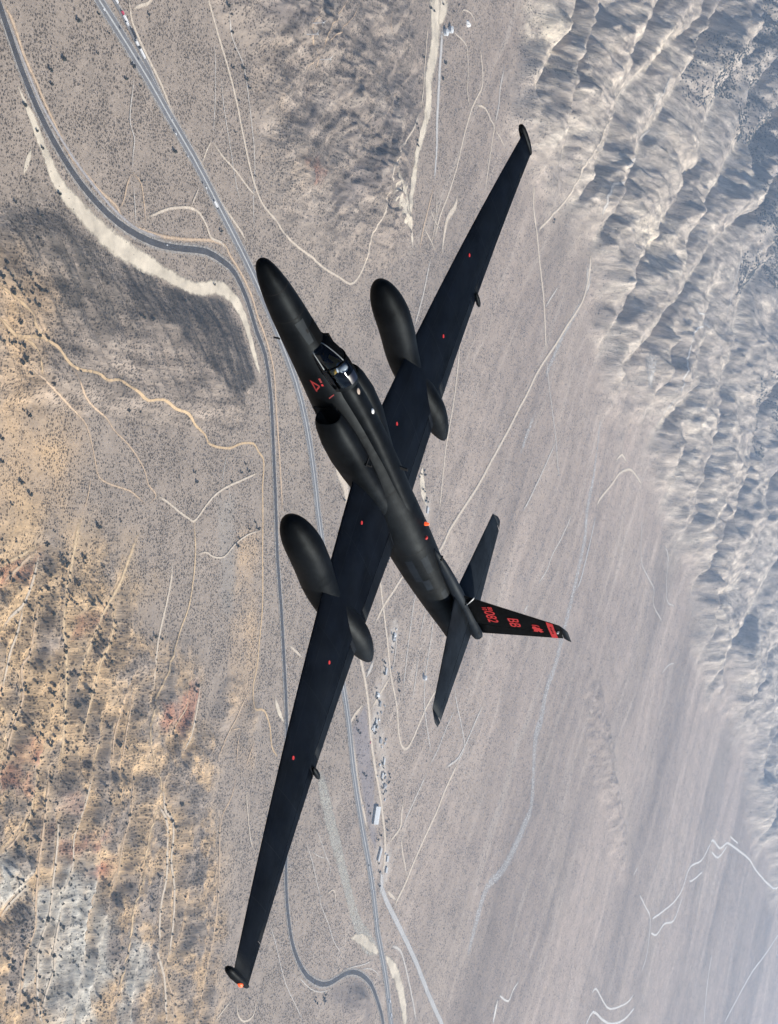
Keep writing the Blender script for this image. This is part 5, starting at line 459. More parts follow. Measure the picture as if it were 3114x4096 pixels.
def height(x, y):
    """ground height in metres relative to GZ; also returns the masks the colours need"""
    x = np.asarray(x, float); y = np.asarray(y, float)
    M = {}
    env = sstep(1400, 1900, x) * (1 - sstep(13500, 16000, x)) * (1 - sstep(0.50, 0.62, np.abs(y) / np.maximum(x, 1500)))
    wx = x + 70 * fbm(x / 900, y / 600, 4, 71); wy = y + 75 * fbm(x / 1100, y / 520, 4, 77)
    # far mountains
    mt = zone(x, y, ZN['mountain'], 170, 260, 500, 41); M['mt'] = mt
    k = mt > 0.001
    hm = np.zeros(x.shape)
    deep = zone(x, y, ZN['mountain_core'], 600, 200, 700, 44); M['deep'] = deep
    if k.any():
        a, b = wx[k], wy[k]
        # straight canyons with flat floors between sharp spurs that run obliquely towards the viewer
        u = a * 0.905 + b * 0.426; v = -a * 0.426 + b * 0.905
        u2 = a * 0.977 - b * 0.21; v2 = a * 0.21 + b * 0.977
        dpk = deep[k]
        t1 = tri(pn(u / 1700, v / 330, 3)); t2 = tri(pn(u / 620, v / 135, 6)); t3 = tri(pn(u2 / 300, v2 / 74, 9))
        t4 = tri(pn(u2 / 150, v2 / 30, 12)); t5 = tri(pn(u2 / 90, v2 / 14, 15))
        f5 = 1 - sstep(5000, 8000, a); f4 = 1 - 0.6 * sstep(7500, 10500, a)
        s = mt[k]
        am = np.clip(0.80 + 1.7 * fbm(a / 1300, b / 520, 3, 19), 0.15, 1.6)
        dc = np.full(a.shape, 400.0)
        xa, ya = x[k] + 0.6 * (a - x[k]), y[k] + 0.6 * (b - y[k]) + 18 * fbm(x[k] / 420, y[k] / 150, 3, 97)
        for P in CANYONS:
            xs = [p[0] for p in P]; ys = [p[1] for p in P]
            q = (xa > min(xs) - 400) & (xa < max(xs) + 400) & (ya > min(ys) - 400) & (ya < max(ys) + 400)
            if q.any(): dc[q] = np.minimum(dc[q], seg_dist(xa[q], ya[q], P))
        dc = np.maximum(dc - 9 - 8 * fbm(a / 160, b / 60, 3, 23), 0)
        cn = 0.40 * np.minimum(dc, 110) + 0.10 * np.clip(dc - 110, 0, 200)
        base = np.maximum(cn * (0.55 + 0.45 * am) + np.clip(dc / 60, 0, 1) * (14 * t1 + 15 * t2) * am, 0)            # 0 = canyon floor
        rel = np.clip(base / 16, 0, 1)
        cg = ridged(a / 330, b / 120, 5, 91, 0.6); cg2 = fbm(a / 700, b / 260, 4, 95)
        r = base * (1 + 0.5 * cg2) + rel * np.clip(am + .2, 0, 1) * (8 * t3 + 13 * (cg - .6) + 6 * t4 * f4 + 4 * t5 * f5)
        hm[k] = s * (0.35 + 0.65 * s) * r * (0.85 + 0.6 * dpk) + 25 * s * s
        M['mk'] = k; M['rel'] = rel
    # low rises near the top of the view and in the flat
    ht = np.zeros(x.shape)
    for (cx, cy, rx, ry, an, hh) in BUMPS:
        kk = (np.abs(x - cx) < 3 * max(rx, ry)) & (np.abs(y - cy) < 3 * max(rx, ry))
        if not kk.any(): continue
        ca, sa = math.cos(an), math.sin(an)
        dx = x[kk] - cx; dy = y[kk] - cy
        u = (dx * ca + dy * sa) / rx; v = (-dx * sa + dy * ca) / ry
        q = np.sqrt(u * u + v * v) + 0.22 * fbm(x[kk] / 70, y[kk] / 70, 4, 21)
        cr = np.clip(1 - q, 0, 1)
        ht[kk] += hh * cr ** 1.1 + np.clip(cr * 3, 0, 1) * (0.16 * hh * tri(pn(x[kk] / 120, y[kk] / 34, 25)) + 0.07 * hh * tri(pn(x[kk] / 46, y[kk] / 15, 26)))
    tp = zone(x, y, ZN['tophills'], 120, 80, 200, 47); M['top'] = tp
    k = tp > 0.001
    if k.any():
        a, b = wx[k], wy[k]; u = a * 0.8 + b * 0.6; v = -a * 0.6 + b * 0.8
        ht[k] += tp[k] * (13 * tri(pn(u / 330, v / 105, 62)) + 6 * tri(pn(u / 130, v / 40, 64)) + 2.6 * tri(pn(u / 50, v / 17, 66)))
    # badlands (spurs running down towards -Y)
    bl = zone(x, y, ZN['badlands'], 70, 60, 160, 51); M['bl'] = bl
    hb = np.zeros(x.shape)
    k = bl > 0.001
    if k.any():
        a, b = x[k], y[k]
        aw = a + 10 * fbm(a / 90, b / 220, 3, 31)
        g1 = tri(pn((aw - 0.16 * b) / 60.0, b / 380.0, 33))
        c1 = aw * 0.80 + 0.60 * b; c2 = b * .80 - .60 * aw
        g2 = tri(pn(c1 / 20.0, c2 / 75.0, 37)); g3 = tri(pn(c1 / 9.5, c2 / 34.0, 38)); g4 = tri(pn(aw / 17.0, b / 90.0, 36))
        dw = np.full(a.shape, 1e4)
        for P in WASHES:
            xs = [p[0] for p in P]; ys = [p[1] for p in P]
            q = (a > min(xs) - 45) & (a < max(xs) + 45) & (b > min(ys) - 45) & (b < max(ys) + 45)
            if q.any(): dw[q] = np.minimum(dw[q], seg_dist(a[q], b[q], P))
        M['dw'] = dw; M['dwk'] = k
        hb[k] = bl[k] * (9.5 * g1 + 5.2 * g2 + 3.0 * g3 + 3.0 * g4 + 6) * sstep(2, 38, dw + 6 * fbm(a / 25, b / 25, 2, 39))
    # the steep dark slope above the pale wash
    sl_ = zone(x, y, ZN['hill'], 14, 14, 60, 55); M['hill'] = sl_
    hh = np.zeros(x.shape)
    k = inside(x, y, ZN['hill'])
    if k.any():
        a, b = x[k], y[k]
        d = seg_dist(a, b, LN['hill_foot'])
        fall = 1 - sstep(90, 520, seg_dist(a, b, LN['hill_crest']))
        dd = seg_dist(a, b, ZN['hill'], True)
        gul = tri(pn((a * 0.70 + b * 0.71) / 40.0, (b * 0.70 - a * .71) / 230.0, 61)) + 0.5 * tri(pn((a * 0.70 + b * 0.71) / 15.0, (b * 0.70 - a * .71) / 90.0, 63))
        hh[k] = (25 * (1 - np.exp(-d / 120.0)) * (0.35 + 0.65 * fall) + 8.5 * gul * np.clip(d / 40, 0, 1)) * sstep(0, 60, np.minimum(dd, d * 1.6 + 0.0))
    # gentle fans and rills everywhere
    ro = 2.2 * fbm(x / 240, y / 240, 4, 81) + 0.5 * fbm(x / 38, y / 38, 3, 85)
    fl = sstep(3300, 4500, x) * (1 - mt)
    u = (x * 0.78 - y * 0.62); v = (x * 0.62 + y * 0.78)
    ri = ridged(u / 130 + 0.9 * fbm(x / 500, y / 500, 3, 87), v / 900, 4, 89)
    ro = ro - fl * 1.5 * ri
    k = 1 - np.exp(-0.0 * x)
    road = np.ones(x.shape)
    for nm in ('highway', 'road'):
        d = seg_dist(x, y, LN[nm]) if np.size(x) < 50 else _road_d(x, y, nm)
        road = np.minimum(road, sstep(10, 60, d))
    h = env * (hm + road * (ht + hb + hh) + ro * (0.25 + 0.75 * road))
    return h, M

def _road_d(x, y, nm):
    P = LN[nm]
    xs = [p[0] for p in P]; ys = [p[1] for p in P]
    d = np.full(np.shape(x), 1e4)
    k = (x > min(xs) - 80) & (x < max(xs) + 80) & (y > min(ys) - 80) & (y < max(ys) + 80)
    if k.any(): d[k] = seg_dist(x[k], y[k], P)
    return d

# ------------------------------------------------------------------ ground sheet
NX, NT = 940, 1080
_a0, _a1 = math.atan2(1620.0, 1820.0), math.atan2(1620.0, 13500.0)
_dense = 1620.0 / np.tan(np.linspace(_a0, _a1, NX))
XS = np.concatenate([[-150000, -60000, -20000, -5000, -1000, 600, 1300], _dense, [15500, 19000, 26000, 45000, 90000, 200000]])
_td = np.linspace(-0.50, 0.50, NT)
_sk = np.array([0.58, 0.75, 1.1, 2.0, 5.0, 14.0, 40.0])
TS = np.concatenate([-_sk[::-1], _td, _sk])
NXX, NTT = len(XS), len(TS)
SX = np.maximum(np.abs(XS), 1500.0)
gx = np.repeat(XS, NTT)
gy = (SX[:, None] * TS[None, :]).ravel()
gh, GM = height(gx, gy)
HG = gh.reshape(NXX, NTT)

def ground_z(x, y):
    """height of the ground sheet itself (interpolated on its grid), absolute z"""
    x = np.asarray(x, float); y = np.asarray(y, float)
    i = np.clip(np.searchsorted(XS, x) - 1, 0, NXX - 2)
    fx = (x - XS[i]) / (XS[i + 1] - XS[i])
    s = SX[i] + fx * (SX[i + 1] - SX[i])
    t = y / s
    j = np.clip(np.searchsorted(TS, t) - 1, 0, NTT - 2)
    ft = (t - TS[j]) / (TS[j + 1] - TS[j])
    h = (HG[i, j] * (1-fx) * (1-ft) + HG[i+1, j] * fx * (1-ft) + HG[i, j+1] * (1-fx) * ft + HG[i+1, j+1] * fx * ft)
    return GZ + h

def gz1(x, y): return float(ground_z(np.array([x]), np.array([y]))[0])

def mixc(c, m, target):
    return c + (np.array(target)[None, :] - c) * m[:, None]

def ground_albedo():
    x, y = gx, gy
    n1 = fbm(x / 620, y / 620, 4, 101); n2 = fbm(x / 95, y / 95, 4, 103); n3 = fbm(x / 22, y / 22, 3, 107)
    far = sstep(3000, 5200, x)
    c = np.tile(np.array([[0.285, 0.246, 0.222]]), (len(x), 1))
    c = mixc(c, far * 0.9, (0.315, 0.263, 0.24))
    c = mixc(c, sstep(-0.1, 0.5, n1) * 0.35, (0.34, 0.295, 0.265))
    veg = np.full(len(x), 0.55)
    veg -= 0.3 * far
    # streaks that follow the drainage of the fans
    u = x * 0.78 - y * 0.62; v = x * 0.62 + y * 0.78
    w = 70 * fbm(x / 700, y / 700, 3, 111)
    st = fbm((u + w) / 60.0, v / 1500.0, 5, 113, 0.6) * 1.2 + 0.7 * fbm((u + w) / 18.0, v / 420.0, 4, 117, 0.6)
    st2 = fbm((x - 0.12 * y + 0.25 * w) / 26.0, y / 520.0, 5, 119, 0.6)
    ff = sstep(3000, 4200, x)
    c *= (1 + 0.11 * (ff * st + (1 - ff) * st2))[:, None]
    c = mixc(c, sstep(0.35, 0.9, st) * ff * 0.30, (0.46, 0.43, 0.41))
    c = mixc(c, sstep(0.3, 0.9, -st) * ff * 0.30, (0.22, 0.20, 0.20))
    bn = fbm((u + 2 * w) / 420.0, v / 2600.0, 4, 114)
    c *= (1 + 0.45 * bn * ff)[:, None]
    # warm earth on the left
    og = zone(x, y, SZ['orange_left'], 90, 60, 120, 121)
    c = mixc(c, og * np.clip(0.55 + 0.55 * n2, 0, 1), (0.60, 0.425, 0.255)); veg -= 0.12 * og
    om = zone(x, y, SZ['orange_mid'], 110, 70, 120, 123)
    c = mixc(c, om * np.clip(0.6 + 0.9 * n2, 0, 1), (0.50, 0.37, 0.235))
    os_ = zone(x, y, SZ['orange_strip'], 22, 14, 50, 125)
    c = mixc(c, os_ * np.clip(0.55 + 0.7 * n2, 0, 1), (0.42, 0.325, 0.24))
    ot = zone(x, y, SZ['orange_top'], 120, 70, 140, 126)
    c = mixc(c, ot * np.clip(sstep(-.1, .5, n2 + n3 * .4), 0, 1) * .5, (0.46, 0.365, 0.28))
    bl = GM['bl']
    c = mixc(c, bl * sstep(-0.25, 0.45, n2 + 0.4 * n3) * 0.8, (0.58, 0.425, 0.27))
    c = mixc(c, bl * sstep(0.15, 0.6, -n2 + 0.5 * n3) * 0.35, (0.31, 0.275, 0.265))
    hw_ = np.zeros(len(x)); hw_[GM['dwk']] = np.exp(-GM['dw'] / 13.0)
    c = mixc(c, np.clip(hw_ * bl, 0, 1) * 0.75, (0.56, 0.42, 0.27)); veg -= 0.3 * hw_ * bl
    ba = fbm(x / 34, y / 120, 3, 131)
    for k in SZ:
        if k.startswith('red'):
            m = zone(x, y, SZ[k], 16, 30, 45, 133)
            c = mixc(c, m * np.clip(0.6 + 0.8 * ba, 0, 0.95), (0.46, 0.215, 0.145))
    for k in ('grey_bad', 'grey_bad2', 'grey_bad3'):
        m = zone(x, y, SZ[k], 26, 45, 60, 135)
        c = mixc(c, m * np.clip(0.75 + 0.7 * ba, 0, 0.95), (0.52, 0.515, 0.50)); veg -= 0.35 * m
    m = zone(x, y, SZ['fan_grey'], 16, 12, 60, 136); c = mixc(c, m * .7, (0.27, 0.25, 0.24)); veg -= .3 * m
    m = zone(x, y, SZ['dark_slope'], 8, 9, 40, 137); c = mixc(c, m * np.clip(.80 + .9 * fbm((.7 * x + .71 * y) / 11, (.7 * y - .71 * x) / 110, 4, 167), 0, 1), (0.055, 0.050, 0.048)); veg += 0.2 * m  # dark scrub and rock, with the slope's shade also put into the soil colour
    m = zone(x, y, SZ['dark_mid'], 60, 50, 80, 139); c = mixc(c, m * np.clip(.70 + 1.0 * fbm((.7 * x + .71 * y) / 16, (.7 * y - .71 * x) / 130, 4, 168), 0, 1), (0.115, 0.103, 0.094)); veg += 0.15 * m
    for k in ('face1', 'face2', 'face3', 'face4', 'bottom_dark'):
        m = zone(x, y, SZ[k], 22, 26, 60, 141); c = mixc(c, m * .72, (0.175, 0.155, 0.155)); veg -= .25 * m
    for k in ('purple1', 'purple2'):
        m = zone(x, y, SZ[k], 7, 5, 40, 143); c = mixc(c, m * .85, (0.215, 0.20, 0.225)); veg -= .3 * m
    # mountains
    mt = GM['mt']
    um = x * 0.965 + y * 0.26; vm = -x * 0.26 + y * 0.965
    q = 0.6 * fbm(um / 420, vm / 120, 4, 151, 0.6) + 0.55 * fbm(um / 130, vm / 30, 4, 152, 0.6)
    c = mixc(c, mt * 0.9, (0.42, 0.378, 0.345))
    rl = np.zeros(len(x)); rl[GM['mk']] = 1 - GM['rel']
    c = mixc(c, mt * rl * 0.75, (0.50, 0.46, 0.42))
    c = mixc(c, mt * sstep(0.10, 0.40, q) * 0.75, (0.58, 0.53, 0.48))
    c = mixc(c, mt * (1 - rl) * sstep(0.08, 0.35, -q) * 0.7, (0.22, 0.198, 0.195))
    tpm = GM['top']; q2 = fbm((x * .8 + y * .6) / 120, (y * .8 - x * .6) / 34, 4, 157)
    c = mixc(c, tpm * sstep(0.1, 0.5, q2) * 0.5, (0.42, 0.375, 0.345)); c = mixc(c, tpm * sstep(0.0, 0.4, -q2) * 0.55, (0.18, 0.163, 0.158))
    for k in ('bright1', 'bright2', 'bright3'):
        m = zone(x, y, SZ[k], 60, 90, 120, 153); c = mixc(c, m * np.clip(.5 + 1.2 * n3, 0, 1), (0.66, 0.60, 0.52))
    dp = GM['deep']
    c = mixc(c, dp * mt * np.clip(0.5 + 1.6 * fbm(x / 150, y / 150, 4, 155), 0, 1) * .8, (0.185, 0.18, 0.19))
    c *= (1 + 0.12 * n3 + 0.12 * n2)[:, None]
    c *= np.array([[1.05, 1.0, 0.885]])
    veg *= np.clip(1.0 + 1.5 * fbm(x / 75, y / 75, 3, 161) + 0.9 * fbm(x / 21, y / 21, 2, 163), 0.15, 1.9)
    for hx, hy in list(HOUSES) + list(SHEDS):
        d_ = np.hypot(x - hx, (y - hy) * 0.7); kk = d_ < 80
        c[kk] = mixc(c[kk], (1 - sstep(6, 36, d_[kk] + 16 * fbm(x[kk] / 14, y[kk] / 14, 2, 165))) * .42, (0.54, 0.50, 0.44)); veg[kk] *= sstep(10, 50, d_[kk])
    veg = np.clip(veg - 0.25 * mt, 0.0, 1.0)
    rel = np.clip(np.maximum.reduce([mt, bl * .8, GM['hill'] * .9, tpm * .9]), 0, 1)
    return np.clip(c, 0.03, 0.75), np.clip(veg, 0, 1), rel

def build_ground():
    me = bpy.data.meshes.new("ground")
    nv = NXX * NTT
    co = np.empty((nv, 3), np.float32); co[:, 0] = gx; co[:, 1] = gy; co[:, 2] = GZ + gh
    ii, jj = np.meshgrid(np.arange(NXX - 1), np.arange(NTT - 1), indexing='ij')
    a = (ii * NTT + jj).ravel()
    quads = np.stack([a, a + NTT, a + NTT + 1, a + 1], 1).astype(np.int32)
    nf = len(quads)
    me.vertices.add(nv); me.vertices.foreach_set("co", co.ravel())
    me.loops.add(nf * 4); me.loops.foreach_set("vertex_index", quads.ravel())
    me.polygons.add(nf)
    me.polygons.foreach_set("loop_start", np.arange(0, nf * 4, 4, dtype=np.int32))
    me.polygons.foreach_set("use_smooth", np.ones(nf, bool))
    me.update(calc_edges=True)
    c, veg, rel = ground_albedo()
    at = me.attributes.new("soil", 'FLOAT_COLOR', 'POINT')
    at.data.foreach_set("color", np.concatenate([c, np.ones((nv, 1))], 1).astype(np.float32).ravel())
    av = me.attributes.new("scrub_cover", 'FLOAT', 'POINT')
    av.data.foreach_set("value", veg.astype(np.float32))
    ar = me.attributes.new("ruggedness", 'FLOAT', 'POINT')
    ar.data.foreach_set("value", rel.astype(np.float32))
    m, nt, b = new_mat("desert_soil")
    L = nt.links
    ac = nt.nodes.new("ShaderNodeAttribute"); ac.attribute_name = "soil"
    avn = nt.nodes.new("ShaderNodeAttribute"); avn.attribute_name = "scrub_cover"
    ov = objvec(nt)
    def math_(op, a_, b_=None, clamp=False):
        n = nt.nodes.new("ShaderNodeMath"); n.operation = op; n.use_clamp = clamp
        for i, q in enumerate((a_, b_)):
            if q is None: continue
            if isinstance(q, (int, float)): n.inputs[i].default_value = q
            else: L.new(q, n.inputs[i])
        return n.outputs[0]
    flat = nt.nodes.new("ShaderNodeVectorMath"); flat.operation = 'MULTIPLY'
    flat.inputs[1].default_value = (1, 1, 0); L.new(ov, flat.inputs[0])
    fv = flat.outputs[0]
    col_in = ac.outputs["Color"]
    def speck(cell, r0, r1, dens):
        vo = nt.nodes.new("ShaderNodeTexVoronoi"); vo.voronoi_dimensions = '2D'
        vo.inputs["Scale"].default_value = 1.0 / cell
        L.new(fv, vo.inputs["Vector"])
        sep = nt.nodes.new("ShaderNodeSeparateColor"); L.new(vo.outputs["Color"], sep.inputs[0])
        present = math_('LESS_THAN', sep.outputs[0], math_('MULTIPLY', avn.outputs["Fac"], dens))
        rad = math_('ADD', math_('MULTIPLY', sep.outputs[1], r1 - r0), r0)
        dd = math_('SUBTRACT', rad, vo.outputs["Distance"])
        blob = math_('MULTIPLY', dd, 6.0, True)
        return math_('MULTIPLY', blob, present)
    arn = nt.nodes.new("ShaderNodeAttribute"); arn.attribute_name = "ruggedness"
    def rills(rot, sx, sy, seed):
        mp = nt.nodes.new("ShaderNodeMapping"); L.new(fv, mp.inputs[0])
        mp.inputs[1].default_value = (seed, seed * .7, 0); mp.inputs[2].default_value = (0, 0, rot); mp.inputs[3].default_value = (1 / sx, 1 / sy, 1)
        return noise_node(nt, 1.0, 9, 0.72, mp.outputs[0]).outputs[0]
    ra = rills(R_(12), 150.0, 34.0, 3.1); rb = rills(R_(-26), 120.0, 30.0, 8.7)
    rr_ = math_('SUBTRACT', math_('MULTIPLY', math_('ADD', ra, rb), 3.6), 3.6)          # about -1..1
    rmod = math_('MULTIPLY', rr_, math_('MULTIPLY', arn.outputs["Fac"], 0.80))
    s1 = speck(6.0, 0.22, 0.46, 1.1)
    s2 = speck(13.0, 0.12, 0.34, 0.7)
    s3 = speck(3.4, 0.2, 0.5, 0.75)
    s = math_('MAXIMUM', math_('MAXIMUM', s1, s2), math_('MULTIPLY', s3, 0.7))
    nz = noise_node(nt, 0.11, 5, 0.62, ov); nz2 = noise_node(nt, 0.9, 3, 0.6, ov)
    var = math_('ADD', math_('MULTIPLY', nz.outputs[0], 0.62), math_('MULTIPLY', nz2.outputs[0], 0.34))
    var = math_('ADD', var, 0.52)
    var = math_('MULTIPLY', var, math_('MAXIMUM', math_('ADD', 1.0, rmod), 0.35))
    mul = nt.nodes.new("ShaderNodeVectorMath"); mul.operation = 'SCALE'
    L.new(col_in, mul.inputs[0]); L.new(var, mul.inputs["Scale"])
    dk = nt.nodes.new("ShaderNodeVectorMath"); dk.operation = 'SCALE'
    L.new(mul.outputs[0], dk.inputs[0]); L.new(math_('SUBTRACT', 1.0, math_('MULTIPLY', s, 0.74)), dk.inputs["Scale"])
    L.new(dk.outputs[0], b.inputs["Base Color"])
    b.inputs["Roughness"].default_value = 0.95; b.inputs["Specular IOR Level"].default_value = 0.1
    bp = nt.nodes.new("ShaderNodeBump"); bp.inputs["Strength"].default_value = 0.6; bp.inputs["Distance"].default_value = 3.0
    L.new(math_('ADD', math_('ADD', nz.outputs[0], math_('MULTIPLY', s, 0.35)), math_('MULTIPLY', rmod, 2.2)), bp.inputs["Height"]); L.new(bp.outputs[0], b.inputs["Normal"])
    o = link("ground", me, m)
    tag(o, "grey and tan desert floor with scrub, fans and bare mountains", "ground", kind="structure")
    return o
build_ground()

# ------------------------------------------------------------------ ribbons: roads, tracks and washes
def ribbon_mat(name, c, ragged=0.5, edge=3.0, var=0.2, scale=0.15, rough=0.95, patch=0.0):
    m, nt, b = new_mat(name)
    L = nt.links
    ov = objvec(nt)
    n = noise_node(nt, scale, 5, 0.65, ov); n2 = noise_node(nt, scale * 5, 3, 0.6, ov)
    lo = tuple(x * (1 - var) for x in c); hi = tuple(x * (1 + var) for x in c)
    L.new(ramp(nt, n.outputs[0], [(0.3, lo), (0.7, hi)]), b.inputs["Base Color"])
    b.inputs["Roughness"].default_value = rough; b.inputs["Specular IOR Level"].default_value = 0.15
    if ragged > 0:
        uv = nt.nodes.new("ShaderNodeAttribute"); uv.attribute_name = "across"
        def M_(op, a_, b_, cl=False):
            q = nt.nodes.new("ShaderNodeMath"); q.operation = op; q.use_clamp = cl
            for i, z in enumerate((a_, b_)):
                if isinstance(z, (int, float)): q.inputs[i].default_value = z
                else: L.new(z, q.inputs[i])
            return q.outputs[0]
        nn = M_('ADD', M_('MULTIPLY', n.outputs[0], 0.6), M_('MULTIPLY', n2.outputs[0], 0.4))
        e = M_('ADD', uv.outputs["Fac"], M_('MULTIPLY', M_('SUBTRACT', nn, 0.5), ragged * 2.2))   # 0 edge .. 1 centre
        al = M_('MULTIPLY', e, edge, True)
        if patch:
            al = M_('MULTIPLY', al, M_('MULTIPLY', M_('SUBTRACT', n2.outputs[0], patch), 7.0, True), True)
        tr = nt.nodes.new("ShaderNodeBsdfTransparent"); mx = nt.nodes.new("ShaderNodeMixShader")
        L.new(al, mx.inputs[0]); L.new(tr.outputs[0], mx.inputs[1]); L.new(b.outputs[0], mx.inputs[2])
        L.new(mx.outputs[0], nt.nodes["Material Output"].inputs[0])
    return m

TRK = {
    'cream':  ribbon_mat("track_cream", (0.545, 0.465, 0.365), 0.5, 1.8),
    'pale':   ribbon_mat("track_pale", (0.50, 0.46, 0.405), 0.55, 1.5),
    'orange': ribbon_mat("track_orange", (0.52, 0.39, 0.265), 0.6, 1.3),
    'orange2': ribbon_mat("track_ochre", (0.53, 0.385, 0.225), 0.35, 2.6),
    'yellow': ribbon_mat("track_yellow", (0.57, 0.43, 0.265), 0.7, 1.2),
    'grey':   ribbon_mat("track_grey", (0.36, 0.34, 0.33), 0.5, 1.4),
    'grey2':  ribbon_mat("track_gravel_road", (0.43, 0.42, 0.40), 0.2, 3.0),
    'greyw':  ribbon_mat("track_pale_grey", (0.47, 0.455, 0.43), 0.5, 1.8),
    'sand':   ribbon_mat("wash_sand", (0.57, 0.50, 0.39), 0.7, 2.6, 0.3, 0.024),
    'scrubwash': ribbon_mat("wash_scrubby", (0.46, 0.44, 0.375), 0.6, 3.0, 0.25, 0.07, patch=0.42),
    'gravel': ribbon_mat("wash_gravel", (0.50, 0.49, 0.47), 0.6, 2.0, 0.2, 0.05, patch=0.44),
    'white':  ribbon_mat("bank_white", (0.60, 0.57, 0.52), 0.35, 2.4),
}
def resample(P, W, step):
    P = np.array(P, float); n = len(P)
    W = np.full(n, float(W)) if np.isscalar(W) else np.array(W, float)
    s = np.concatenate([[0], np.cumsum(np.hypot(*np.diff(P, axis=0).T))])
    m = max(2, int(s[-1] / step) + 1)
    t = np.linspace(0, s[-1], m)
    return np.stack([np.interp(t, s, P[:, 0]), np.interp(t, s, P[:, 1])], 1), np.interp(t, s, W)

def ribbon_geo(P, W, lift, off=0.0, step=6.0, cols=5):
    P, W = resample(P, W, step)
    T_ = np.gradient(P, axis=0); T_ /= (np.hypot(T_[:, 0], T_[:, 1])[:, None] + 1e-9)
    N_ = np.stack([-T_[:, 1], T_[:, 0]], 1)
    V = []; A = []
    fr = np.linspace(-1, 1, cols)
    n = len(P)
    pts = P[:, None, :] + N_[:, None, :] * (off + fr[None, :, None] * W[:, None, None] * 0.5)
    z = ground_z(pts[..., 0].ravel(), pts[..., 1].ravel()).reshape(n, cols) + lift
    v = np.concatenate([pts, z[..., None]], 2).reshape(-1, 3)
    a = np.tile(1 - np.abs(fr), (n, 1))
    nt_ = min(7, n // 3); ta = np.linspace(0.0, 1, nt_ + 1)[:-1] if nt_ else np.ones(0)
    a[:nt_] *= ta[:, None]; a[n - nt_:] *= ta[::-1][:, None]
    f = [(i*cols+j, i*cols+j+1, (i+1)*cols+j+1, (i+1)*cols+j) for i in range(n-1) for j in range(cols-1)]
    return v, f, a.ravel()

def ribbon_obj(name, parts, mats, parent=None):
    """parts: list of (P, W, lift, off, material index)"""
    V = []; F = []; A = []; MI = []; b = 0
    for P, W, lift, off, mi in parts:
        v, f, a = ribbon_geo(P, W, lift, off)
        V.append(v); F += [tuple(i + b for i in q) for q in f]; A.append(a); MI += [mi] * len(f); b += len(v)
    me = pydata(name, np.concatenate(V), F)
    at = me.attributes.new("across", 'FLOAT', 'POINT')
    at.data.foreach_set("value", np.concatenate(A).astype(np.float32))
    for m in mats: me.materials.append(m)
    me.polygons.foreach_set("material_index", MI)
    o = bpy.data.objects.new(name, me); col.objects.link(o)
    if parent: o.parent = parent
    return o

NETS = {
    'flat': ("dirt_track", "pale dirt tracks crossing the scrubby flat beside the highway"),
    'hill': ("dirt_track", "orange dirt tracks winding over the tan hillside"),
    'wash_left': ("wash", "branching yellow sandy washes running between the tree dotted badlands"),
    'wash_road': ("wash", "broad cream sandy wash curving between the dark slope and the road"),
    'sandy_strip': ("wash", "long cream sandy strips beside the water tanks and turbine tracks"),
    'valley': ("dirt_track", "thin straight pale tracks across the open grey valley floor"),
    'settlement': ("dirt_track", "pale dirt lanes linking the scattered houses by the highway"),
    'wash_low': ("wash", "cream scrubby wash running down to the highway bridge"),
    'wash_right': ("wash", "whitish gravel washes and banks on the far hazy fan"),
}
for net, (nm, lab) in NETS.items():
    tr = [t for t in TRACKS if t[0] == net]
    sts = sorted({t[1] for t in tr})
    parts = [(t[3], t[2], 0.6 + 0.06 * (i % 12), 0.0, sts.index(t[1])) for i, t in enumerate(tr)]
    tag(ribbon_obj(nm, parts, [TRK[s] for s in sts]), lab, "wash" if nm == "wash" else "track", kind="structure")

M_asph = ribbon_mat("asphalt_dark", (0.062, 0.061, 0.064), 0.0, var=0.3, scale=0.05)
M_lane = ribbon_mat("asphalt_worn", (0.165, 0.163, 0.165), 0.0, var=0.2, scale=0.05)
M_should = ribbon_mat("gravel_shoulder", (0.38, 0.355, 0.32), 0.7, 1.6, 0.25)
M_conc = ribbon_mat("concrete_median", (0.42, 0.425, 0.41), 0.0, var=0.1)
M_line = ribbon_mat("road_paint_white", (0.72, 0.72, 0.68), 0.0, var=0.08)
hw = ribbon_obj("highway", [(LN['highway'], 36.0, 1.4, 0.0, 0)], [M_should])
tag(hw, "straight grey divided highway with a pale concrete median strip", "highway", kind="structure")
for s in (-1, 1):
    ribbon_obj("carriageway", [(LN['highway'], 9.2, 1.6, s * 6.6, 0)], [M_lane], hw)
    ribbon_obj("edge_line", [(LN['highway'], 0.35, 1.68, s * 10.6, 0)], [M_line], hw)
ribbon_obj("median", [(LN['highway'], 3.6, 1.62, 0.0, 0)], [M_conc], hw)
rd = ribbon_obj("road", [(LN['road'], 25.0, 1.25, 0.0, 0)], [M_should])
tag(rd, "dark curving asphalt road rounding the hill above the pale wash", "road", kind="structure")
ribbon_obj("carriageway", [(LN['road'], 12.0, 1.45, 0.0, 0)], [M_asph], rd)
lb = ribbon_obj("layby", [(LAYBY, 15.0, 1.5, 0.0, 0)], [M_should])
tag(lb, "grey truck layby lined with parked lorries beside the highway", "layby", kind="structure")
ribbon_obj("carriageway", [(LAYBY, 8.0, 1.58, -2.0, 0)], [M_lane], lb)

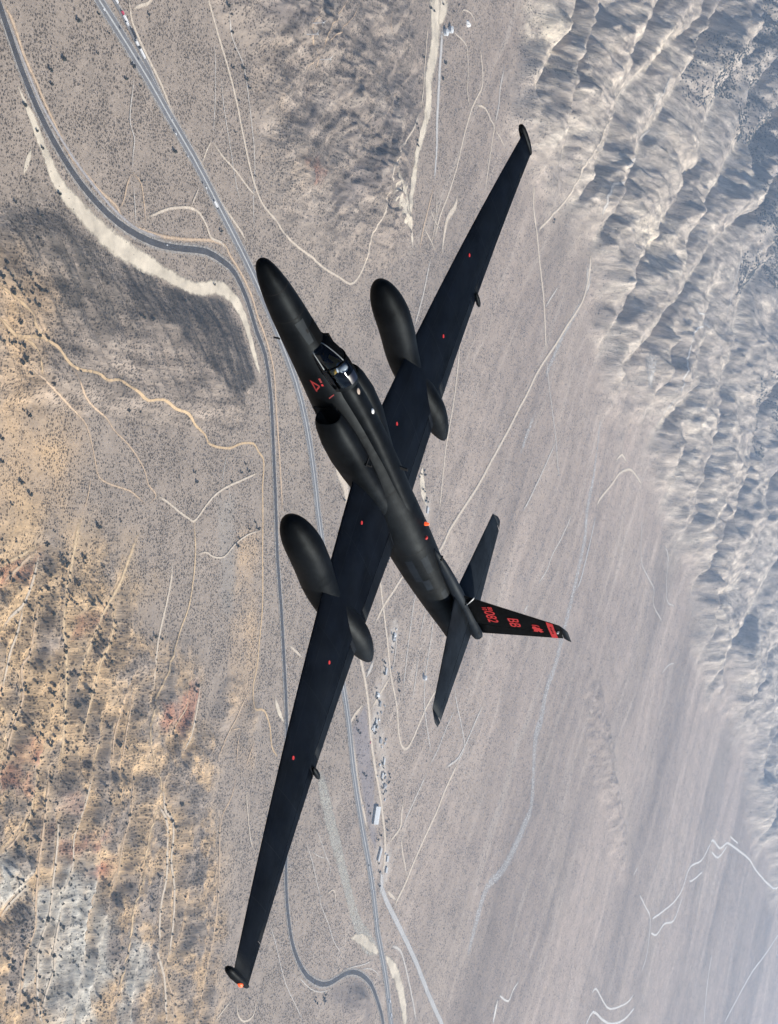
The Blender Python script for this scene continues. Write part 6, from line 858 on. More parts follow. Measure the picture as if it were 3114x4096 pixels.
# ------------------------------------------------------------------ the aircraft
M_blk = None
def paint_black(name, c, rough, spec=0.35):
    m, nt, b = new_mat(name)
    ov = objvec(nt)
    n = noise_node(nt, 1.3, 6, 0.65, ov); n2 = noise_node(nt, 14.0, 3, 0.6, ov)
    nt.links.new(ramp(nt, n.outputs[0], [(0.32, tuple(x * 0.55 for x in c)), (0.70, tuple(x * 1.9 for x in c))]), b.inputs["Base Color"])
    r = nt.nodes.new("ShaderNodeMapRange")
    nt.links.new(n.outputs[0], r.inputs[0]); r.inputs[3].default_value = rough - 0.07; r.inputs[4].default_value = rough + 0.09
    nt.links.new(r.outputs[0], b.inputs["Roughness"])
    n3 = noise_node(nt, 0.55, 7, 0.72, ov)
    sr = nt.nodes.new("ShaderNodeMapRange"); nt.links.new(n3.outputs[0], sr.inputs[0])
    sr.inputs[1].default_value = 0.3; sr.inputs[2].default_value = 0.75; sr.inputs[3].default_value = spec * 0.35; sr.inputs[4].default_value = spec * 2.0
    nt.links.new(sr.outputs[0], b.inputs["Specular IOR Level"])
    b.inputs["Specular Tint"].default_value = (0.78, 0.93, 1.0, 1)
    bp = nt.nodes.new("ShaderNodeBump"); bp.inputs["Strength"].default_value = 0.04; bp.inputs["Distance"].default_value = 0.02
    nt.links.new(n2.outputs[0], bp.inputs["Height"]); nt.links.new(bp.outputs[0], b.inputs["Normal"])
    return m
P_body = paint_black("black_paint", (0.0017, 0.0020, 0.0025), 0.53, 0.082)
P_wing = paint_black("black_wing_paint", (0.0016, 0.0027, 0.0052), 0.6, 0.045)
P_tail = paint_black("faded_black_paint", (0.0062, 0.0085, 0.0120), 0.58, 0.10)
P_flap = paint_black("flap_paint", (0.0030, 0.0044, 0.0070), 0.58, 0.07)
P_fin = paint_black("fin_black_paint", (0.0022, 0.0022, 0.0023), 0.75, 0.04)
P_grey = paint_black("grey_patch_paint", (0.014, 0.016, 0.018), 0.6, 0.12)
P_void = simple("intake_void", (0.003, 0.003, 0.003), 0.9, 0.1)
P_red = simple("red_marking", (0.46, 0.018, 0.018), 0.6, 0.1, 8)
P_white = simple("white_fitting", (0.75, 0.75, 0.73), 0.5, 0.05)
P_tan = simple("tan_fitting", (0.42, 0.34, 0.27), 0.6, 0.1)
P_frame = simple("canopy_frame_grey", (0.20, 0.22, 0.22), 0.5, 0.08)
def emis(name, c, s):
    m, nt, b = new_mat(name)
    b.inputs["Base Color"].default_value = (*c, 1); b.inputs["Emission Color"].default_value = (*c, 1)
    b.inputs["Emission Strength"].default_value = s
    return m
P_nav = emis("red_light", (1.0, 0.12, 0.03), 0.55)
P_glass = bpy.data.materials.new("canopy_glass"); P_glass.use_nodes = True
_nt = P_glass.node_tree; _nt.nodes.clear()
_o = _nt.nodes.new("ShaderNodeOutputMaterial"); _t = _nt.nodes.new("ShaderNodeBsdfTransparent"); _g = _nt.nodes.new("ShaderNodeBsdfGlossy")
_t.inputs[0].default_value = (0.62, 0.68, 0.74, 1); _g.inputs["Roughness"].default_value = 0.06; _g.inputs[0].default_value = (0.9, 0.93, 1, 1)
_fr = _nt.nodes.new("ShaderNodeFresnel"); _fr.inputs[0].default_value = 1.35
_m = _nt.nodes.new("ShaderNodeMixShader")
_nt.links.new(_fr.outputs[0], _m.inputs[0]); _nt.links.new(_t.outputs[0], _m.inputs[1]); _nt.links.new(_g.outputs[0], _m.inputs[2]); _nt.links.new(_m.outputs[0], _o.inputs[0])

AC = empty("reconnaissance_aircraft", (0, 0, 0), R_(-32.5189))
tag(AC, "matte black long winged spy plane with two wing pods and red tail code", "aircraft")
XO = -10.0      # local x is measured aft from a point 10 m behind the nose tip

def ell(x, zc, hw_, hh_, n=40, p=2.0, yc=0.0):
    r = []
    for i in range(n):
        t = 2 * math.pi * i / n
        c, s = math.cos(t), math.sin(t)
        r.append((x + XO, yc + hw_ * math.copysign(abs(c) ** (2 / p), c), zc + hh_ * math.copysign(abs(s) ** (2 / p), s)))
    return r
def interp_sections(S, xs):
    S = np.array(S, float)
    def pch(xq, k):
        # monotone cubic (Fritsch-Carlson)
        x_ = S[:, 0]; y_ = S[:, k]
        h_ = np.diff(x_); dl = np.diff(y_) / h_
        d = np.zeros(len(x_)); d[0] = dl[0]; d[-1] = dl[-1]
        for i in range(1, len(x_) - 1):
            if dl[i-1] * dl[i] > 0:
                w1 = 2 * h_[i] + h_[i-1]; w2 = h_[i] + 2 * h_[i-1]
                d[i] = (w1 + w2) / (w1 / dl[i-1] + w2 / dl[i])
        i = int(np.clip(np.searchsorted(x_, xq) - 1, 0, len(x_) - 2))
        t = (xq - x_[i]) / h_[i]
        return (2*t**3-3*t**2+1)*y_[i] + (t**3-2*t**2+t)*h_[i]*d[i] + (-2*t**3+3*t**2)*y_[i+1] + (t**3-t**2)*h_[i]*d[i+1]
    return [(x,) + tuple(float(pch(x, k)) for k in range(1, S.shape[1])) for x in xs]

FUS = [(0.0,-.26,.02,.02),(0.12,-.26,.155,.155),(0.35,-.255,.25,.25),(0.8,-.245,.345,.345),(1.5,-.23,.43,.435),(2.3,-.21,.485,.495),(3.2,-.18,.52,.55),
       (4.2,-.14,.56,.62),(5.2,-.10,.60,.70),(6.2,-.06,.65,.77),(7.5,-.02,.71,.82),(9.0,0,.76,.84),(11,0,.77,.84),(13,.02,.76,.80),(14.5,.04,.70,.74),
       (16,.08,.62,.65),(17.2,.12,.54,.56),(18.3,.17,.46,.48),(18.9,.20,.43,.45)]
def fus_at(x): return interp_sections(FUS, [x])[0]
fx_ = list(np.concatenate([np.array([0,.03,.07,.12,.2,.3,.42]), np.arange(.6, 18.9, .2), [18.9]]))
rings = [ell(s[0], s[1], s[2], s[3], 48) for s in interp_sections(FUS, fx_)]
# tail pipe: lip and dark inside
tv, tf = loft(rings, True, True, False)
bmf = bmesh.new()
_vs = [bmf.verts.new(p) for p in tv]
for q in tf:
    try: fc = bmf.faces.new([_vs[i] for i in q])
    except ValueError: continue
    fc.smooth = True
CK0, CK1 = 3.42, 4.98
dead = [f_ for f_ in bmf.faces if CK0 < f_.calc_center_median().x - XO < CK1 and abs(f_.calc_center_median().y) < 0.42 and f_.calc_center_median().z > 0.1]
bmesh.ops.delete(bmf, geom=dead, context='FACES')
mef = bpy.data.meshes.new("fuselage"); bmf.to_mesh(mef); bmf.free()
fuselage = link("fuselage", mef, P_body, AC)
def lathe_x(prof, n=24, yc=0.0, zc=0.0):
    return loft([[(x + XO, yc + r * math.cos(2*math.pi*i/n), zc + r * math.sin(2*math.pi*i/n)) for i in range(n)] for x, r in prof], True, True, True)
v, f = lathe_x([(18.86,.40),(18.2,.36)], 32, 0, .2)
link("exhaust_pipe", pydata("exhaust_pipe", v, f, True), P_void, fuselage)

def surf(me_from_rings, name, mat, parent, **k):
    v, f = loft(me_from_rings, **k); return link(name, pydata(name, v, f, True), mat, parent)

# spine behind the canopy
sp = []
for x, w_, h_ in [(4.82,.30,.30),(5.0,.335,.40),(5.3,.36,.42),(6,.37,.40),(7.5,.39,.35),(9.5,.40,.28),(11.5,.36,.20),(13.2,.22,.10),(13.8,.06,.02)]:
    s = fus_at(x); sp.append(ell(x, s[1] + s[3] - .22, w_, h_, 28, 2.4))
surf(sp, "spine", P_body, AC)

# engine intakes on the cheeks
for sd in (-1, 1):
    rr = []
    for x, yc, zc, w_, h_ in [(5.62,.84,.05,.28,.38),(5.68,.84,.05,.31,.41),(5.95,.85,.05,.365,.47),(6.6,.86,.06,.41,.54),(7.5,.82,.06,.42,.56),(8.4,.72,.03,.40,.52),(9.3,.58,.01,.385,.50),(10.2,.47,0,.36,.47),(11.2,.36,0,.34,.42)]:
        rr.append(ell(x, zc, w_, h_, 32, 2.3, sd * yc))
    v, f = loft(rr, True, False, True)
    it = link("intake", pydata("intake", v, f, True), P_body, AC)
    v, f = loft([ell(5.63, .05, .265, .365, 32, 2.3, sd*.84), ell(5.9, .05, .25, .34, 32, 2.3, sd*.84), ell(6.5, .05, .23, .31, 32, 2.3, sd*.84)], True, False, True)
    link("intake_duct", pydata("intake_duct", v, f, True), P_void, it)
    v, f = loft([ell(5.615, .05, .28, .38, 32, 2.3, sd*.84), ell(5.60, .05, .273, .372, 32, 2.3, sd*.84), ell(5.63, .05, .263, .363, 32, 2.3, sd*.84)], True, False, False)
    link("intake_lip", pydata("intake_lip", v, f, True), P_body, it)
    # boundary plate between fuselage and intake
    mb = MB().box(5.45+XO, 6.6+XO, sd*.64-.02, sd*.64+.02, -.42, .30)
    link("splitter_plate", mb.mesh("splitter_plate"), P_body, it)

# ---- wings
SPN = 15.35
def w_le(y): return 8.22 + 2.02 * abs(y) / SPN
def w_ch(y): return 4.22 - 3.12 * abs(y) / SPN
def w_z(y): return 0.0 + 0.63 * (abs(y) / SPN) ** 2
def af_t(u): return 5 * (0.2969 * np.sqrt(u) - 0.1260 * u - 0.3516 * u**2 + 0.2843 * u**3 - 0.1036 * u**4)
def af_c(u): return 0.022 * 4 * u * (1 - u)
def w_top(y, x):
    """upper wing surface z at local span y and nose-based x"""
    u = min(max((x - w_le(y)) / w_ch(y), 0), 1)
    tk = 0.115 - 0.035 * abs(y) / SPN
    return w_z(y) + w_ch(y) * (af_c(u) + 0.5 * tk * 2 * 0.5 * af_t(u))
def w_ring(y, u0, u1, n=16, sgn=1, le=w_le, ch=w_ch, zf=w_z, t0=0.115, t1=0.08, sp_=SPN):
    uu = u0 + (u1 - u0) * (0.5 - 0.5 * np.cos(np.linspace(0, math.pi, n)))
    tk = t0 + (t1 - t0) * abs(y) / sp_
    up = [(le(y) + u * ch(y) + XO, sgn * y, zf(y) + ch(y) * (af_c(u) + 0.5 * tk * af_t(u))) for u in uu]
    lo = [(le(y) + u * ch(y) + XO, sgn * y, zf(y) + ch(y) * (af_c(u) - 0.5 * tk * af_t(u))) for u in uu[::-1]]
    return up + lo
def w_top(y, x):
    u = min(max((x - w_le(y)) / w_ch(y), 0), 1)
    tk = 0.115 - 0.035 * abs(y) / SPN
    return w_z(y) + w_ch(y) * (af_c(u) + 0.5 * tk * af_t(u))
for sd in (-1, 1):
    ys = list(np.linspace(0.3, SPN, 26))
    wg = surf([w_ring(y, 0.0, 0.80, 18, sd) for y in ys], "wing", P_wing, AC)
    for nm, a_, b_ in (("flap", 0.8, 3.66), ("flap", 4.9, 8.55), ("aileron", 9.05, 14.2)):
        surf([w_ring(y, 0.806, 1.0, 8, sd) for y in np.linspace(a_, b_, 10)], nm, P_flap if nm == "flap" else P_wing, wg)
    surf([w_ring(y, 0.799, 1.0, 8, sd) for y in np.linspace(14.22, SPN, 4)], "trailing_edge", P_wing, wg)
    for a_, b_ in ((3.67, 4.89), (8.56, 9.04)): surf([w_ring(y, 0.799, 1.0, 8, sd) for y in np.linspace(a_, b_, 4)], "trailing_edge", P_wing, wg)
    surf([w_ring(y, 0.799, 1.0, 8, sd) for y in np.linspace(0.3, .78, 3)], "trailing_edge", P_wing, wg)
    # wing tip skid
    z0 = w_z(SPN) - 0.05
    v, f = loft([ell(x, z0 + dz, r, r * 1.15, 16, 2, sd * (SPN + .06)) for x, r, dz in [(9.92,.01,0),(9.97,.07,0),(10.1,.11,0),(10.4,.135,0),(10.8,.13,.01),(11.1,.10,.02),(11.32,.06,.03),(11.4,.01,.04)]])
    sk = link("wingtip_skid", pydata("wingtip_skid", v, f, True), P_body, wg)
    if sd == -1:
        v, f = loft([ell(x, z0 + .06, r, r, 12, 2, sd * (SPN + .17)) for x, r in [(10.74,.01),(10.78,.05),(10.86,.07),(10.94,.05),(10.98,.01)]])
        link("navigation_light", pydata("navigation_light", v, f, True), P_nav, wg)
    # actuator fairing at the trailing edge between flap and aileron
    v, f = loft([ell(x, w_z(8.8) + z_, r, r * .9, 14, 2, sd * 8.95) for x, r, z_ in [(11.42,.01,.10),(11.5,.06,.09),(11.75,.095,.07),(12.0,.085,.05),(12.12,.055,.04),(12.16,.01,.04)]])
    link("flap_fairing", pydata("flap_fairing", v, f, True), P_body, wg)
    # red filler caps
    for y, x in ((1.85, 9.45), (6.12, 10.35), (9.35, 10.02)):
        zt = w_top(y, x) + 0.012
        v = [(x + XO + .07 * math.cos(t), sd * y + .055 * math.sin(t), zt + .004 * math.cos(t) * 0) for t in np.linspace(0, 2*math.pi, 14)[:-1]]
        v2 = [(a, b, c - .03) for a, b, c in v]
        vv, ff = loft([v2, v]); link("filler_cap", pydata("filler_cap", vv, ff), P_red, wg)
    # superpod on the wing
    pr_r = [(7.3,.525),(8.0,.525),(8.8,.505),(9.6,.475),(10.4,.46),(11.0,.465),(11.6,.465),(12.2,.42),(12.8,.325),(13.2,.215),(13.45,.115),(13.57,.045),(13.6,.01)]
    pr_z = [(5.6,-.02),(7.0,-.03),(8.0,-.11),(8.8,-.23),(9.6,-.30),(10.4,-.27),(11.2,-.16),(12.2,-.07),(13.6,-.08)]
    rg = []
    for x in list(5.62 + 1.68 * (1 - np.cos(np.linspace(0.02, math.pi / 2, 16)))) + list(np.linspace(7.4, 13.6, 36)):
        if x < 7.3:
            t = (x - 5.62) / 1.68; r = .525 * math.sqrt(max(1 - (1 - t) ** 2.15, 0))
        else: r = interp_sections(pr_r, [x])[0][1]
        rg.append(ell(x, interp_sections(pr_z, [x])[0][1], max(r, .008), max(r, .008) * 1.05, 36, 2.0, sd * 4.28))
    v, f = loft(rg)
    pod = link("wing_pod", pydata("wing_pod", v, f, True), P_body, AC)

# ---- tail: fairing tube, stabilisers, fin
tb = [(13.5,.02,.78),(13.9,.10,.80),(14.5,.155,.83),(15.3,.185,.86),(16.2,.20,.88),(17.2,.205,.90),(18.2,.205,.91),(18.8,.20,.91),(19.02,.16,.91),(19.12,.08,.91),(19.14,.01,.91)]
v, f = loft([ell(s[0], s[2], max(s[1], .01), max(s[1], .01) * 1.05, 24) for s in interp_sections(tb, [p[0] for p in tb] + [])])
tube = link("tail_fairing", pydata("tail_fairing", v, f, True), P_tail, AC)
mb = MB()
for x, z_ in ((18.62, 1.06), (18.90, 1.03)):
    mb = MB().box(x-.05+XO, x+.05+XO, -.13, -.03, z_-.02, z_+.03)
    link("vent", mb.mesh("vent"), P_void, tube)
mb = MB(); mb.box(14.08+XO, 14.14+XO, -.09, .09, .90, .945); link("seam", mb.mesh("seam"), P_void, tube)
# pylon that joins the tube with the fuselage
v, f = loft([[(14.2+XO,-.04,.6),(18.7+XO,-.10,.5),(18.7+XO,.10,.5),(14.2+XO,.04,.6)], [(14.2+XO,-.04,.85),(18.7+XO,-.10,.9),(18.7+XO,.10,.9),(14.2+XO,.04,.85)]])
link("tail_pylon", pydata("tail_pylon", v, f), P_body, tube)
def s_le(y): return 16.12 + 1.11 * y / 4.04
def s_ch(y): return 2.42 - 1.50 * y / 4.04
def s_z(y): return 0.86
for sd in (-1, 1):
    st_ = surf([w_ring(y, 0.0, 0.68, 12, sd, s_le, s_ch, s_z, .085, .07, 4.04) for y in np.linspace(.08, 3.86, 10)], "stabilizer", P_tail, AC)
    surf([w_ring(y, 0.688, 1.0, 8, sd, s_le, s_ch, s_z, .085, .07, 4.04) for y in np.linspace(.22, 3.80, 10)], "elevator", P_tail, st_)
    # raked tip
    r0 = w_ring(3.86, 0.0, 1.0, 12, sd, s_le, s_ch, s_z, .085, .07, 4.04)
    le0, c0 = s_le(3.86) + XO, s_ch(3.86)
    r1 = [(le0 + c0 * .55 + (p[0] - le0 - c0 * .5) * .35 + .16, sd * 4.10, .86 + (p[2] - .86) * .3) for p in r0]
    surf([r0, r1], "stabilizer_tip", P_tail, st_)
F0z, F1z = 0.95, 4.12
def f_le(z): return 16.30 + (17.66 - 16.30) * (z - F0z) / (F1z - F0z)
def f_te(z): return 18.80 + (18.52 - 18.80) * (z - F0z) / (F1z - F0z)
def f_half(x, z):
    u = min(max((x - f_le(z)) / (f_te(z) - f_le(z)), 0), 1)
    return (f_te(z) - f_le(z)) * 0.045 * af_t(u)
def f_ring(z, u0, u1, n=14):
    uu = u0 + (u1 - u0) * (0.5 - 0.5 * np.cos(np.linspace(0, math.pi, n)))
    xs_ = [f_le(z) + u * (f_te(z) - f_le(z)) for u in uu]
    return [(x + XO, -f_half(x, z), z) for x in xs_] + [(x + XO, f_half(x, z), z) for x in xs_[::-1]]
fin = surf([f_ring(z, 0, .70) for z in np.linspace(F0z, F1z, 12)], "fin", P_fin, AC)
surf([f_ring(z, .708, 1.0, 8) for z in np.linspace(1.15, F1z - .02, 10)], "rudder", P_fin, fin)
r0 = f_ring(F1z, 0, 1, 14)
r1 = [(17.80 + (p[0] - XO - 17.66) * .98 + XO, p[1] * .9, F1z + .10) for p in r0]
r2 = [(18.02 + (p[0] - XO - 17.66) * .82 + XO, p[1] * .35, F1z + .22) for p in r0]
surf([r0, r1, r2], "fin_tip", P_tail, fin)
def text_mesh(s, size, x0, z0, name, parent, mat, shear=0.0, sx=1.0, off=.02, bold=0.0):
    cu = bpy.data.curves.new(name, 'FONT'); cu.body = s; cu.size = size; cu.offset = bold
    to = bpy.data.objects.new(name, cu); col.objects.link(to)
    dg = bpy.context.evaluated_depsgraph_get(); dg.update()
    me = bpy.data.meshes.new_from_object(to.evaluated_get(dg))
    bpy.data.objects.remove(to); me.name = name
    bm = bmesh.new(); bm.from_mesh(me)
    bmesh.ops.triangulate(bm, faces=bm.faces[:])
    bmesh.ops.subdivide_edges(bm, edges=bm.edges[:], cuts=2, use_grid_fill=True)
    for v_ in bm.verts:
        x = x0 + v_.co.x * sx; z = z0 + v_.co.y
        v_.co = (x + XO, -(f_half(x, z) + off), z)
    bm.to_mesh(me); bm.free()
    me.materials.clear()
    return link(name, me, mat, parent)
text_mesh("082", 0.52, 17.10, 1.62, "tail_number", fin, P_red, bold=.006)
text_mesh("80", 0.22, 16.86, 1.80, "tail_number", fin, P_red, bold=.006)
text_mesh("10", 0.22, 16.86, 1.60, "tail_number", fin, P_red, bold=.006)
text_mesh("BB", 0.54, 17.42, 2.37, "tail_code", fin, P_red, bold=.006)
# squadron emblem: an irregular red figure
em = MB()
def fin_poly(pts, name, mat, off=.012):
    v = [(x + XO, -(f_half(x, z) + off), z) for x, z in pts]
    return link(name, pydata(name, v, [tuple(range(len(v)))]), mat, fin)
fin_poly([(17.86,3.16),(17.98,3.12),(18.10,3.17),(18.20,3.12),(18.22,3.26),(18.15,3.30),(18.24,3.38),(18.16,3.50),(18.10,3.41),(18.02,3.50),(17.96,3.40),(17.90,3.42),(17.92,3.30),(17.84,3.26)], "emblem", P_red)
fin_poly([(17.74,3.18),(17.79,3.14),(17.80,3.30),(17.84,3.42),(17.78,3.40),(17.74,3.30)], "emblem", P_red)
bz0, bz1 = 3.70, 3.92
_bx = np.linspace(.02, .985, 14)
_bv = [[(f_le(z) + u * (f_te(z) - f_le(z)) + XO, -(f_half(f_le(z) + u * (f_te(z) - f_le(z)), z) + .012), z) for u in _bx] for z in (bz0, (bz0 + bz1) / 2, bz1)]
v, f = loft(_bv, False, False, False)
band = link("fin_band", pydata("fin_band", v, f), P_red, fin)
for k_ in range(5):
    x = f_le(bz0) + .30 + k_ * .10
    mb = MB().box(x+XO, x+.03+XO, -(f_half(x, bz0)+.02), -(f_half(x, bz0)+.010), bz0+.08, bz0+.14)
    link("band_letter", mb.mesh("band_letter"), P_fin, band)
v, f = MB().tube((17.95+XO, -.09, 4.02), (17.95+XO, -.02, 4.02), .035, .035, 10).v, None
mb = MB(); mb.tube((18.05+XO, -.10, 4.02), (18.05+XO, -.01, 4.02), .035, .03, 10); link("fin_light", mb.mesh("fin_light"), P_white, fin)
v, f = loft([[(16.40+XO, -.02, 1.46), (16.52+XO, -.03, 1.40), (16.52+XO, .03, 1.40), (16.40+XO, .02, 1.46)], [(16.76+XO, -.14, 1.12), (16.80+XO, -.16, 1.08), (16.80+XO, -.10, 1.08), (16.76+XO, -.10, 1.12)]])
link("fin_root_strip", pydata("fin_root_strip", v, f), P_white, fin)

# ---- small fittings on the body
def top_z(x): s = fus_at(x); return s[1] + s[3]
def blade(name, pts, th, mat, y=0.0):
    v = [(x + XO, y - th, z) for x, z in pts] + [(x + XO, y + th, z) for x, z in pts]
    n = len(pts)
    f = [tuple(reversed(range(n))), tuple(range(n, 2*n))] + [(i, (i+1) % n, n+(i+1) % n, n+i) for i in range(n)]
    return link(name, pydata(name, v, f), mat, AC)
def dome(name, x, y, z, r, h_, mat, el_=1.0):
    R2 = [[(x + XO + r * el_ * k * math.cos(t), y + r * k * math.sin(t), z + h_ * q) for t in np.linspace(0, 2*math.pi, 15)[:-1]] for k, q in ((1, -.3), (1, 0), (.9, .4), (.6, .8), (.2, 1))]
    v, f = loft(R2); return link(name, pydata(name, v, f, True), mat, AC)
blade("antenna", [(9.05,.95),(9.22,.95),(9.28,1.16),(9.18,1.16)], .02, P_void, .02)
blade("antenna", [(7.72,.56),(7.86,.56),(7.90,.70),(7.83,.70)], .02, P_void, -.88)
mb = MB(); mb.box(7.66+XO, 7.70+XO, -1.02, -.70, .595, .63); link("panel_seam", mb.mesh("panel_seam"), P_void, AC)
dome("beacon", 12.12, 0, top_z(12.12) + .10, .06, .12, P_nav)
dome("warning_light", 12.72, -.13, top_z(12.72) - .01, .07, .05, P_red)
dome("antenna_dome", 6.42, .05, top_z(6.42) + .17, .07, .035, P_white, 1.4)
dome("antenna_dome", 5.40, -.04, top_z(5.4) + .19, .075, .02, P_tan, 1.7)
# grey access patch ahead of the windscreen, with an intake spot
def skin_patch(name, pts, mat, off=.008):
    v = []
    for x, th in pts:
        s = fus_at(x); v.append((x + XO, (s[2] + off) * math.cos(th), s[1] + (s[3] + off) * math.sin(th)))
    return v
def patch_grid(name, x0, x1, t0, t1, mat, taper=0.0, off=.008, parent=None, n=8):
    rows = []
    for i in range(n + 1):
        u = i / n; x = x0 + (x1 - x0) * u
        ta, tb_ = t0 + (t1 - t0) * taper * u * .5, t1 - (t1 - t0) * taper * u * .5
        rows.append(skin_patch(name, [(x, ta + (tb_ - ta) * k / n) for k in range(n + 1)], mat, off))
    v, f = loft(rows, False, False, False); return link(name, pydata(name, v, f, True), mat, parent or AC)
gp = patch_grid("access_panel", 2.15, 3.02, R_(108), R_(142), P_grey, .45)
patch_grid("sensor_window", 2.52, 2.66, R_(113), R_(120), P_void, 0, .016, gp, 3)
patch_grid("antiglare_panel", 2.55, 3.42, R_(62), R_(106), P_fin, 0.0, .006)
# red rescue markings on the port side
P_red2 = simple('worn_red_marking', (0.27, 0.018, 0.016), 0.7, 0.25, 9)
def side_poly(name, pts, mat, off=.01):
    v = skin_patch(name, pts, mat, off); return link(name, pydata(name, v, [tuple(range(len(v)))]), mat, AC)
A = R_
for tri in ([(4.30,A(181)),(4.38,A(181)),(4.60,A(166)),(4.56,A(163))], [(4.38,A(181)),(4.80,A(180)),(4.80,A(177)),(4.40,A(177))], [(4.74,A(180)),(4.80,A(180)),(4.60,A(163)),(4.56,A(166))]):
    side_poly("rescue_triangle", tri, P_red2)
P_dimred = simple("faded_red_marking", (0.22, 0.02, 0.02), 0.7, 0.2, 8)
side_poly("rescue_lettering", [(4.28,A(158)),(4.46,A(158)),(4.46,A(153)),(4.28,A(153))], P_dimred)
side_poly("rescue_lettering", [(4.52,A(159)),(4.60,A(159)),(4.60,A(154)),(4.52,A(154))], P_red)
side_poly("walk_line", [(5.10,A(158)),(5.14,A(158)),(5.06,A(143)),(5.02,A(143))], P_dimred)
blade("pitot_probe", [(2.7,-.55),(2.76,-.55),(2.70,-.72),(2.66,-.72)], .015, P_void, -.42)

# ---- skin seams and hatches
for x in (1.02, 2.02, 7.05, 9.8, 13.0, 15.35, 16.6):
    rg = []
    for q in (-.011, .011):
        s_ = fus_at(x + q); rg.append([(x + q + XO, (s_[2] + .004) * math.cos(t), s_[1] + (s_[3] + .004) * math.sin(t)) for t in np.linspace(0, 2 * math.pi, 49)[:-1]])
    v, f = loft(rg, True, False, False); link("skin_seam", pydata("skin_seam", v, f, True), P_void, fuselage)
for x0, x1, a0, a1 in ((13.4, 14.3, 120, 138), (14.6, 15.2, 142, 160), (15.6, 16.2, 112, 130), (13.3, 14.6, 158, 176)):
    patch_grid("hatch", x0, x1, R_(a0), R_(a1), P_tail, 0, .005, fuselage, 5)
for w_o in [o for o in AC.children if o.name.startswith("wing") and "pod" not in o.name]:
    sd = 1 if w_o.data.vertices[0].co.y > 0 else -1
    for y in (2.6, 5.6, 7.3, 10.4, 11.9, 13.4):
        rg = [[(w_le(y) + u * w_ch(y) + XO, sd * (y + q), w_top(y, w_le(y) + u * w_ch(y)) + .005) for u in np.linspace(.04, .79, 14)] for q in (-.012, .012)]
        v, f = loft(rg, False, False, False); link("skin_seam", pydata("skin_seam", v, f), P_flap, w_o)
    for u in (.17, .62):
        rg = [[(w_le(y) + (u + q) * w_ch(y) + XO, sd * y, w_top(y, w_le(y) + (u + q) * w_ch(y)) + .005) for y in np.linspace(1.0, 14.6, 28)] for q in (-.004, .004)]
        v, f = loft(rg, False, False, False); link("skin_seam", pydata("skin_seam", v, f), P_flap, w_o)

# ---- cockpit and canopy
tub = MB()
v, f = loft([[(3.40+XO,-.40,.42),(4.98+XO,-.42,.5),(4.98+XO,.42,.5),(3.40+XO,.40,.42)], [(3.40+XO,-.36,-.35),(4.98+XO,-.36,-.35),(4.98+XO,.36,-.35),(3.40+XO,.36,-.35)]], True, False, True)
ck = link("cockpit", pydata("cockpit", v, f), P_void, AC)
mb = MB(); mb.box(3.46+XO, 3.78+XO, -.30, .30, .18, .46); link("instrument_hood", mb.mesh("instrument_hood"), P_fin, ck)
mb = MB(); mb.box(4.62+XO, 4.78+XO, -.20, .20, -.2, .78); mb.box(4.1+XO, 4.62+XO, -.22, .22, -.28, -.16); link("ejection_seat", mb.mesh("ejection_seat"), P_grey, ck)
CAN = [(3.26,.34,.05),(3.34,.37,.14),(3.5,.395,.24),(3.75,.42,.36),(4.0,.435,.44),(4.3,.445,.485),(4.6,.44,.48),(4.85,.42,.45),(5.02,.39,.40)]
def can_pt(x, th, off=0.0):
    s = interp_sections(CAN, [x])[0]; base = top_z(x) - .20
    return (x + XO, (s[1] + off) * math.cos(th), base + (s[2] + .12 + off) * math.sin(th))
cxs = np.linspace(3.26, 5.02, 22)
v, f = loft([[can_pt(x, t) for t in np.linspace(0, math.pi, 25)] for x in cxs], False, False, False)
cano = link("canopy", pydata("canopy", v, f, True), P_glass, AC)
def strip_on(name, path, r, mat, parent):
    rg = []
    P3 = [Vector(p) for p in path]
    for i, p in enumerate(P3):
        d = (P3[min(i + 1, len(P3) - 1)] - P3[max(i - 1, 0)]).normalized()
        a_ = d.cross(Vector((0.13, 0.2, 1))).normalized(); b_ = d.cross(a_)
        rg.append([p + (a_ * math.cos(t) + b_ * math.sin(t)) * r for t in np.linspace(0, 2 * math.pi, 9)[:-1]])
    v, f = loft(rg)
    return link(name, pydata(name, v, f, True), mat, parent)
strip_on("windscreen_frame", [can_pt(x, R_(98), .006) for x in np.linspace(3.28, 4.0, 8)], .014, P_frame, cano)
strip_on("windscreen_frame", [can_pt(x, R_(170), .006) for x in np.linspace(3.30, 3.98, 8)], .017, P_frame, cano)
strip_on("windscreen_frame", [can_pt(x, R_(35), .006) for x in np.linspace(4.0, 4.6, 6)], .013, P_frame, cano)
strip_on("canopy_bow", [can_pt(4.02, t, .004) for t in np.linspace(R_(12), R_(168), 16)], .03, P_fin, cano)
# painted side of the canopy and windscreen on the far side, sunshade on top
def can_shell(name, x0, x1, t0, t1, mat, off=.006, n=10):
    rows = [[can_pt(x, t, off) for t in np.linspace(t0, t1, n)] for x in np.linspace(x0, x1, n)]
    v, f = loft(rows, False, False, False); return link(name, pydata(name, v, f, True), mat, cano)
can_shell("windscreen_panel", 3.27, 3.98, R_(12), R_(96), P_fin)
can_shell("canopy_sunshade", 4.06, 5.0, R_(20), R_(84), P_fin)
can_shell("canopy_rear_frame", 4.86, 5.02, R_(84), R_(172), P_body)
P_blue = simple("blue_black_shade", (0.006, 0.009, 0.02), 0.35, 0.1)
can_shell("canopy_sunshade", 4.50, 4.86, R_(84), R_(122), P_blue)

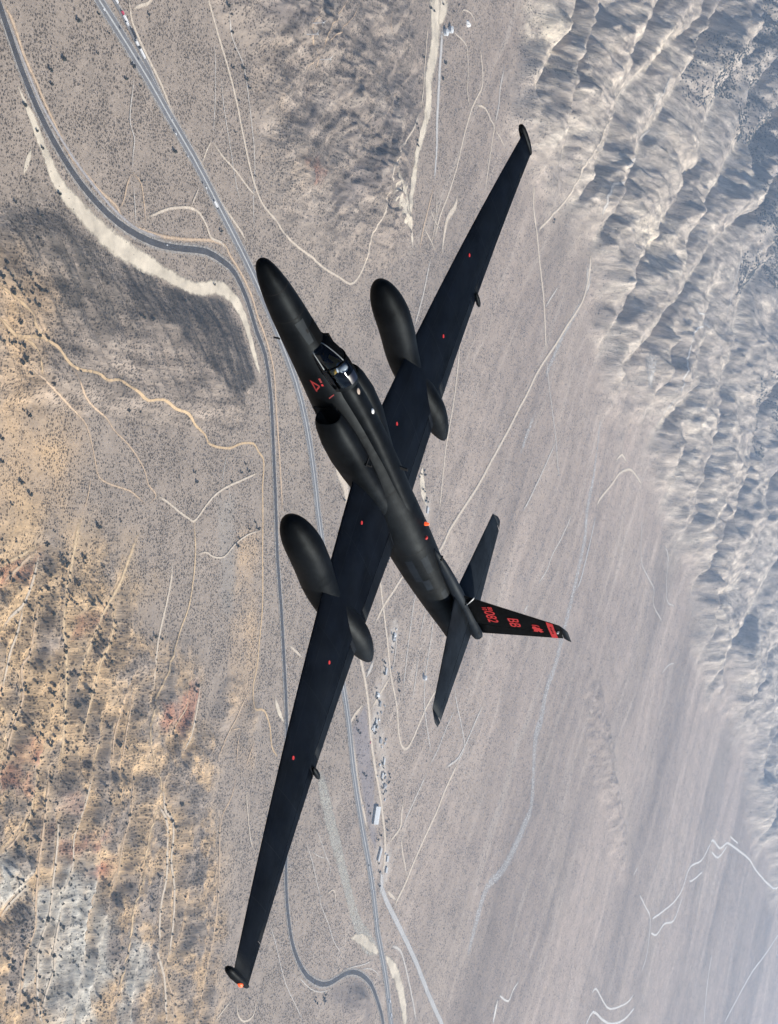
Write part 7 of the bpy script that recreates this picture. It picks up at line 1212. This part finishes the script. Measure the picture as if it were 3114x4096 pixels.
# ---- pilot
P_suit = simple("yellow_suit", (0.62, 0.36, 0.05), 0.7, 0.15, 6)
P_helm = simple("white_helmet", (0.82, 0.82, 0.80), 0.35, 0.03)
P_visor = simple("dark_visor", (0.02, 0.02, 0.025), 0.15, 0.05)
pil = empty("person", AC.matrix_basis @ Vector((4.42 + XO, 0, -.16)), R_(-32.5189))
tag(pil, "seated pilot in yellow pressure suit and white helmet inside the canopy", "person")
def skin_body(name, pts, edges, rad, mat, parent):
    me = bpy.data.meshes.new(name); me.from_pydata(pts, edges, []); me.update()
    o = link(name, me, mat, parent)
    md = o.modifiers.new("skin", 'SKIN'); md.use_smooth_shade = True
    for sv, r in zip(me.skin_vertices[0].data, rad): sv.radius = (r, r) if not isinstance(r, tuple) else r
    me.skin_vertices[0].data[0].use_root = True
    ss = o.modifiers.new("subsurf", 'SUBSURF'); ss.levels = 1; ss.render_levels = 2
    return o
pts = [(0,0,.10),(.02,0,.30),(.03,0,.48),(.0,0,.62),(-.01,0,.70),
       (.0,-.2,.56),(-.16,-.25,.36),(-.38,-.16,.36),(-.46,-.13,.37),
       (.0,.2,.56),(-.16,.25,.36),(-.38,.16,.36),(-.46,.13,.37),
       (-.10,-.11,.10),(-.48,-.13,.16),(-.72,-.12,-.06),(-.10,.11,.10),(-.48,.13,.16),(-.72,.12,-.06)]
eds = [(0,1),(1,2),(2,3),(3,4),(3,5),(5,6),(6,7),(7,8),(3,9),(9,10),(10,11),(11,12),(0,13),(13,14),(14,15),(0,16),(16,17),(17,18)]
rad = [.16,.15,.16,.12,.07,.085,.06,.05,.04,.085,.06,.05,.04,.095,.075,.06,.095,.075,.06]
skin_body("body", pts, eds, rad, P_suit, pil)
def sphere(name, c, r, mat, parent, sc=(1,1,1)):
    bm = bmesh.new(); bmesh.ops.create_uvsphere(bm, u_segments=20, v_segments=14, radius=r)
    for v_ in bm.verts: v_.co = Vector((v_.co.x*sc[0]+c[0], v_.co.y*sc[1]+c[1], v_.co.z*sc[2]+c[2]))
    for q in bm.faces: q.smooth = True
    me = bpy.data.meshes.new(name); bm.to_mesh(me); bm.free(); return link(name, me, mat, parent)
sphere("helmet", (-.03,0,.80), .155, P_helm, pil, (1.05,.95,1.0))
sphere("visor", (-.075,0,.80), .13, P_visor, pil, (1.0,.9,.75))
sphere("neck_ring", (-.01,0,.665), .15, P_helm, pil, (1,1,.25))
for s in (-1, 1):
    hm = MB(); b0 = (-.47, s*.13, .37)
    hm.box(b0[0]-.06, b0[0]+.02, b0[1]-.035, b0[1]+.035, .35, .385)
    for k_ in range(4): hm.tube((b0[0]-.05, b0[1]-.027+k_*.018, .37), (b0[0]-.11-.008*(k_ in (1,2)), b0[1]-.027+k_*.018, .35), .009, .007, 5)
    hm.tube((b0[0]-.01, b0[1]-s*.035, .365), (b0[0]-.06, b0[1]-s*.07, .36), .011, .008, 5)
    link("glove", hm.mesh("glove", True), P_suit, pil)

# ------------------------------------------------------------------ trees and scrub
M_crown = simple("juniper_foliage", (0.030, 0.036, 0.026), 0.85, 0.35, 0.9)
M_crown2 = simple("desert_tree_foliage", (0.026, 0.037, 0.033), 0.85, 0.35, 0.9)
M_trunk = simple("juniper_bark", (0.12, 0.09, 0.07), 0.9, 0.2, 3)
M_bush = simple("scrub_foliage", (0.065, 0.064, 0.055), 0.95, 0.3, 0.4)
M_bush2 = simple("chaparral_foliage", (0.045, 0.052, 0.05), 0.95, 0.3, 0.2)

def crown_mesh(name, seed, r=1.0, flat=0.85, nl=110):
    """clumped crown: many leaf-spray faces on several uneven lobes"""
    rn = random.Random(seed)
    lobes = [(Vector((rn.uniform(-.45, .45), rn.uniform(-.45, .45), rn.uniform(-.15, .4))) * r, rn.uniform(.42, .68) * r) for _ in range(6)]
    V = []; F = []
    for k in range(nl):
        c, lr = lobes[k % 6]
        d = Vector((rn.gauss(0, 1), rn.gauss(0, 1), rn.gauss(0.15, .9))).normalized()
        p = c + Vector((d.x, d.y, d.z * flat)) * lr * rn.uniform(.75, 1.05)
        a = d.orthogonal().normalized(); a.rotate(Matrix.Rotation(rn.uniform(0, 6.28), 3, d)); b = d.cross(a)
        s = r * rn.uniform(.16, .30)
        i = len(V); V += [p + a * s, p + b * s * .8 + d * s * .3, p - a * s, p - b * s * .8 - d * s * .2]; F.append((i, i+1, i+2, i+3))
    for c, lr in lobes:                      # inner mass so that no light leaks straight through
        i = len(V); q = lr * .72
        for t in ((1,0,0),(-1,0,0),(0,1,0),(0,-1,0),(0,0,flat),(0,0,-flat)): V.append(c + Vector(t) * q)
        for t in ((0,2,4),(2,1,4),(1,3,4),(3,0,4),(2,0,5),(1,2,5),(3,1,5),(0,3,5)): F.append(tuple(i + j for j in t))
    return V, F
def trunk_mesh(name, seed, h=1.0):
    rn = random.Random(seed); mb = MB()
    top = Vector((rn.uniform(-.1, .1), rn.uniform(-.1, .1), h))
    mb.tube((0, 0, -.4), top * .55, .17 * h, .11 * h, 6); mb.tube(top * .55, top, .11 * h, .05 * h, 6)
    for k in range(3):
        t = rn.uniform(0, 6.28); mb.tube(top * .5, top * .5 + Vector((math.cos(t) * .5, math.sin(t) * .5, .45)) * h, .06 * h, .02 * h, 5)
    return mb.mesh(name)
CR = []; TK = []
for k in range(5):
    v, f = crown_mesh("crown", 100 + k); CR.append((v, f)); 
JC = []; DC = []
for k in range(5):
    me = pydata("crown", *CR[k]); me.materials.append(M_crown); JC.append(me)
    me = pydata("crown", *CR[k]); me.materials.append(M_crown2); DC.append(me)
    me = trunk_mesh("trunk", 200 + k); me.materials.append(M_trunk); TK.append(me)

def tree(name, x, y, r, crowns, label, cat, group, k):
    t = empty(name, (x, y, gz1(x, y)), random.uniform(0, 6.28))
    tag(t, label, cat, group)
    a = link("trunk", TK[k % 5], None, t); a.scale = (r * .8, r * .8, r * .8)
    c = link("crown", crowns[k % 5], None, t); c.location = (0, 0, r * .85); c.scale = (r, r * random.uniform(.85, 1.15), r * random.uniform(.8, 1.0))
    return t
JLAB = [("lone dark juniper tree on the grey scrub flat around the highway and road", "tree", "junipers on the scrub flat"),
        ("dark juniper tree along the orange hillside tracks", "tree", "junipers on the orange hillside"),
        ("dark round juniper tree among the tan badland washes", "tree", "junipers in the badlands")]
for k, (x, y) in enumerate(JUNIPERS):
    tree("juniper_tree", x, y, random.choice((2.6, 3.1, 3.6, 4.2, 4.9)), JC, *JLAB[0 if k < JN[0] else (1 if k < JN[1] else 2)], k)
for k, (x, y) in enumerate(VTREES):
    tree("desert_tree", x, y, random.uniform(2.8, 4.4), DC, "dark blue green shade tree near the houses and sandy strips", "tree", "shade trees near the houses", k)

def scatter(name, pts, radii, proto, mat, label, cat, sink=0.0):
    V = []; F = []; b = 0
    zs = ground_z(pts[:, 0], pts[:, 1])
    P = [np.array(p[0], float) for p in proto]
    for i, ((x, y), r) in enumerate(zip(pts, radii)):
        pv = P[i % len(P)]; a = random.uniform(0, 6.28); ca, sa = math.cos(a), math.sin(a)
        q = np.empty_like(pv)
        q[:, 0] = (pv[:, 0] * ca - pv[:, 1] * sa) * r + x; q[:, 1] = (pv[:, 0] * sa + pv[:, 1] * ca) * r + y
        q[:, 2] = pv[:, 2] * r + zs[i] + r * sink
        V.append(q); F += [tuple(j + b for j in f) for f in proto[i % len(P)][1]]; b += len(pv)
    me = pydata(name, np.concatenate(V), F)
    return tag(link(name, me, mat), label, cat, kind="stuff")

def rand_in(poly, n, dens=None):
    P = np.array(poly, float); lo = P.min(0); hi = P.max(0); out = []
    tot = 0
    while tot < n:
        q = RNG.uniform(lo, hi, (n * 3, 2))
        k = inside(q[:, 0], q[:, 1], poly)
        if dens is not None: k &= RNG.random(len(q)) < dens(q[:, 0], q[:, 1])
        out.append(q[k]); tot += k.sum()
    return np.concatenate(out)[:n]

small_crowns = [crown_mesh("c", 300 + k, nl=26) for k in range(4)]
# further junipers, beyond the individually built ones
wash_pts = []
for t in TRACKS:
    if t[0] == 'wash_left':
        P_, W_ = resample(t[3], t[2], 9.0)
        for p in P_:
            if RNG.random() < 0.36: wash_pts.append(p + RNG.normal(0, 6.5, 2))
wash_pts = np.array(wash_pts)
wash_pts = wash_pts[zone(wash_pts[:, 0], wash_pts[:, 1], ZN['badlands'], 10) > .5]
bad = rand_in(ZN['badlands'], 520, lambda a, b: np.clip(0.25 + 1.8 * fbm(a / 120, b / 120, 3, 211) + 0.5 * (a < 2500), 0, 1) * (a < 2700))
jp = np.concatenate([wash_pts, bad])
scatter("juniper_scatter", jp, RNG.uniform(1.4, 3.6, len(jp)), small_crowns, M_crown, "smaller dark junipers scattered thickly through the badlands washes", "shrubs", .5)

def bush_proto(seed, n=6):
    rn = random.Random(seed); V = []; F = []
    top = (rn.uniform(-.2, .2), rn.uniform(-.2, .2), rn.uniform(.7, 1.0))
    for i in range(n):
        t = 6.283 * i / n; q = rn.uniform(.75, 1.15); V.append((math.cos(t) * q, math.sin(t) * q, -.3)); V.append((math.cos(t) * q * .75, math.sin(t) * q * .75, rn.uniform(.35, .7)))
    V.append(top)
    for i in range(n):
        a, b = 2*i, 2*((i+1) % n)
        F.append((a, b, b+1, a+1)); F.append((a+1, b+1, 2*n))
    return V, F
bushes = [bush_proto(400 + k) for k in range(5)]
near_poly = [(1900, -1000), (2000, 850), (4200, 1500), (4200, -1500)]
sp_ = rand_in(near_poly, 11000, lambda a, b: np.clip(0.5 + 1.2 * fbm(a / 170, b / 170, 3, 221), 0.08, 1))
dmin = np.minimum(_road_d(sp_[:, 0], sp_[:, 1], 'highway'), _road_d(sp_[:, 0], sp_[:, 1], 'road'))
sp_ = sp_[dmin > 20]
scatter("desert_scrub", sp_, RNG.uniform(0.45, 1.5, len(sp_)) , bushes, M_bush, "low dark creosote scrub speckling the desert floor", "scrub")
far_pts = np.concatenate([rand_in(SZ['scrub_far'], 5200, lambda a, b: np.clip(.45 + 1.3 * fbm(a / 420, b / 160, 4, 231), 0.05, 1)),
                          rand_in(SZ['scrub_mid'], 650), rand_in(SZ['scrub_far2'], 1300, lambda a, b: np.clip(.3 + 2 * fbm(a / 260, b / 260, 4, 233), 0, 1)), rand_in(SZ['scrub_far3'], 1300, lambda a, b: np.clip(.3 + 2 * fbm(a / 260, b / 260, 4, 235), 0, 1))])
scatter("mountain_scrub", far_pts, RNG.uniform(1.6, 5.2, len(far_pts)), bushes, M_bush2, "dark chaparral thickets on the far mountain slopes", "scrub")

# ------------------------------------------------------------------ vehicles
V_white = simple("vehicle_white", (0.80, 0.80, 0.79), 0.4, 0.03, 1)
V_red = simple("vehicle_red", (0.55, 0.06, 0.11), 0.4, 0.05, 1)
V_dark = simple("vehicle_dark", (0.035, 0.037, 0.042), 0.35, 0.1, 1)
V_silver = simple("vehicle_silver", (0.55, 0.56, 0.57), 0.35, 0.05, 1)
V_glass = simple("vehicle_glass", (0.02, 0.025, 0.03), 0.1, 0.05, 1)
V_tyre = simple("tyre_rubber", (0.02, 0.02, 0.02), 0.9, 0.1, 1)
def wheel_mesh(r, w):
    mb = MB(); mb.tube((0, -w/2, 0), (0, w/2, 0), r, r, 12); return mb.mesh("wheel")
WH_T = wheel_mesh(.52, .55); WH_T.materials.append(V_tyre); WH_C = wheel_mesh(.34, .24); WH_C.materials.append(V_tyre)
def heading(P, x, y):
    Q = np.array(P, float); i = int(np.argmin(np.hypot(Q[:, 0] - x, Q[:, 1] - y))); i = min(max(i, 1), len(Q) - 2)
    d = Q[i + 1] - Q[i - 1]; return math.atan2(d[1], d[0])
def profile_box(pts, hw_, name):
    """side profile (x,z) extruded across y"""
    n = len(pts)
    v = [(x, -hw_, z) for x, z in pts] + [(x, hw_, z) for x, z in pts]
    f = [tuple(range(n)), tuple(reversed(range(n, 2*n)))] + [(i, n + i, n + (i+1) % n, (i+1) % n) for i in range(n)]
    return pydata(name, v, f)
def lorry(x, y, rz, paint, cabm, L, label, lift=1.6):
    t = empty("lorry", (x, y, gz1(x, y) + lift), rz)
    tag(t, label, "lorry", "lorries and trailers on the highway and layby")
    h = L / 2
    link("trailer", profile_box([(-h, 1.0), (h - 3.4, 1.0), (h - 3.4, 4.0), (-h, 4.0)], 1.28, "trailer"), paint, t)
    cb = link("cab", profile_box([(h - 2.9, .7), (h, .7), (h, 1.9), (h - .5, 3.2), (h - 2.9, 3.7)], 1.22, "cab"), cabm, t)
    link("windscreen", profile_box([(h - .02, 1.95), (h + .02, 1.95), (h - .46, 3.1), (h - .52, 3.1)], 1.05, "windscreen"), V_glass, cb)
    for wx in (-h + 1.2, -h + 2.5, h - 4.2, h - 1.0):
        for wy in (-1.05, 1.05):
            w = link("wheel", WH_T, None, t); w.location = (wx, wy, .52)
    return t
def car(x, y, rz, paint, label, lift=1.6, s=1.0):
    t = empty("car", (x, y, gz1(x, y) + lift), rz); t.scale = (s, s, s)
    tag(t, label, "car", "cars on the roads")
    link("body", profile_box([(-2.3, .35), (2.3, .35), (2.35, .8), (1.2, 1.0), (-2.3, 1.02)], .92, "body"), paint, t)
    cb = link("cabin", profile_box([(-1.9, 1.0), (1.15, .99), (.45, 1.52), (-1.35, 1.55)], .78, "cabin"), paint, t)
    link("windscreen", profile_box([(1.17, 1.02), (1.20, 1.02), (.50, 1.50), (.46, 1.50)], .70, "windscreen"), V_glass, cb)
    link("side_window", profile_box([(-1.5, 1.1), (.75, 1.1), (.38, 1.46), (-1.2, 1.48)], .79, "side_window"), V_glass, cb)
    for wx in (-1.4, 1.45):
        for wy in (-.82, .82):
            w = link("wheel", WH_C, None, t); w.location = (wx, wy, .34)
    return t
ORD = ["first", "second", "third", "fourth", "fifth", "sixth", "seventh", "eighth", "ninth", "tenth", "eleventh", "twelfth", "thirteenth", "fourteenth", "fifteenth", "sixteenth", "seventeenth", "eighteenth", "nineteenth"]
lay = [("white", V_white, V_white, 15), ("red", V_red, V_red, 9), ("white", V_white, V_white, 17), ("white", V_white, V_silver, 9), ("dark", V_dark, V_dark, 22), ("white", V_white, V_dark, 13), ("dark", V_dark, V_dark, 12), ("white", V_white, V_white, 22)]
for i, ((x, y), (cn, pm, cm, L)) in enumerate(zip(VEHICLES['lay'], lay)):
    lorry(x, y, heading(LAYBY, x, y), pm, cm, L, "%s lorry parked in the highway layby, %s from the top" % (cn, ORD[i]), 1.7)
hv = VEHICLES['hwy']
kinds = ['w', 'd', 'd', 's', 'w', 'd', 's', 'd', 'w', 'T', 'w', 'w', 'w', 'w', 'W', 'W', 'd', 's']
order = sorted(range(len(hv)), key=lambda i: -hv[i][1])
for rank, i in enumerate(order):
    x, y = hv[i]; k = kinds[i]; rz = heading(LN['highway'], x, y)
    if k == 'T': lorry(x, y, rz, V_white, V_dark, 20, "long white lorry with dark cab driving on the highway above the curve")
    elif k == 'W': lorry(x, y, rz, V_white, V_white, 12, "white lorry on the highway, %s vehicle from the top" % ORD[rank])
    else:
        nm, m = {'w': ("white", V_white), 's': ("silver", V_silver), 'd': ("dark", V_dark)}[k]
        car(x, y, rz, m, "%s car on the highway, %s vehicle from the top" % (nm, ORD[rank]), 1.66, 1.15)
x, y = VEHICLES['road'][0]; car(x, y, heading(LN['road'], x, y), V_silver, "lone silver car on the dark curving road", 1.5, 1.2)
x, y = VEHICLES['yard'][0]; car(x, y, 1.2, V_red, "small red car beside the dirt lane", .9, 1.3)

# ------------------------------------------------------------------ houses, sheds, tanks, turbines
B_wall = simple("stucco_wall", (0.50, 0.46, 0.40), 0.9, 0.1, .5)
B_roofw = simple("white_roof", (0.58, 0.60, 0.60), 0.6, 0.08, .4)
B_roofg = simple("grey_roof", (0.30, 0.31, 0.32), 0.7, 0.1, .4)
B_win = simple("window_glass", (0.03, 0.035, 0.045), 0.15, 0.1, 1)
B_door = simple("door_brown", (0.12, 0.08, 0.06), 0.7, 0.1, 1)
def building(name, x, y, rz, L, W, H, roofh, roofm, label, cat, group=None):
    t = empty(name, (x, y, gz1(x, y) + .1), rz); tag(t, label, cat, group)
    mb = MB(); l, w = L / 2, W / 2
    mb.box(-l, l, -w, w, -1.5, H)
    mb.add([(-l, -w, H), (-l, w, H), (-l, 0, H + roofh), (l, -w, H), (l, w, H), (l, 0, H + roofh)], [(0, 2, 1), (3, 4, 5)])
    link("wall", mb.mesh("wall"), B_wall, t)
    e = .5
    v = [(-l-e, -w-e, H-.12), (l+e, -w-e, H-.12), (l+e, 0, H+roofh+.12), (-l-e, 0, H+roofh+.12), (-l-e, w+e, H-.12), (l+e, w+e, H-.12)]
    v += [(a, b, c + .22) for a, b, c in v]
    f = [(0,1,2,3)[::-1], (3,2,5,4)[::-1], (6,7,8,9), (9,8,11,10), (0,1,7,6), (4,10,11,5), (0,6,9,3), (3,9,10,4), (1,2,8,7), (2,5,11,8)]
    link("roof", pydata("roof", v, f), roofm, t)
    for s in (-1, 1):
        n = max(2, int(L / 5))
        for k in range(n):
            px = -l + L * (k + .5) / n
            if s == -1 and k == 0:
                d = MB(); d.box(px-.5, px+.5, -w-.06, -w+.02, 0, 2.1); link("door", d.mesh("door"), B_door, t); continue
            d = MB(); y0 = s * w; d.box(px-.6, px+.6, min(y0, y0+s*.05), max(y0, y0+s*.05), 1.0, 2.2); link("window", d.mesh("window"), B_win, t)
    return t
hs = sorted(HOUSES, key=lambda p: -p[1])
for i, (x, y) in enumerate(hs):
    building("house", x, y, random.choice((1.35, 1.5, -.2, .1)), random.uniform(11, 16), random.uniform(8, 10.5), 3.0, 1.6, B_roofw if i % 3 else B_roofg,
             "small pale roofed house in the settlement, %s from the top" % ORD[i], "house", "houses of the settlement")
rs = random.Random(77)
for i in range(22):
    hx, hy = hs[rs.randrange(len(hs))]; t = rs.uniform(0, 6.28); d = rs.uniform(17, 38)
    building("outbuilding", hx + d * math.cos(t), hy + d * math.sin(t), rs.uniform(0, 3.1), rs.uniform(4.5, 8), rs.uniform(3, 4.5), 2.4, .7, B_roofw if i % 2 else B_roofg,
             "small outbuilding in a yard of the settlement houses", "outbuilding", "outbuildings in the settlement yards")
(x, y) = SHEDS[0]
building("warehouse", x, y, 1.42, 44, 30, 6.0, 2.2, B_roofw, "large white roofed warehouse between the highway and the lane", "warehouse")
(x, y) = SHEDS[1]
building("shed", x, y, 1.15, 34, 9, 4.5, 1.2, B_roofw, "long narrow white shed below the warehouse by the highway", "shed")
for i, (x, y) in enumerate(TANKS):
    r = 9.0 if i < 2 else 6.5
    t = empty("water_tank", (x, y, gz1(x, y)), 0)
    tag(t, ["white conical roofed tank beside the sandy strip, nearer the road", "white conical roofed tank beside the sandy strip, farther from the road", "single white round tank out on the valley floor"][i], "tank")
    mb = MB(); mb.tube((0, 0, -1.5), (0, 0, 8.0), r, r, 28); link("wall", mb.mesh("wall"), B_roofw, t)
    mb = MB(); mb.tube((0, 0, 8.02), (0, 0, 11.2), r + .3, .5, 28); link("roof", mb.mesh("roof"), B_roofw, t)
    mb = MB(); mb.box(r, r + .35, -.35, .35, 0, 8.4); link("ladder", mb.mesh("ladder"), B_roofg, t)
x, y = HEAP[0]
rn = random.Random(5)
hv_ = []; hf_ = []
n = 18
for q, z in ((1.0, -.8), (.78, 2.2), (.45, 4.2), (.12, 5.0)):
    for i in range(n):
        t = 6.283 * i / n; s = q * (1 + .18 * math.sin(3 * t + 1) + rn.uniform(-.1, .1)); hv_.append((17 * s * math.cos(t), 9 * s * math.sin(t), z + rn.uniform(-.5, .5)))
hf_ = [(k*n+i, k*n+(i+1) % n, (k+1)*n+(i+1) % n, (k+1)*n+i) for k in range(3) for i in range(n)] + [tuple(range(3*n, 4*n))]
hp = link("spoil_heap", pydata("spoil_heap", hv_, hf_), simple("white_gypsum", (0.66, 0.65, 0.62), 0.9, 0.1, .3, bump=.4))
hp.location = (x, y, gz1(x, y)); tag(hp, "bright white mineral heap beside the pale looping track", "heap")
T_w = simple("turbine_white", (0.74, 0.75, 0.74), 0.5, 0.04, 1)
for i, (x, y) in enumerate(TURBINES):
    t = empty("wind_turbine", (x, y, gz1(x, y)), 0)
    tag(t, ["white wind turbine at the end of the orange track, standing between the other two", "white wind turbine with a raised blade, uppermost of the three", "white wind turbine below the track junction, lowest of the three"][i], "wind turbine", "wind turbines on the ridge")
    H_ = 24.0
    mb = MB(); mb.tube((0, 0, -1), (0, 0, H_), 1.05, .62, 14); link("tower", mb.mesh("tower"), T_w, t)
    mb = MB(); mb.tube((-1.6, 0, H_ + .6), (2.6, 0, H_ + .6), .95, .75, 12); nc = link("nacelle", mb.mesh("nacelle"), T_w, t)
    hb = link("hub", (lambda m_: (m_.tube((-2.8, 0, H_ + .6), (-1.6, 0, H_ + .6), .35, .7, 12), m_)[1])(MB()).mesh("hub"), T_w, t)
    for k in range(3):
        a = 2.094 * k + (.3, 1.2, .7)[i]
        d = Vector((0, math.cos(a), math.sin(a))); c = Vector((-2.2, 0, H_ + .6)); pr = Vector((1, 0, 0)).cross(d)
        L_ = 9.5
        rr = [[c + d * L_ * q + pr * w_ * .5 + Vector((.12, 0, 0)), c + d * L_ * q + pr * w_ * .1 + Vector((-.1, 0, 0)), c + d * L_ * q - pr * w_ * .5 + Vector((.02, 0, 0))] for q, w_ in ((.04, .5), (.2, 1.1), (.6, .75), (1.0, .25))]
        v, f = loft(rr); link("blade", pydata("blade", v, f, True), T_w, t)

# ------------------------------------------------------------------ haze: the air between the viewer and the far mountains
hzv, hzf = boxv(-210000, 215000, -8600000, 8600000, GZ - 60, 60)
me = pydata("haze", hzv, hzf)
hm = bpy.data.materials.new("air"); hm.use_nodes = True
hn = hm.node_tree; hn.nodes.clear()
ho = hn.nodes.new("ShaderNodeOutputMaterial"); pv = hn.nodes.new("ShaderNodeVolumePrincipled")
pv.inputs["Color"].default_value = (0.55, 0.74, 1.0, 1)
pv.inputs["Density"].default_value = 5.0e-5
pv.inputs["Anisotropy"].default_value = 0.48
hn.links.new(pv.outputs[0], ho.inputs["Volume"])
hz = link("haze", me, hm)
tag(hz, "thin blue haze veiling the far fans and mountains", "haze", kind="stuff")
